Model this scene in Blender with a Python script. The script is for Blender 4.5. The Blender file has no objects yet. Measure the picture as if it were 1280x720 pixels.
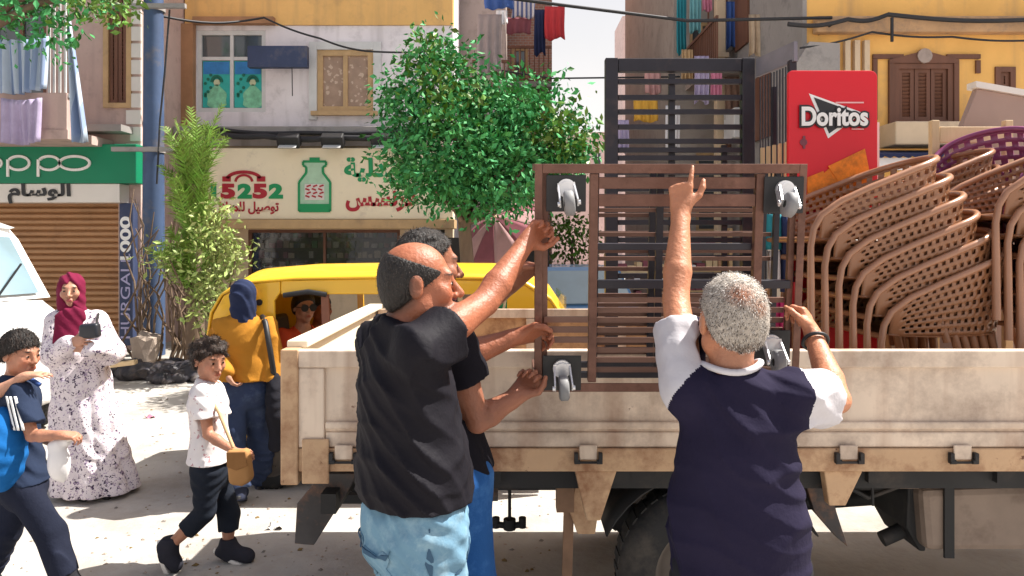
import bpy, bmesh, math, random
import numpy as np
from mathutils import Vector, Matrix, Euler

R = math.radians
scene = bpy.context.scene
col = scene.collection

# ------------------------------------------------------------------ camera, sky, sun, exposure
CAM_H, FPX, HOR = 1.715, 920.0, 300.0
cam_d = bpy.data.cameras.new('camera')
cam = bpy.data.objects.new('camera', cam_d)
col.objects.link(cam)
cam.location = (0, 0, CAM_H)
cam.rotation_euler = (R(90), 0, 0)
cam_d.sensor_width = 36
cam_d.lens = 36 * FPX / 1280
cam_d.shift_y = -(360 - HOR) / 1280
cam_d.clip_start, cam_d.clip_end = 0.05, 2000
scene.camera = cam

SUN_EL, SUN_DIR = 56.0, Vector((0.85, 0.26, 0.0)).normalized()
sun_vec = Vector((SUN_DIR.x * math.cos(R(SUN_EL)), SUN_DIR.y * math.cos(R(SUN_EL)), math.sin(R(SUN_EL))))
world = bpy.data.worlds.new('World')
scene.world = world
world.use_nodes = True
_n, _l = world.node_tree.nodes, world.node_tree.links
_bg = _n['Background']
_sky = _n.new('ShaderNodeTexSky')
_sky.sky_type = 'NISHITA'
_sky.sun_disc = False
_sky.sun_elevation = R(SUN_EL)
_sky.sun_rotation = math.atan2(sun_vec.x, sun_vec.y)
_sky.air_density, _sky.dust_density, _sky.ozone_density = 1.2, 5.0, 1.5
# thin bright haze veiling the sky, densest towards the horizon and in soft drifts
_tc = _n.new('ShaderNodeTexCoord'); _sx = _n.new('ShaderNodeSeparateXYZ'); _l.new(_tc.outputs['Generated'], _sx.inputs[0])
_hz = _n.new('ShaderNodeMapRange'); _hz.inputs[1].default_value, _hz.inputs[2].default_value, _hz.inputs[3].default_value, _hz.inputs[4].default_value = 0.18, 0.62, 0.95, 0.05
_l.new(_sx.outputs[2], _hz.inputs[0])
_nz = _n.new('ShaderNodeTexNoise'); _nz.inputs['Scale'].default_value = 2.2; _nz.inputs['Detail'].default_value = 6; _l.new(_tc.outputs['Generated'], _nz.inputs['Vector'])
_mm = _n.new('ShaderNodeMath'); _mm.operation = 'MULTIPLY_ADD'; _l.new(_nz.outputs[0], _mm.inputs[0]); _mm.inputs[1].default_value = 0.5; _mm.inputs[2].default_value = -0.22
_ad = _n.new('ShaderNodeMath'); _ad.operation = 'ADD'; _ad.use_clamp = True; _l.new(_hz.outputs[0], _ad.inputs[0]); _l.new(_mm.outputs[0], _ad.inputs[1])
_mx = _n.new('ShaderNodeMix'); _mx.data_type = 'RGBA'; _l.new(_ad.outputs[0], _mx.inputs[0]); _l.new(_sky.outputs[0], _mx.inputs[6]); _mx.inputs[7].default_value = (7.4, 7.1, 6.95, 1)
_l.new(_mx.outputs[2], _bg.inputs[0])
_bg.inputs[1].default_value = 0.068
sun_d = bpy.data.lights.new('sun', 'SUN')
sun_d.energy = 5.0
sun_d.angle = R(0.55)
sun_d.color = (1.0, 0.95, 0.87)
sun = bpy.data.objects.new('sun', sun_d)
col.objects.link(sun)
sun.rotation_euler = (-sun_vec).to_track_quat('-Z', 'Y').to_euler()
vs = scene.view_settings
vs.view_transform, vs.look, vs.exposure, vs.gamma, vs.use_curve_mapping = 'Standard', 'None', 1.1, 1.0, False
scene.cycles.max_bounces = 6

# ------------------------------------------------------------------ helpers: placement, tagging
def P(px, py, Y):
    """the point at depth Y (metres) seen at a given place of the photograph"""
    return Vector(((px - 640) / FPX * Y, Y, CAM_H - (py - HOR) / FPX * Y))

WLOC = {}

def tag(o, label=None, cat=None, group=None, kind=None):
    if label: o['label'] = label
    if cat: o['category'] = cat
    if group: o['group'] = group
    if kind: o['kind'] = kind
    return o

def thing(name, label, cat, loc=(0, 0, 0), group=None):
    o = bpy.data.objects.new(name, None)
    o.empty_display_size = 0.1
    col.objects.link(o)
    o.location = loc
    WLOC[o.name] = Vector(loc)
    return tag(o, label, cat, group)

def link_mesh(name, me, mats, parent=None, origin=None):
    if not isinstance(mats, (list, tuple)): mats = [mats]
    for m in mats: me.materials.append(m)
    o = bpy.data.objects.new(name, me)
    col.objects.link(o)
    if parent is not None:
        w = WLOC[parent.name]
        o.parent = parent
    else:
        w = Vector(origin) if origin is not None else Vector((0, 0, 0))
        o.location = w
    if w.length > 0: me.transform(Matrix.Translation(-w))
    WLOC[o.name] = w
    return o

def copy_tree(o, parent=None):
    c = o.copy()
    col.objects.link(c)
    if parent is not None: c.parent = parent
    for ch in list(o.children): copy_tree(ch, c)
    return c

def frame(d, up=(0, 0, 1)):
    d = Vector(d).normalized(); up = Vector(up)
    if abs(d.dot(up)) > 0.98: up = Vector((0, 1, 0))
    x = d.cross(up).normalized()
    return x, x.cross(d).normalized() * 1.0, d      # side, up, dir

class MB:
    """collects shapes, links them as one mesh object"""
    def __init__(s): s.v = []; s.f = []; s.mi = []; s.sm = []; s.cur = 0
    def add(s, vs, fs, smooth=False):
        b = len(s.v)
        s.v += [tuple(v) for v in vs]
        for f in fs:
            s.f.append([b + i for i in f]); s.mi.append(s.cur); s.sm.append(smooth)
        return s
    def box(s, c, size, rot=None):
        c = Vector(c); h = Vector(size) * 0.5
        M = rot if isinstance(rot, Matrix) else (Euler(rot).to_matrix() if rot else Matrix.Identity(3))
        vs = [c + M @ Vector((x * h.x, y * h.y, z * h.z)) for x in (-1, 1) for y in (-1, 1) for z in (-1, 1)]
        return s.add(vs, [(0, 1, 3, 2), (4, 6, 7, 5), (0, 4, 5, 1), (2, 3, 7, 6), (0, 2, 6, 4), (1, 5, 7, 3)])
    def bx(s, x0, x1, y0, y1, z0, z1):
        return s.box(((x0 + x1) / 2, (y0 + y1) / 2, (z0 + z1) / 2), (abs(x1 - x0), abs(y1 - y0), abs(z1 - z0)))
    def beam(s, a, b, w, h, up=(0, 0, 1)):
        a, b = Vector(a), Vector(b); x, u, d = frame(b - a, up)
        vs = [p + x * sx * w / 2 + u * su * h / 2 for p in (a, b) for sx, su in ((-1, -1), (1, -1), (1, 1), (-1, 1))]
        return s.add(vs, [(3, 2, 1, 0), (4, 5, 6, 7), (0, 1, 5, 4), (1, 2, 6, 5), (2, 3, 7, 6), (3, 0, 4, 7)])
    def tube(s, pts, r, n=8, cap=True, close=False):
        pts = [Vector(p) for p in pts]; m = len(pts)
        rs = r if isinstance(r, (list, tuple)) else [r] * m
        ring = []; prev = None
        for i, p in enumerate(pts):
            if close: d = pts[(i + 1) % m] - pts[i - 1]
            else: d = pts[min(i + 1, m - 1)] - pts[max(i - 1, 0)]
            d.normalize()
            if prev is None: x = frame(d)[0]
            else:
                x = prev - d * prev.dot(d)
                x = x.normalized() if x.length > 1e-6 else frame(d)[0]
            prev = x; y = d.cross(x)
            ring.append([p + (x * math.cos(2 * math.pi * k / n) + y * math.sin(2 * math.pi * k / n)) * rs[i] for k in range(n)])
        vs = [v for rr in ring for v in rr]
        fs = []
        for i in range(m if close else m - 1):
            j = (i + 1) % m
            for k in range(n):
                fs.append((i * n + k, i * n + (k + 1) % n, j * n + (k + 1) % n, j * n + k))
        s.add(vs, fs, True)
        if cap and not close:
            s.add(ring[0], [tuple(range(n))[::-1]]); s.add(ring[-1], [tuple(range(n))])
        return s
    def disc(s, c, ax, r, h, n=20, r2=None):
        c = Vector(c); d = Vector(ax).normalized()
        x, u, d = frame(d)
        r2 = r if r2 is None else r2
        a = [c - d * h / 2 + (x * math.cos(2 * math.pi * k / n) + u * math.sin(2 * math.pi * k / n)) * r for k in range(n)]
        b = [c + d * h / 2 + (x * math.cos(2 * math.pi * k / n) + u * math.sin(2 * math.pi * k / n)) * r2 for k in range(n)]
        s.add(a + b, [(k, (k + 1) % n, n + (k + 1) % n, n + k) for k in range(n)], True)
        s.add(a, [tuple(range(n))[::-1]]); s.add(b, [tuple(range(n))])
        return s
    def lathe(s, c, ax, prof, n=24):
        c = Vector(c); x, u, d = frame(ax)
        vs = []
        for (r, h) in prof:
            vs += [c + d * h + (x * math.cos(2 * math.pi * k / n) + u * math.sin(2 * math.pi * k / n)) * r for k in range(n)]
        fs = []
        for i in range(len(prof) - 1):
            for k in range(n):
                fs.append((i * n + k, i * n + (k + 1) % n, (i + 1) * n + (k + 1) % n, (i + 1) * n + k))
        return s.add(vs, fs, True)
    def poly(s, pts, depth, up=None):
        """planar outline pushed out by the vector depth"""
        pts = [Vector(p) for p in pts]; dv = Vector(depth); n = len(pts)
        s.add(pts + [p + dv for p in pts], [tuple(range(n)), tuple(range(2 * n - 1, n - 1, -1))] + [(k, n + k, n + (k + 1) % n, (k + 1) % n) for k in range(n)])
        return s
    def grid(s, fn, nu, nv, smooth=True):
        vs = [fn(i / nu, j / nv) for j in range(nv + 1) for i in range(nu + 1)]
        fs = [(j * (nu + 1) + i, j * (nu + 1) + i + 1, (j + 1) * (nu + 1) + i + 1, (j + 1) * (nu + 1) + i) for j in range(nv) for i in range(nu)]
        return s.add(vs, fs, smooth)
    def build(s, name, mats, parent=None, origin=None, bevel=0, solid=0, fixn=True):
        me = bpy.data.meshes.new(name)
        me.from_pydata(s.v, [], s.f)
        me.polygons.foreach_set('material_index', s.mi)
        me.polygons.foreach_set('use_smooth', s.sm)
        if fixn:
            bm = bmesh.new(); bm.from_mesh(me)
            bmesh.ops.recalc_face_normals(bm, faces=bm.faces)
            bm.to_mesh(me); bm.free()
        o = link_mesh(name, me, mats, parent, origin)
        if solid:
            md = o.modifiers.new('solid', 'SOLIDIFY'); md.thickness = solid; md.offset = 0
        if bevel:
            md = o.modifiers.new('bevel', 'BEVEL'); md.width = bevel; md.segments = 2; md.limit_method = 'ANGLE'; md.angle_limit = R(50)
        return o

def text_mesh(name, body, size, loc, rot, mat, parent, extrude=0.004, width=None, bold=0.0, space=1.0):
    """lettering as a mesh; loc is its centre, width squeezes it to the measured width"""
    c = bpy.data.curves.new('lettering', 'FONT')
    c.body = body; c.size = size; c.extrude = extrude; c.align_x = 'CENTER'; c.align_y = 'CENTER'; c.offset = bold; c.space_character = space
    t = bpy.data.objects.new('lettering_source', c)
    col.objects.link(t)
    dg = bpy.context.evaluated_depsgraph_get()
    me = bpy.data.meshes.new_from_object(t.evaluated_get(dg))
    bpy.data.objects.remove(t); bpy.data.curves.remove(c)
    xs = [v.co.x for v in me.vertices]; ys = [v.co.y for v in me.vertices]
    me.transform(Matrix.Translation((-(min(xs) + max(xs)) / 2, -(min(ys) + max(ys)) / 2, 0)))
    if width: me.transform(Matrix.Scale(width / (max(xs) - min(xs)), 4, (1, 0, 0)))
    me.transform(Matrix.Translation(loc) @ Euler(rot).to_matrix().to_4x4())
    me.materials.clear()
    return link_mesh(name, me, mat, parent)

# ------------------------------------------------------------------ materials
def mat(name, c, rough=0.6, metal=0.0, var=0.15, scale=6.0, bump=0.0, bscale=40.0, dirt=None, dirt_amt=0.45, dirt_scale=3.0,
        rnd=0.0, spec=0.4, sss=0.0, coat=0.0, stretch=(1, 1, 1), trans=0.0, attr=None, sheen=0.0, emit=0.0, chips=None, streak=None):
    m = bpy.data.materials.new(name); m.use_nodes = True
    N, L = m.node_tree.nodes, m.node_tree.links
    b = N['Principled BSDF']
    b.inputs['Roughness'].default_value = rough; b.inputs['Metallic'].default_value = metal
    b.inputs['Specular IOR Level'].default_value = spec
    b.inputs['Coat Weight'].default_value = coat
    if sss:
        b.inputs['Subsurface Weight'].default_value = sss
        b.inputs['Subsurface Radius'].default_value = (0.012, 0.005, 0.003); b.inputs['Subsurface Scale'].default_value = 1.0
    if trans: b.inputs['Transmission Weight'].default_value = trans
    if sheen: b.inputs['Sheen Weight'].default_value = sheen
    tc = N.new('ShaderNodeTexCoord'); mp = N.new('ShaderNodeMapping'); mp.inputs['Scale'].default_value = stretch
    L.new(tc.outputs['Object'], mp.inputs[0])
    def noise(sc, det=5.0, ro=0.6):
        t = N.new('ShaderNodeTexNoise'); t.inputs['Scale'].default_value = sc; t.inputs['Detail'].default_value = det; t.inputs['Roughness'].default_value = ro
        L.new(mp.outputs[0], t.inputs['Vector']); return t
    def mixc(fac, a, c2, mode='MIX'):
        x = N.new('ShaderNodeMix'); x.data_type = 'RGBA'; x.blend_type = mode
        for sock, val in ((x.inputs[0], fac), (x.inputs[6], a), (x.inputs[7], c2)):
            if hasattr(val, 'links'): L.new(val, sock)
            elif isinstance(val, (int, float)): sock.default_value = val
            else: sock.default_value = (*val[:3], 1)
        return x.outputs[2]
    def mr(v, a, b2, c2, d):
        x = N.new('ShaderNodeMapRange'); x.inputs[1].default_value = a; x.inputs[2].default_value = b2; x.inputs[3].default_value = c2; x.inputs[4].default_value = d
        L.new(v, x.inputs[0]); return x.outputs[0]
    m['_h'] = 1
    base = None
    if attr:
        a = N.new('ShaderNodeAttribute'); a.attribute_name = attr; base = a.outputs['Color']
    else:
        rgb = N.new('ShaderNodeRGB'); rgb.outputs[0].default_value = (*c, 1); base = rgb.outputs[0]
    if var:
        n1 = noise(scale)
        hv = N.new('ShaderNodeHueSaturation'); L.new(base, hv.inputs['Color']); L.new(mr(n1.outputs[0], 0.25, 0.75, 1 - var, 1 + var), hv.inputs['Value'])
        base = hv.outputs[0]
    if rnd:
        g = N.new('ShaderNodeNewGeometry'); hv = N.new('ShaderNodeHueSaturation'); L.new(base, hv.inputs['Color'])
        L.new(mr(g.outputs['Random Per Island'], 0, 1, 1 - rnd, 1 + rnd), hv.inputs['Value'])
        L.new(mr(g.outputs['Random Per Island'], 0, 1, 0.47, 0.52), hv.inputs['Hue']); base = hv.outputs[0]
    if dirt:
        n2 = noise(dirt_scale, 8.0, 0.7)
        base = mixc(mr(n2.outputs[0], 0.62 - dirt_amt * 0.3, 0.72 - dirt_amt * 0.1, 0, min(1, 0.4 + dirt_amt)), base, dirt)
    if streak:                                                   # rain-washed grime running down
        tq = N.new('ShaderNodeTexNoise'); tq.inputs['Scale'].default_value = streak[1]; tq.inputs['Detail'].default_value = 6
        mq = N.new('ShaderNodeMapping'); mq.inputs['Scale'].default_value = (1, 1, .09); L.new(tc.outputs['Object'], mq.inputs[0]); L.new(mq.outputs[0], tq.inputs['Vector'])
        base = mixc(mr(tq.outputs[0], .5, .75, 0, streak[2]), base, streak[0])
    if chips:                                                    # small chips and scratches down to rust
        tq = N.new('ShaderNodeTexNoise'); tq.inputs['Scale'].default_value = chips[1]; tq.inputs['Detail'].default_value = 9; tq.inputs['Roughness'].default_value = .75
        L.new(tc.outputs['Object'], tq.inputs['Vector']); base = mixc(mr(tq.outputs[0], chips[2], chips[2] + .03, 0, .95), base, chips[0])
    L.new(base, b.inputs['Base Color'])
    if bump:
        n3 = noise(bscale, 4.0); bp = N.new('ShaderNodeBump'); bp.inputs['Strength'].default_value = min(1, bump); bp.inputs['Distance'].default_value = 0.01
        L.new(n3.outputs[0], bp.inputs['Height']); L.new(bp.outputs[0], b.inputs['Normal'])
    if emit:
        L.new(base, b.inputs['Emission Color']); b.inputs['Emission Strength'].default_value = emit
    return m

def pattern(m, kind, c2, scale=10, thr=0.5, axis='X', c3=None):
    """lays a printed or woven pattern over a material's base colour"""
    N, L = m.node_tree.nodes, m.node_tree.links
    b = N['Principled BSDF']
    src = b.inputs['Base Color'].links[0].from_socket
    tc = N.new('ShaderNodeTexCoord')
    if kind == 'stripe':
        sep = N.new('ShaderNodeSeparateXYZ'); L.new(tc.outputs['Object'], sep.inputs[0])
        mm = N.new('ShaderNodeMath'); mm.operation = 'MULTIPLY'; L.new(sep.outputs['XYZ'.index(axis)], mm.inputs[0]); mm.inputs[1].default_value = scale
        fr = N.new('ShaderNodeMath'); fr.operation = 'FRACT'; L.new(mm.outputs[0], fr.inputs[0])
        g = N.new('ShaderNodeMath'); g.operation = 'GREATER_THAN'; L.new(fr.outputs[0], g.inputs[0]); g.inputs[1].default_value = thr; f = g.outputs[0]
    elif kind == 'spots':
        v = N.new('ShaderNodeTexVoronoi'); v.inputs['Scale'].default_value = scale
        nz = N.new('ShaderNodeTexNoise'); nz.inputs['Scale'].default_value = scale * 1.6
        ad = N.new('ShaderNodeMix'); ad.data_type = 'RGBA'; ad.blend_type = 'ADD'; ad.inputs[0].default_value = 0.08
        L.new(tc.outputs['Object'], ad.inputs[6]); L.new(tc.outputs['Object'], nz.inputs['Vector']); L.new(nz.outputs['Color'], ad.inputs[7])
        L.new(ad.outputs[2], v.inputs['Vector'])
        g = N.new('ShaderNodeMath'); g.operation = 'LESS_THAN'; L.new(v.outputs['Distance'], g.inputs[0]); g.inputs[1].default_value = thr; f = g.outputs[0]
    elif kind == 'brick':
        mp = N.new('ShaderNodeMapping'); mp.inputs['Rotation'].default_value = (R(90), 0, 0); L.new(tc.outputs['Object'], mp.inputs[0])
        v = N.new('ShaderNodeTexBrick'); v.inputs['Scale'].default_value = scale; v.inputs['Mortar Size'].default_value = thr
        L.new(mp.outputs[0], v.inputs['Vector']); f = v.outputs['Fac']
    mx = N.new('ShaderNodeMix'); mx.data_type = 'RGBA'
    L.new(f, mx.inputs[0]); L.new(src, mx.inputs[6]); mx.inputs[7].default_value = (*c2, 1)
    L.new(mx.outputs[2], b.inputs['Base Color'])
    return m

def glass(name, c, rough=0.08, alpha=1.0):
    m = mat(name, c, rough, 0, 0.1, 3, spec=0.8)
    if alpha < 1: m.node_tree.nodes['Principled BSDF'].inputs['Alpha'].default_value = alpha
    return m
# ------------------------------------------------------------------ signed-distance sculpting for people and cloth
class Sculpt:
    def __init__(s): s.p = []; s.noise = None; s.post = []
    def cone(s, a, b, ra, rb=None, k=0.02, n=None, f=1.0, clip=None, op='u'):
        s.p.append(('c', np.array(a, float), np.array(b, float), ra, ra if rb is None else rb, None if n is None else np.array(Vector(n).normalized()), f, k, clip, op)); return s
    def ell(s, c, r, axes=None, k=0.02, clip=None, op='u'):
        A = np.eye(3) if axes is None else np.array([list(a) for a in axes])
        s.p.append(('e', np.array(c, float), np.array(r, float), A, k, clip, op)); return s
    def ball(s, c, r, k=0.02, op='u', clip=None): return s.ell(c, (r, r, r), None, k, clip, op)
    def bounds(s, pr):
        if pr[0] == 'c':
            m = max(pr[3], pr[4]); return np.minimum(pr[1], pr[2]) - m, np.maximum(pr[1], pr[2]) + m
        m = max(pr[2]); return pr[1] - m, pr[1] + m
    def dist(s, pr, X, Y, Z):
        if pr[0] == 'c':
            _, a, b, ra, rb, n, f, k, clip, op = pr
            ab = b - a; x, y, z = X - a[0], Y - a[1], Z - a[2]
            if n is not None:
                g = 1 / f - 1
                q = (x * n[0] + y * n[1] + z * n[2]) * g
                x = x + q * n[0]; y = y + q * n[1]; z = z + q * n[2]
                ab = ab + n * (ab @ n) * g
            L2 = ab @ ab + 1e-12
            t = np.clip((x * ab[0] + y * ab[1] + z * ab[2]) / L2, 0, 1)
            d = np.sqrt((x - t * ab[0]) ** 2 + (y - t * ab[1]) ** 2 + (z - t * ab[2]) ** 2) - (ra + (rb - ra) * t)
            if n is not None: d = d * (0.5 + 0.5 * f)
        else:
            _, c, r, A, k, clip, op = pr
            x, y, z = X - c[0], Y - c[1], Z - c[2]
            u = [(x * A[i][0] + y * A[i][1] + z * A[i][2]) for i in range(3)]
            k0 = np.sqrt(sum((u[i] / r[i]) ** 2 for i in range(3)))
            k1 = np.sqrt(sum((u[i] / r[i] ** 2) ** 2 for i in range(3))) + 1e-9
            d = k0 * (k0 - 1) / k1
        if clip:
            for (pt, nn) in clip:
                nn = Vector(nn).normalized()
                d = np.maximum(d, (X - pt[0]) * nn[0] + (Y - pt[1]) * nn[1] + (Z - pt[2]) * nn[2])
        return d
    def mesh(s, name, h=0.006):
        lo = np.min([s.bounds(p)[0] for p in s.p if p[-1] == 'u'], axis=0) - 3 * h - 0.02
        hi = np.max([s.bounds(p)[1] for p in s.p if p[-1] == 'u'], axis=0) + 3 * h + 0.02
        n = np.ceil((hi - lo) / h).astype(int) + 1
        F = np.full(n, 0.5, np.float32)
        ax = [(lo[i] + h * np.arange(n[i])).astype(np.float32) for i in range(3)]
        for pr in s.p:
            k = pr[7] if pr[0] == 'c' else pr[4]
            op = pr[-1]
            a, b = s.bounds(pr)
            pad = k + 4 * h
            i0 = np.clip(np.floor((a - pad - lo) / h).astype(int), 0, n); i1 = np.clip(np.ceil((b + pad - lo) / h).astype(int) + 1, 0, n)
            if (i1 <= i0).any(): continue
            sl = tuple(slice(i0[i], i1[i]) for i in range(3))
            X = ax[0][sl[0]][:, None, None]; Y = ax[1][sl[1]][None, :, None]; Z = ax[2][sl[2]][None, None, :]
            d = s.dist(pr, X, Y, Z).astype(np.float32)
            G = F[sl]
            if op == 'u':
                hh = np.maximum(k - np.abs(G - d), 0) / k
                F[sl] = np.minimum(G, d) - hh * hh * k * 0.25
            else:
                d = -d
                hh = np.maximum(k - np.abs(G - d), 0) / k
                F[sl] = np.maximum(G, d) + hh * hh * k * 0.25
        if s.noise:
            I = np.nonzero(np.abs(F) < 0.05)
            pts = [ax[i][I[i]] for i in range(3)]
            F[I] += s.noise(*pts).astype(np.float32)
        for (pt, nn) in s.post:
            nn = Vector(nn).normalized()
            F = np.maximum(F, ((ax[0] - pt[0]) * nn[0])[:, None, None] + ((ax[1] - pt[1]) * nn[1])[None, :, None] + ((ax[2] - pt[2]) * nn[2])[None, None, :]).astype(np.float32)
        return surface_nets(name, F, lo, h)

def surface_nets(name, F, lo, h):
    S = F < 0
    c = np.zeros(tuple(np.array(F.shape) - 1), np.int8)
    offs = [(i, j, k) for i in (0, 1) for j in (0, 1) for k in (0, 1)]
    def sub(A, o): return A[o[0]:A.shape[0] - 1 + o[0], o[1]:A.shape[1] - 1 + o[1], o[2]:A.shape[2] - 1 + o[2]]
    for o in offs: c += sub(S, o)
    act = np.nonzero((c > 0) & (c < 8))
    idx = np.full(c.shape, -1, np.int32); idx[act] = np.arange(len(act[0]))
    base = np.stack(act, 1)
    val = {o: F[base[:, 0] + o[0], base[:, 1] + o[1], base[:, 2] + o[2]] for o in offs}
    acc = np.zeros((len(base), 3)); cnt = np.zeros(len(base))
    for o in offs:
        for a in range(3):
            if o[a]: continue
            q = list(o); q[a] = 1; q = tuple(q)
            v0, v1 = val[o], val[q]
            m = (v0 < 0) != (v1 < 0)
            t = v0[m] / (v0[m] - v1[m])
            p = np.tile(np.array(o, float), (m.sum(), 1)); p[:, a] = t
            acc[m] += p; cnt[m] += 1
    V = (base + acc / cnt[:, None]) * h + lo
    quads = []
    for a in range(3):
        sh = list(F.shape); b, d = (a + 1) % 3, (a + 2) % 3
        s0 = [slice(None)] * 3; s1 = [slice(None)] * 3
        s0[a] = slice(0, sh[a] - 1); s1[a] = slice(1, sh[a])
        for q in (b, d): s0[q] = slice(1, sh[q] - 1); s1[q] = slice(1, sh[q] - 1)
        A, B = S[tuple(s0)], S[tuple(s1)]
        for flip, M in ((False, A & ~B), (True, ~A & B)):
            e = np.stack(np.nonzero(M), 1)
            e[:, b] += 1; e[:, d] += 1
            def cell(db, dd):
                q = e.copy(); q[:, b] += db; q[:, d] += dd
                return idx[q[:, 0], q[:, 1], q[:, 2]]
            qd = np.stack([cell(-1, -1), cell(0, -1), cell(0, 0), cell(-1, 0)], 1)
            quads.append(qd[:, ::-1] if flip else qd)
    Q = np.concatenate(quads)
    # one light smoothing pass
    for _ in range(1):
        accv = np.zeros_like(V); cn = np.zeros(len(V))
        for i in range(4):
            for j in (1, 3):
                np.add.at(accv, Q[:, i], V[Q[:, (i + j) % 4]]); np.add.at(cn, Q[:, i], 1)
        V = 0.5 * V + 0.5 * accv / np.maximum(cn, 1)[:, None]
    me = bpy.data.meshes.new(name)
    me.vertices.add(len(V)); me.vertices.foreach_set('co', V.astype(np.float32).ravel())
    me.loops.add(len(Q) * 4); me.loops.foreach_set('vertex_index', Q.astype(np.int32).ravel())
    me.polygons.add(len(Q)); me.polygons.foreach_set('loop_start', np.arange(0, len(Q) * 4, 4, dtype=np.int32))
    me.polygons.foreach_set('use_smooth', np.ones(len(Q), bool))
    me.update(calc_edges=True)
    return me

def tint(me, base, regions):
    """per-vertex skin colour: lips, stubble, brows; on grey hair, scalp with some painted shadow"""
    n = len(me.vertices)
    co = np.zeros(n * 3, np.float32); me.vertices.foreach_get('co', co); co = co.reshape(-1, 3)
    C = np.tile(np.array([*base, 1.0], np.float32), (n, 1))
    for (c, r, A, colr, soft) in regions:
        d = (co - np.array(c)) @ np.array([list(a) for a in A]).T / np.array(r)
        w = np.clip((1 - np.sqrt((d ** 2).sum(1))) / soft, 0, 1)[:, None]
        C[:, :3] = C[:, :3] * (1 - w) + np.array(colr) * w
    at = me.color_attributes.new('Tint', 'FLOAT_COLOR', 'POINT')
    at.data.foreach_set('color', C.ravel())

def folds(amp=0.006, freq=30.0, d=(0.3, 0.2, 1.0), seed=0, warp=2.0, amp2=0.0025):
    d = np.array(Vector(d).normalized())
    rs = np.random.RandomState(seed)
    ph = rs.rand(8) * 6.28
    def f(x, y, z):
        w = np.sin(7 * x + 5 * z + ph[0]) + np.sin(9 * y - 6 * z + ph[1]) + 0.6 * np.sin(13 * x - 11 * y + 4 * z + ph[2])
        u = (x * d[0] + y * d[1] + z * d[2]) * freq + w * warp
        m = 0.5 + 0.5 * np.sin(5 * x + 4 * y - 6 * z + ph[3] + w)
        s1 = np.sin(u)
        s2 = np.sin(u * 2.3 + 5 * x + ph[4] + 1.7 * w)
        return -(amp * m * (1 - np.abs(s1)) ** 1.5 * 1.6) + amp2 * s2
    return f
# ------------------------------------------------------------------ shared materials
M = {}
M['ground'] = mat('dusty_street', (0.42, 0.395, 0.365), 0.95, var=0.14, scale=1.3, bump=0.6, bscale=26, dirt=(0.27, 0.235, 0.2), dirt_amt=0.42, dirt_scale=0.7, spec=0.2, chips=((0.2, 0.17, 0.14), 5, 0.66))
M['pave'] = mat('worn_pavement', (0.3, 0.28, 0.25), 0.95, var=0.2, scale=2.5, bump=0.5, bscale=30, dirt=(0.12, 0.11, 0.1), dirt_amt=0.4)
M['kerb'] = mat('kerb_stone', (0.4, 0.38, 0.35), 0.9, var=0.2, scale=4, bump=0.4)
M['pinkwall'] = mat('faded_pink_plaster', (0.52, 0.38, 0.34), 0.9, var=0.12, scale=1.6, bump=0.3, bscale=12, dirt=(0.33, 0.25, 0.22), dirt_amt=0.3, streak=((.25, .2, .18), 5, .5))
M['whitewall'] = mat('weathered_white_plaster', (0.76, 0.71, 0.74), 0.9, var=0.1, scale=1.8, bump=0.3, bscale=14, dirt=(0.42, 0.39, 0.4), dirt_amt=0.32, dirt_scale=1.6, streak=((.3, .27, .26), 4, .5), chips=((.4, .33, .27), 2.4, .66))
M['ochre'] = mat('ochre_plaster', (0.74, 0.44, 0.16), 0.9, var=0.12, scale=1.4, bump=0.3, bscale=14, dirt=(0.5, 0.3, 0.13), dirt_amt=0.28, dirt_scale=1.5, streak=((.3, .2, .12), 4, .5), chips=((.5, .42, .32), 2.2, .68))
M['yellowwall'] = mat('yellow_plaster', (0.80, 0.46, 0.14), 0.9, var=0.12, scale=1.5, bump=0.3, bscale=14, dirt=(0.55, 0.33, 0.15), dirt_amt=0.28, dirt_scale=1.2, streak=((.38, .24, .13), 4, .5), chips=((.5, .4, .3), 2.2, .68))
M['beigewall'] = mat('beige_plaster', (0.6, 0.47, 0.33), 0.9, var=0.12, scale=2, bump=0.3, bscale=14, dirt=(0.4, 0.3, 0.22), dirt_amt=0.3)
M['taupe'] = mat('taupe_plaster', (0.36, 0.29, 0.26), 0.9, var=0.15, scale=1.5, bump=0.3, bscale=10, dirt=(0.22, 0.18, 0.16), dirt_amt=0.4)
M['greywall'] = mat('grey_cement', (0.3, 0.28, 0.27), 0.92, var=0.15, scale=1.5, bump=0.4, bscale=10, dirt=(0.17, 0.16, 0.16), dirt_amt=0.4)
M['brickwall'] = pattern(mat('bare_red_brick', (0.4, 0.2, 0.15), 0.92, var=0.2, scale=3, bump=0.3), 'brick', (0.42, 0.37, 0.33), 4.0, 0.03)
M['pinkfar'] = mat('hazed_pink_plaster', (0.66, 0.5, 0.47), 0.92, var=0.12, scale=1, dirt=(0.4, 0.28, 0.25), dirt_amt=0.3)  # plaster colour paled to paint in the haze of distance
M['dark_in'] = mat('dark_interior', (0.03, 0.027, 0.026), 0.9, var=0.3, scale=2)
M['glass'] = glass('window_glass', (0.06, 0.075, 0.085), 0.06)
M['glassblue'] = glass('car_glass', (0.16, 0.24, 0.28), 0.05)
M['brownwood'] = mat('brown_painted_wood', (0.15, 0.065, 0.04), 0.6, var=0.25, scale=5, stretch=(1, 1, .15), bump=0.3, bscale=20)
M['tanwood'] = mat('tan_painted_wood', (0.5, 0.33, 0.17), 0.65, var=0.15, scale=5, bump=0.2, dirt=(0.3, 0.2, 0.12), dirt_amt=0.25)
M['palewood'] = mat('pale_raw_wood', (0.62, 0.46, 0.27), 0.7, var=0.15, scale=6, stretch=(1, 1, .2), bump=0.25)
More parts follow.
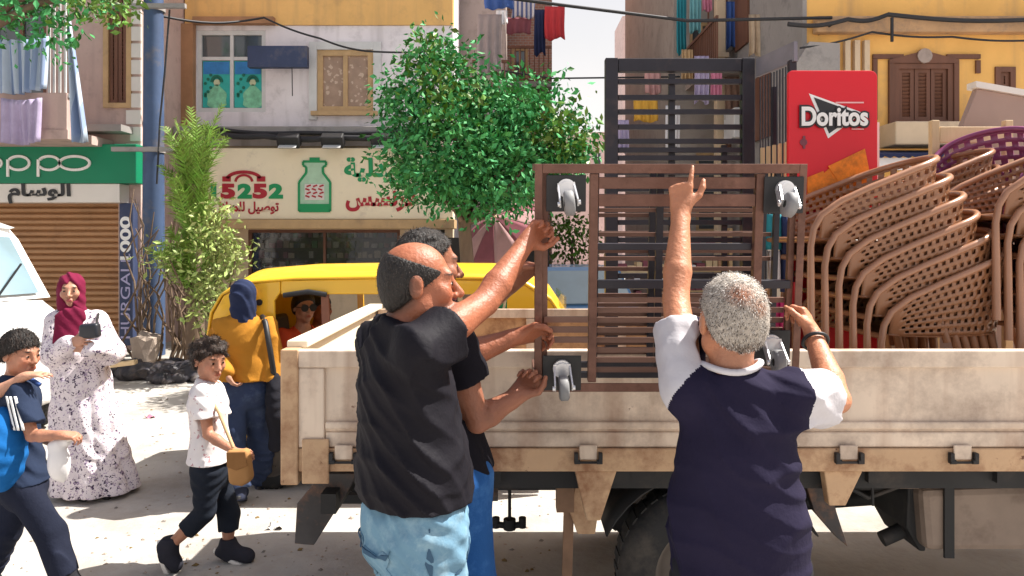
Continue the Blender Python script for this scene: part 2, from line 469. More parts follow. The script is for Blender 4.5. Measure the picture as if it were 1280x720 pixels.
M['shutter'] = mat('tan_shutter_metal', (0.43, 0.23, 0.11), 0.55, var=0.1, scale=2, dirt=(0.3, 0.16, 0.08), dirt_amt=0.3)
M['signgreen'] = mat('green_sign_panel', (0.0, 0.2, 0.095), 0.45, var=0.06, scale=2)
M['signwhite'] = mat('white_sign_panel', (0.72, 0.68, 0.63), 0.5, var=0.06, scale=2)
M['signcream'] = mat('cream_sign_panel', (0.88, 0.76, 0.56), 0.55, var=0.06, scale=1.4, dirt=(0.6, 0.5, 0.38), dirt_amt=0.2)
M['letwhite'] = mat('white_lettering', (0.85, 0.85, 0.83), 0.5, var=0.04)
M['letblack'] = mat('black_lettering', (0.025, 0.025, 0.028), 0.5, var=0.1)
M['letgreen'] = mat('green_lettering', (0.01, 0.29, 0.10), 0.5, var=0.05)
M['letred'] = mat('red_lettering', (0.42, 0.015, 0.03), 0.5, var=0.05)
M['navy'] = mat('navy_paint', (0.035, 0.05, 0.11), 0.6, var=0.2, scale=3, dirt=(0.12, 0.11, 0.12), dirt_amt=0.25)
M['bluepole'] = mat('dark_blue_pole_paint', (0.05, 0.085, 0.17), 0.6, var=0.25, scale=2.5, dirt=(0.15, 0.13, 0.12), dirt_amt=0.3)
M['alu'] = mat('white_window_frame', (0.6, 0.6, 0.6), 0.5, var=0.08)
M['black'] = mat('black_plastic', (0.018, 0.018, 0.02), 0.5, var=0.2, scale=5)
M['cable'] = mat('cable_rubber', (0.02, 0.02, 0.024), 0.6, var=0.2)
M['leaf'] = mat('ficus_leaf', (0.05, 0.235, 0.068), 0.6, var=0.3, scale=1.8, rnd=0.55, spec=0.22)
M['leaflight'] = mat('bright_leaf', (0.09, 0.19, 0.02), 0.5, var=0.25, scale=3, rnd=0.45)
M['frond'] = mat('palm_leaflet', (0.16, 0.29, 0.04), 0.6, var=0.2, scale=3, rnd=0.45)
M['varleaf'] = mat('variegated_leaf', (0.26, 0.32, 0.09), 0.5, var=0.3, scale=8, rnd=0.5)
M['bark'] = mat('grey_brown_bark', (0.16, 0.11, 0.075), 0.95, var=0.3, scale=8, stretch=(1, 1, .25), bump=0.8, bscale=30)
M['clothblue'] = mat('blue_hung_cloth', (0.04, 0.09, 0.28), 0.9, var=0.2, scale=4)
M['clothnavy'] = mat('navy_hung_cloth', (0.02, 0.03, 0.09), 0.9, var=0.2, scale=4)
M['clothred'] = mat('red_hung_cloth', (0.55, 0.05, 0.06), 0.9, var=0.15, scale=4)
M['clothteal'] = mat('teal_hung_cloth', (0.02, 0.2, 0.25), 0.9, var=0.2, scale=4)
M['clothpink'] = mat('pink_hung_cloth', (0.55, 0.2, 0.3), 0.9, var=0.2, scale=4)
M['clothwhite'] = mat('white_hung_cloth', (0.7, 0.68, 0.7), 0.9, var=0.1, scale=4)
M['clothwine'] = mat('wine_hung_cloth', (0.22, 0.07, 0.09), 0.9, var=0.2, scale=4)
M['clothlil'] = mat('lilac_hung_cloth', (0.4, 0.34, 0.5), 0.9, var=0.2, scale=4)
M['stripecloth'] = pattern(mat('striped_hung_cloth', (0.65, 0.63, 0.66), 0.9, var=0.1), 'stripe', (0.12, 0.15, 0.3), 11, 0.5)
M['tarp'] = pattern(mat('pale_blue_tarp', (0.42, 0.5, 0.62), 0.8, var=0.12, scale=2), 'stripe', (0.24, 0.32, 0.5), 9, 0.55)

# ------------------------------------------------------------------ ground
mb = MB()
mb.grid(lambda u, v: Vector((-150 + 300 * u, -20 + 320 * v, 0)), 2, 2, False)
tag(mb.build('ground', M['ground'], fixn=False), kind='structure')
mb = MB(); mb.bx(-30, -0.9, 10.0, 13.2, -0.05, 0.13)
tag(mb.build('pavement', M['pave'], bevel=0.01), kind='structure')
mb = MB(); mb.bx(3.6, 30, 9.1, 12, -0.05, 0.13)
tag(mb.build('pavement', M['pave'], bevel=0.01), kind='structure')
mb = MB(); mb.bx(-30, -0.9, 9.84, 9.997, -0.05, 0.135)
tag(mb.build('kerb', M['kerb'], bevel=0.012), kind='structure')

# ------------------------------------------------------------------ buildings
def wall_open(mb, x0, x1, z0, z1, y0, y1, ops):
    xs = sorted({x0, x1, *[o[0] for o in ops], *[o[1] for o in ops]}); zs = sorted({z0, z1, *[o[2] for o in ops], *[o[3] for o in ops]})
    xs = [x for x in xs if x0 <= x <= x1]; zs = [z for z in zs if z0 <= z <= z1]
    for i in range(len(xs) - 1):
        run = None
        for j in range(len(zs) - 1):
            cx, cz = (xs[i] + xs[i + 1]) / 2, (zs[j] + zs[j + 1]) / 2
            hole = any(o[0] < cx < o[1] and o[2] < cz < o[3] for o in ops)
            if hole:
                if run is not None: mb.bx(xs[i], xs[i + 1], y0, y1, run, zs[j]); run = None
            elif run is None: run = zs[j]
        if run is not None: mb.bx(xs[i], xs[i + 1], y0, y1, run, zs[-1])
    return mb

def rect(px0, px1, py0, py1, Y):
    a, b = P(px0, py0, Y), P(px1, py1, Y)
    return (a.x, b.x, b.z, a.z)

def window(parent, r, y, frame_m, pane_m, bars=1, fw=0.06, hbar=None, sill=None, depth=0.10):
    """frame with a pane as its sub-part, set back into its opening"""
    x0, x1, z0, z1 = r
    f = MB()
    f.bx(x0, x0 + fw, y + 0.02, y + depth, z0, z1); f.bx(x1 - fw, x1, y + 0.02, y + depth, z0, z1)
    f.bx(x0 + fw, x1 - fw, y + 0.02, y + depth, z0, z0 + fw); f.bx(x0 + fw, x1 - fw, y + 0.02, y + depth, z1 - fw, z1)
    for i in range(bars):
        c = x0 + (x1 - x0) * (i + 1) / (bars + 1); f.bx(c - fw * 0.4, c + fw * 0.4, y + 0.024, y + depth - 0.004, z0 + fw, z1 - fw)
    if hbar is not None:
        c = z0 + (z1 - z0) * hbar; f.bx(x0 + fw, x1 - fw, y + 0.027, y + depth - 0.008, c - fw * 0.4, c + fw * 0.4)
    w = f.build('window', frame_m, parent)
    p = MB(); p.bx(x0 + fw, x1 - fw, y + depth * 0.6, y + depth * 0.6 + 0.012, z0 + fw, z1 - fw)
    p.build('pane', pane_m, w)
    if sill is not None:
        s = MB(); s.bx(x0 - 0.08, x1 + 0.08, y - 0.09, y - 0.003, z0 - 0.07, z0 - 0.003); s.build('sill', sill, w)
    return w

def shutters(parent, r, y, m, slat=0.05, leaves=2, trim=None):
    x0, x1, z0, z1 = r
    f = MB(); fw = 0.07
    f.bx(x0, x0 + fw, y - .03, y + .1, z0, z1); f.bx(x1 - fw, x1, y - .03, y + .1, z0, z1); f.bx(x0 + fw, x1 - fw, y - .03, y + .1, z1 - fw, z1); f.bx(x0 + fw, x1 - fw, y - .03, y + .1, z0, z0 + fw)
    w = f.build('window', trim or m, parent)
    for k in range(leaves):
        a = x0 + fw + (x1 - x0 - 2 * fw) * k / leaves + .006; b = x0 + fw + (x1 - x0 - 2 * fw) * (k + 1) / leaves - .006
        s = MB(); t = .05
        s.bx(a, a + t, y + .0, y + .05, z0 + fw, z1 - fw); s.bx(b - t, b, y, y + .05, z0 + fw, z1 - fw); s.bx(a + t, b - t, y, y + .05, z1 - fw - t, z1 - fw); s.bx(a + t, b - t, y, y + .05, z0 + fw, z0 + fw + t)
        z = z0 + fw + t
        while z < z1 - fw - t:
            s.box(((a + b) / 2, y + .03, z + slat / 2), (b - a - 2 * t, .012, slat), (R(35), 0, 0)); z += slat
        s.build('shutter', m, w)
    return w

# --- phone shop building, far left
yf = 10.6
T = thing('shop_building', 'faded pink building over a closed shop with a tan roller shutter', 'building', (-8, yf, 0))
r_sh = (-10.2, P(148, 0, yf).x, 0.13, P(0, 252, yf).z)
r_w = rect(130, 165, -30, 135, yf)
r_b = (P(-40, 0, yf).x, P(58, 0, yf).x, 3.75, 5.35)
mb = MB(); wall_open(mb, -11.5, P(176, 0, yf).x, 0.1, 9.2, yf, yf + 0.3, [r_sh, r_w, r_b]); mb.bx(-11.5, P(176, 0, yf).x, yf + .302, yf + 6, .1, 9.2)
mb.build('wall', M['pinkwall'], T)
mb = MB()
z = r_sh[2]
while z < r_sh[3]:
    mb.poly([(r_sh[0], yf + .14, z), (r_sh[0], yf + .095, z + .02), (r_sh[0], yf + .095, z + .06), (r_sh[0], yf + .14, z + .085)], (r_sh[1] - r_sh[0], 0, 0)); z += .086
mb.build('roller_shutter', M['shutter'], T)
shutters(T, r_w, yf, M['brownwood'], .06, 2, M['tanwood'])
window(T, r_b, yf, M['brownwood'], M['glass'], 2)
mb = MB()                                                        # quoins on the corner
xq = P(176, 0, yf).x
for i in range(26):
    z = 2.9 + i * .24; w = .14 if i % 2 else .2
    mb.bx(xq - w, xq + .012, yf - .025, yf - .003, z, z + .2)
mb.build('quoin_column', M['signwhite'], T)
mb = MB(); mb.bx(P(100, 0, yf).x, xq - .1, yf - .35, yf - .003, P(0, 168, yf).z, P(0, 160, yf).z); mb.build('ledge', M['greywall'], T)
# balcony of the same building
mb = MB(); mb.bx(-11, P(96, 0, 9.7).x, 9.5, yf - .003, 3.02, 3.14); mb.build('balcony_floor', M['pinkwall'], T)
mb = MB(); mb.bx(-11, P(88, 0, 9.6).x, 9.52, 9.62, 3.143, 3.62); mb.build('parapet', M['pinkwall'], T)
mb = MB()
for px in (64, 70, 77, 84): mb.bx(P(px, 0, 9.6).x - .012, P(px, 0, 9.6).x + .012, 9.55, 9.574, 3.62, 6.0)
mb.bx(P(60, 0, 9.6).x, P(90, 0, 9.6).x, 9.54, 9.585, P(0, 118, 9.6).z - .05, P(0, 118, 9.6).z)
mb.build('balcony_railing', M['alu'], T)

mbt = MB()
def hang(u, v, x0, x1, z0, z1, y, amp, n, sag=.0, flare=0.0):
    x = x0 + (x1 - x0) * u + flare * (u - .5) * (1 - v); z = z0 + (z1 - z0) * v - sag * math.sin(math.pi * u) * 1.0
    return Vector((x, y + amp * math.sin(u * n * 6.283 + v) * (1.1 - v * .6) - .06 * (1 - v) * math.sin(u * 9), z))
a, b = P(-30, 112, 9.4), P(60, 45, 9.4)
mbt.grid(lambda u, v: hang(u, v, a.x, b.x, a.z, b.z, 9.40, .045, 7, .05), 60, 10)
tag(mbt.build('balcony_awning', M['tarp'], origin=((a.x + b.x) / 2, 9.4, b.z), solid=.006), 'pale blue striped tarp hung along the front of the left balcony', 'awning')
mbt = MB(); a, b = P(0, 178, 9.38), P(52, 122, 9.38)
mbt.grid(lambda u, v: hang(u, v, a.x, b.x, a.z, b.z, 9.38, .03, 5, .03), 40, 8)
tag(mbt.build('hung_cloth', M['clothlil'], origin=((a.x + b.x) / 2, 9.38, b.z), solid=.006), 'lilac grey washing draped over the left balcony parapet', 'laundry', 'laundry hanging over the street')
mbt = MB(); a, b = P(84, 178, 9.36), P(112, 25, 9.36)
mbt.grid(lambda u, v: hang(u, v, a.x + (1 - v) * .06, b.x - .25 * (v), a.z, b.z, 9.36, .035, 3), 30, 10)
tag(mbt.build('hung_curtain', M['tarp'], origin=((a.x + b.x) / 2, 9.36, b.z), solid=.006), 'long blue curtain gathered at the right end of the left balcony', 'curtain')

# signs of the phone shop
ys = 10.3
T = thing('shop_sign', 'green shop sign above the shutter with a white band below it', 'sign', P(60, 230, ys))
x0, x1 = -9.5, P(170, 0, ys).x
mb = MB(); mb.bx(x0, x1, ys, yf - .003, P(0, 229, ys).z, P(0, 180, ys).z); mb.build('green_panel', M['signgreen'], T, bevel=.01)
mb = MB(); mb.bx(x0, P(148, 0, ys).x, ys + .03, yf - .004, P(0, 253, ys).z, P(0, 229, ys).z - .004); mb.build('white_panel', M['signwhite'], T, bevel=.008)
# wordmark built from rounded loops
yl = ys - .012
mb = MB(); zc = P(0, 204, ys).z
def ring(mb, cx, cz, rx, rz, y, w=.035, n=28, a0=0, a1=360):
    pts = [(cx + rx * math.cos(R(a0 + (a1 - a0) * i / n)), cz + rz * math.sin(R(a0 + (a1 - a0) * i / n))) for i in range(n + 1)]
    for i in range(n):
        (xa, za), (xb, zb) = pts[i], pts[i + 1]
        mb.beam((xa, y, za), (xb + (xb - xa) * .08, y, zb + (zb - za) * .08), w, .02, up=(0, 1, 0))
cx = P(94, 0, ys).x
ring(mb, cx, zc, .21, .095, yl)
for px in (62, 24):
    c2 = P(px, 0, ys).x; ring(mb, c2, zc, .15, .095, yl, a0=-150, a1=150); mb.beam((c2 - .15, yl, zc + .05), (c2 - .15, yl, zc - .19), .035, .02, up=(0, 1, 0))
ring(mb, P(-16, 0, ys).x, zc, .21, .095, yl)
mb.build('wordmark', M['letwhite'], T)
text_mesh('lettering', '\uFEE1\uFE8E\uFEB3\uFEEE\uFEDF\uFE8D', .26, P(48, 241, ys) + Vector((0, .015, 0)), (R(90), 0, 0), M['letblack'], T, width=.88, bold=.008)

# vertical strip sign on the corner
yv = 10.45
T = thing('strip_sign', 'tall narrow navy sign with white lettering running up the shop corner', 'sign', P(157, 430, yv))
mb = MB(); mb.bx(P(149, 0, yv).x, P(166, 0, yv).x, yv, yf - .004, P(0, 432, yv).z, P(0, 254, yv).z); mb.build('panel', M['navy'], T, bevel=.008)
text_mesh('lettering', 'HURGALL', .19, P(157, 370, yv) - Vector((0, .004, 0)), (R(90), R(-90), 0), mat('lilac_lettering', (.42, .4, .62), .5), T, width=1.2)
text_mesh('lettering', '1000', .2, P(157, 298, yv) - Vector((0, .004, 0)), (R(90), R(-90), 0), M['letwhite'], T, width=.62, bold=.006)

# --- grey building in the gap behind the pole
T = thing('narrow_building', 'narrow grey cement building squeezed between the pink one and the pharmacy', 'building', (-4.9, 12.4, 0))
mb = MB(); xw0, xw1 = P(150, 0, 12.4).x, P(244, 0, 12.4).x
r = (P(200, 0, 12.4).x, P(222, 0, 12.4).x, .13, 2.3); wall_open(mb, xw0, xw1, .1, 8.4, 12.4, 12.7, [r]); mb.bx(xw0, xw1, 12.702, 18, .1, 8.4); mb.build('wall', M['greywall'], T)
mb = MB(); mb.bx(r[0], r[1], 12.5, 12.56, r[2], r[3])
for i in range(4): mb.bx(r[0] + .05 + i * .07, r[0] + .08 + i * .07, 12.47, 12.498, r[2] + .1, r[3] - .1)
mb.build('door', M['brownwood'], T)

# --- utility pole
T = thing('utility_pole', 'thick dark blue utility pole with clamps beside the shop sign', 'pole', P(192, 440, 10.15))
px = P(192, 0, 10.15).x
mb = MB(); mb.tube([(px, 10.15, 0.1), (px, 10.15, 3), (px, 10.15, 7.5)], [.15, .135, .115], 16); mb.build('shaft', M['bluepole'], T)
for z in (2.95, 4.9):
    mb = MB(); mb.disc((px, 10.15, z), (0, 0, 1), .15, .07, 16); mb.beam((px - .5, 10.02, z), (px + .5, 10.02, z), .06, .06); mb.build('crossarm', M['greywall'], T)

# --- pharmacy building
yp = 12.0
T = thing('pharmacy_building', 'white and ochre building with the pharmacy on its ground floor', 'building', (-3, yp, 0))
XL, XR = P(232, 0, yp).x, P(566, 0, yp).x
r1 = rect(246, 332, 38, 140, yp); r2 = rect(397, 467, 63, 140, yp); r3 = rect(310, 500, 287, 345, yp)
r3 = (r3[0], r3[1], 1.05, r3[3]); r4 = (P(512, 0, yp).x, P(556, 0, yp).x, .13, r3[3])
zmid = P(0, 32, yp).z
mb = MB(); wall_open(mb, XL, XR, 3.25, zmid, yp, yp + .3, [r1, r2]); mb.bx(XL, XR, yp + .302, yp + 7, .1, 8.9); mb.build('wall', M['whitewall'], T)
mb = MB(); mb.bx(XL, XR, yp - .03, yp + .3, zmid + .003, 8.9); mb.build('upper_wall', M['ochre'], T)
mb = MB(); wall_open(mb, XL, XR, .1, 3.247, yp, yp + .3, [r3, r4]); mb.build('shop_wall', M['beigewall'], T)
mb = MB(); mb.bx(P(228, 0, yp).x, P(245, 0, yp).x, yp - .12, yp - .003, 3.3, zmid); mb.bx(P(245, 0, yp).x, P(345, 0, yp).x, yp - .14, yp - .003, P(0, 32, yp).z, P(0, 26, yp).z + .03); mb.build('pilaster', mat('brown_plaster', (.36, .19, .1), .9, var=.2, scale=3, bump=.3), T)
mb = MB(); mb.bx(XL, XR, yp - .45, yp - .003, P(0, 172, yp).z, P(0, 163, yp).z); mb.build('ledge', M['greywall'], T, bevel=.01)
w = window(T, r1, yp, M['alu'], M['glass'], 1, .07, .66)
# poster glazing in the lower half of that window
def poster(x0, x1, z0, z1, y, flip):
    mb = MB(); mb.bx(x0, x1, y, y + .008, z0, z1); p = mb.build('poster', mat('turquoise_poster', (.03, .42, .38), .4, var=.25, scale=2.5), w)
    w_, h_ = x1 - x0, z1 - z0
    mb = MB(); mb.bx(x0 + .01, x1 - .01, y - .004, y - .001, z0 + h_ * .72, z1 - .01); mb.build('band', mat('blue_poster_print', (.03, .2, .5), .4, var=.3, scale=6), p)
    mb = MB(); cx, cz = x0 + w_ * (.52 if not flip else .68), z0 + h_ * .24
    pts = [(cx + w_ * (.36 + .05 * math.sin(5 * t)) * math.cos(t) * (1 - .4 * math.sin(t)), y - .008, cz + h_ * .26 * math.sin(t) - .0) for t in [i * 6.283 / 24 for i in range(24)]]
    mb.poly(pts, (0, .004, 0)); mb.build('figure', mat('pale_green_print', (.2, .52, .33), .4, var=.35, scale=12), p)
    mb = MB()
    mb.disc((cx, y - .006, cz + h_ * .3), (0, 1, 0), w_ * .12, .004, 16); mb.build('face', mat('cream_print', (.55, .6, .4), .4), p)
    mb = MB(); ring(mb, cx, cz + h_ * .31, w_ * .17, h_ * .12, y - .012, .05, 14, 0, 180)
    for i in range(7): mb.disc((x0 + w_ * (.1 + .1 * (i % 3)) + (.0 if not flip else .02), y - .01, z0 + h_ * (.25 + .09 * i % .5)), (0, 1, 0), w_ * .06, .003, 8)
    tag(mb.build('dark_print', mat('dark_green_print', (.01, .15, .1), .4), p), kind='stuff')
zc = r1[2] + (r1[3] - r1[2]) * .66; xm = (r1[0] + r1[1]) / 2
poster(r1[0] + .08, xm - .035, r1[2] + .08, zc - .04, yp + .045, False)
poster(xm + .035, r1[1] - .08, r1[2] + .08, zc - .04, yp + .045, True)
# wooden window with patterned panes and a white surround
fr = MB(); g = .13
fr.bx(r2[0] - g, r2[0] - .003, yp - .05, yp - .002, r2[2] - g, r2[3] + g); fr.bx(r2[1] + .003, r2[1] + g, yp - .05, yp - .002, r2[2] - g, r2[3] + g); fr.bx(r2[0], r2[1], yp - .05, yp - .002, r2[3] + .003, r2[3] + g)
fr.build('window_surround', M['alu'], T)
lace = pattern(mat('lace_curtain', (.36, .25, .19), .9, var=.2), 'spots', (.55, .42, .33), 12, .3)
window(T, r2, yp - .04, M['tanwood'], lace, 1, .09, None, M['tanwood'])
# shop front: shelves of boxes seen through the glass
w = window(T, r3, yp, M['brownwood'], glass('shop_window_glass', (.05, .05, .05), .05, .5), 1, .05, None, None, .1)
mb = MB(); rnd = random.Random(4)
mb.bx(r3[0], r3[1], yp + .27, yp + .3, r3[2], r3[3])
for k in range(5): mb.bx(r3[0], r3[1], yp + .14, yp + .268, 1.06 + k * .17, 1.075 + k * .17)
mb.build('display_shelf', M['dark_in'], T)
cols = [M['letwhite'], M['letgreen'], M['letred'], M['clothblue'], M['signcream'], M['clothpink'], M['brownwood']]
mb = MB()
for k in range(5):
    x = r3[0] + .03
    while x < r3[1] - .1:
        wd = rnd.uniform(.04, .1); h = rnd.uniform(.06, .13); mb.cur = rnd.randrange(7)
        if rnd.random() < .85: mb.bx(x, x + wd, yp + .15, yp + .2, 1.076 + k * .17, 1.076 + k * .17 + h)
        x += wd + rnd.uniform(.01, .04)
o = mb.build('stock', cols, T); tag(o, kind='stuff')
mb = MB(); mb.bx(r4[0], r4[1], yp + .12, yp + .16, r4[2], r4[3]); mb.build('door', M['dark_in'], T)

# pharmacy sign
yq = 11.55
T = thing('pharmacy_sign', 'long cream pharmacy sign with red and green lettering above the shop front', 'sign', P(410, 275, yq))
mb = MB(); sx0, sx1 = P(252, 0, yq).x, P(566, 0, yq).x
mb.bx(sx0, sx1, yq, yp - .003, P(0, 274, yq).z, P(0, 185, yq).z); mb.build('panel', M['signcream'], T, bevel=.01)
mb = MB(); mb.bx(sx0 - .03, sx1 + .03, yq - .06, yp - .004, P(0, 286, yq).z, P(0, 274, yq).z - .004); mb.build('frame', M['tanwood'], T, bevel=.01)
yl = yq - .006
def sg(px, py): return Vector((P(px, 0, yq).x, yl, P(0, py, yq).z))
for ch, px, m in (('1', 267, 'letgreen'), ('5', 285, 'letred'), ('2', 306, 'letgreen'), ('5', 325, 'letred'), ('2', 345, 'letgreen')):
    text_mesh('numeral', ch, .29, sg(px, 239), (R(90), 0, 0), M[m], T, width=.09 if ch == '1' else .225, bold=.018)
text_mesh('lettering', '\uFEDD\uFEAF\uFE8E\uFEE8\uFEE4\uFEE0\uFEDF \uFEDE\uFEF4\uFEBB\uFEEE\uFE97', .2, sg(308, 260), (R(90), 0, 0), M['letred'], T, width=1.02, bold=.006)
text_mesh('lettering', '\uFE94\uFEF4\uFEDF\uFEAA\uFEF4\uFEBB', .38, sg(478, 212), (R(90), 0, 0), M['letgreen'], T, width=1.2, bold=.016)
text_mesh('lettering', '\uFEB2\uFEB4\uFEE7\uFEAE\uFED3', .36, sg(476, 250), (R(90), 0, 0), M['letred'], T, width=1.1, bold=.014)
# telephone emblem
mb = MB(); c = sg(305, 219)
ring(mb, c.x, c.z - .08, .27, .13, yl, .05, 14, 15, 165)
mb.box((c.x - .27, yl, c.z - .06), (.13, .02, .08)); mb.box((c.x + .27, yl, c.z - .06), (.13, .02, .08)); ring(mb, c.x, c.z - .1, .13, .1, yl, .035, 10, 0, 180)
mb.build('telephone_emblem', M['letred'], T)
# bottle emblem
mb = MB(); bl, br = sg(374, 0).x, sg(413, 0).x; bc = (bl + br) / 2
zz = lambda py: P(0, py, yq).z
out = [(bl, zz(264)), (br, zz(264)), (br, zz(228)), (bc + .13, zz(216)), (bc + .13, zz(209)), (bc + .18, zz(207)), (bc + .18, zz(202)), (bc - .18, zz(202)), (bc - .18, zz(207)), (bc - .13, zz(209)), (bc - .13, zz(216)), (bl, zz(228))]
mb.poly([(x, yl - .004, z) for x, z in out], (0, .008, 0)); e = mb.build('bottle_emblem', mat('pale_green_emblem', (.42, .62, .45), .5), T)
mb = MB()
for i in range(len(out)):
    a, b = out[i], out[(i + 1) % len(out)]; mb.beam((a[0], yl - .008, a[1]), (b[0], yl - .008, b[1]), .035, .012, up=(0, 1, 0))
mb.bx(bl, br, yl - .013, yl - .009, zz(264), zz(255)); mb.bx(bc - .08, bc + .08, yl - .01, yl - .005, zz(202), zz(197))
mb.build('bottle_outline', M['letgreen'], e)
mb = MB(); mb.bx(bl + .09, br - .09, yl - .012, yl - .009, zz(250), zz(230)); mb.build('bottle_label', M['signwhite'], e)
mb = MB()
for i in range(4):
    for j in range(3): mb.box((bc - .11 + j * .1 + .02 * (i % 2), yl - .015, zz(248) + .03 + i * .055), (.07, .004, .025), (0, R(20 * (-1) ** i), 0))
mb.build('bottle_print', M['letred'], e)

# black blank board hung between the windows
T = thing('hung_board', 'blank dark navy board hung on the wall between the two upper windows', 'board', P(346, 70, 11.7))
mb = MB(); mb.bx(P(309, 0, 11.6).x, P(384, 0, 11.6).x, 11.6, 11.72, P(0, 84, 11.6).z, P(0, 57, 11.6).z); mb.build('board', M['navy'], T, bevel=.01)
mb = MB(); mb.beam(P(330, 70, 11.72), P(330, 66, 11.99), .03, .03); mb.beam(P(366, 70, 11.72), P(366, 66, 11.99), .03, .03); mb.tube([P(365, 84, 11.66), P(365.5, 120, 11.66)], .008); mb.build('bracket', M['cable'], T)

# floodlights over the pharmacy sign
for px, lb in ((361, 'left floodlight over the pharmacy sign, with a pale lens'), (416, 'middle floodlight over the pharmacy sign, with a bright lens'), (478, 'right floodlight over the pharmacy sign, half behind the tree')):
    c = P(px, 176, 11.3)
    T = thing('floodlight', lb, 'floodlight', c, 'floodlights above the pharmacy sign')
    mb = MB(); mb.box(c, (.34, .16, .2), (R(35), 0, 0)); mb.build('housing', M['black'], T, bevel=.02)
    mb = MB(); mb.box(c + Vector((0, -.06, -.085)), (.27, .012, .13), (R(35 + 90), 0, 0)); mb.build('lens', mat('floodlight_lens', (.6, .6, .6), .2), T)
    mb = MB(); mb.beam(c + Vector((0, .05, 0)), c + Vector((0, .5, .02)), .03, .03); mb.build('arm', M['black'], T)

# --- side street: blocks on its left
def block(name, label, x0, x1, y0, y1, h, wm, ops, frame_m, balconies=()):
    T = thing(name, label, 'building', ((x0 + x1) / 2, y0, 0))
    mb = MB(); wall_open(mb, x0, x1, .0, h, y0, y0 + .3, ops); mb.bx(x0, x1, y0 + .302, y1, 0, h); mb.build('wall', wm, T)
    for r in ops: window(T, r, y0, frame_m, M['glass'], 1, .06)
    for (bx0, bx1, by, z) in balconies:
        mb = MB(); mb.bx(bx0, bx1, by, y0 - .003, z, z + .13); b = mb.build('balcony', M['greywall'], T)
        mb = MB(); mb.bx(bx0, bx1, by, by + .06, z + .133, z + .2)
        x = bx0
        while x < bx1: mb.bx(x, x + .025, by + .01, by + .04, z + .2, z + .9); x += .11
        mb.bx(bx0, bx1, by, by + .05, z + .9, z + .95); mb.build('railing', M['brownwood'], b)
    return T
y = 13.5
block('taupe_building', 'taupe plastered block with iron balconies behind the green tree', P(545, 0, y).x, P(632, 0, y).x, y, 17.5, 11.5, M['taupe'],
      [rect(600, 622, 40, 92, y), rect(600, 622, 210, 290, y)], M['brownwood'], [(P(590, 0, 12.8).x, P(634, 0, 12.8).x, 12.8, 3.9)])
y = 18
block('brick_building', 'bare brick block hung with washing on the left of the side street', P(618, 0, y).x, P(690, 0, y).x, y, 24, 13, M['brickwall'],
      [rect(640, 660, 60, 100, y), rect(640, 660, 130, 170, y), rect(668, 682, 130, 170, y)], M['tanwood'], [(P(632, 0, 17.2).x, P(690, 0, 17.2).x, 17.2, 5.3), (P(632, 0, 17.2).x, P(690, 0, 17.2).x, 17.2, 8.2)])
y = 46
block('distant_building', 'low pink block far down the side street beside the tree', P(655, 0, y).x, P(758, 0, y).x, y, 52, 1.715 + 135 / 920 * y, M['pinkfar'], [rect(700, 712, 190, 215, y), rect(725, 737, 190, 215, y), rect(742, 752, 190, 215, y)], M['alu'])
y = 40
block('far_pink_building', 'tall pale pink block at the far right end of the side street', P(778, 0, y).x, P(830, 0, y).x, y, 43, 1.715 + 280 / 920 * y, M['pinkfar'], [rect(786, 800, 40, 70, y), rect(786, 800, 95, 120, y), rect(786, 800, 150, 175, y), rect(786, 800, 200, 225, y)], M['clothpink'])
# --- side street: blocks on its right
y = 21
block('balcony_building', 'rosy brown block with balconies on the right of the side street', P(832, 0, y).x, P(890, 0, y).x, y, 26, 12.6, mat('rosy_plaster', (.46, .3, .26), .9, var=.15, scale=1.2, dirt=(.3, .2, .17), dirt_amt=.35), [rect(838, 850, 20, 70, y), rect(838, 850, 120, 170, y), rect(838, 850, 210, 260, y)], M['brownwood'], [(P(826, 0, 20.2).x, P(860, 0, 20.2).x, 20.2, 4.9), (P(826, 0, 20.2).x, P(860, 0, 20.2).x, 20.2, 8.0)])
y = 14
block('grey_corner_building', 'grey plastered corner block with washing on its balcony behind the black rack', P(842, 0, y).x, P(1018, 0, y).x, y, 20, 10.6, mat('grey_plaster', (.33, .29, .26), .9, var=.15, scale=1.2, bump=.3, dirt=(.2, .17, .16), dirt_amt=.35),
      [rect(862, 892, 28, 75, y), rect(912, 934, 10, 60, y), rect(960, 985, 0, 60, y), rect(870, 930, 190, 290, y)], M['tanwood'], [(P(885, 0, 13.2).x, P(960, 0, 13.2).x, 13.2, 5.2)])

# --- yellow building on the right
yd = 10.0
T = thing('yellow_building', 'yellow plastered building with brown window trim behind the stacked chairs', 'building', (6, yd, 0))
XL, XR = P(1008, 0, yd).x, 11.5
r1 = rect(1116, 1190, 80, 157, yd); r2 = rect(1243, 1268, 84, 116, yd); r3 = rect(1095, 1220, 225, 330, yd)
mb = MB(); wall_open(mb, XL, XR, .1, 7.6, yd, yd + .3, [r1, r2, r3]); mb.bx(XL, XR, yd + .302, yd + 7, .1, 7.6); mb.build('wall', M['yellowwall'], T)
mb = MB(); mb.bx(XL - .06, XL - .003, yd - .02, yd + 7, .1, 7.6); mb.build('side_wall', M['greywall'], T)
for (yy, zz_) in ((11.2, 3.3), (13.2, 3.3), (12.2, 5.0)):
    mb = MB(); mb.bx(XL - .1, XL - .063, yy, yy + .7, zz_, zz_ + 1.0); w_ = mb.build('side_window', M['brownwood'], T)
    mb = MB(); mb.bx(XL - .35, XL - .064, yy + .9, yy + 1.5, zz_ + .1, zz_ + .6); mb.build('air_conditioner', M['alu'], T, bevel=.02)
mb = MB(); mb.bx(XL - .7, XL - .065, 11.9, 14.5, 4.55, 4.65); mb.build('side_balcony', M['taupe'], T)
mb = MB(); y_ = 11.9
while y_ < 14.5: mb.bx(XL - .69, XL - .665, y_, y_ + .025, 4.653, 5.3); y_ += .12
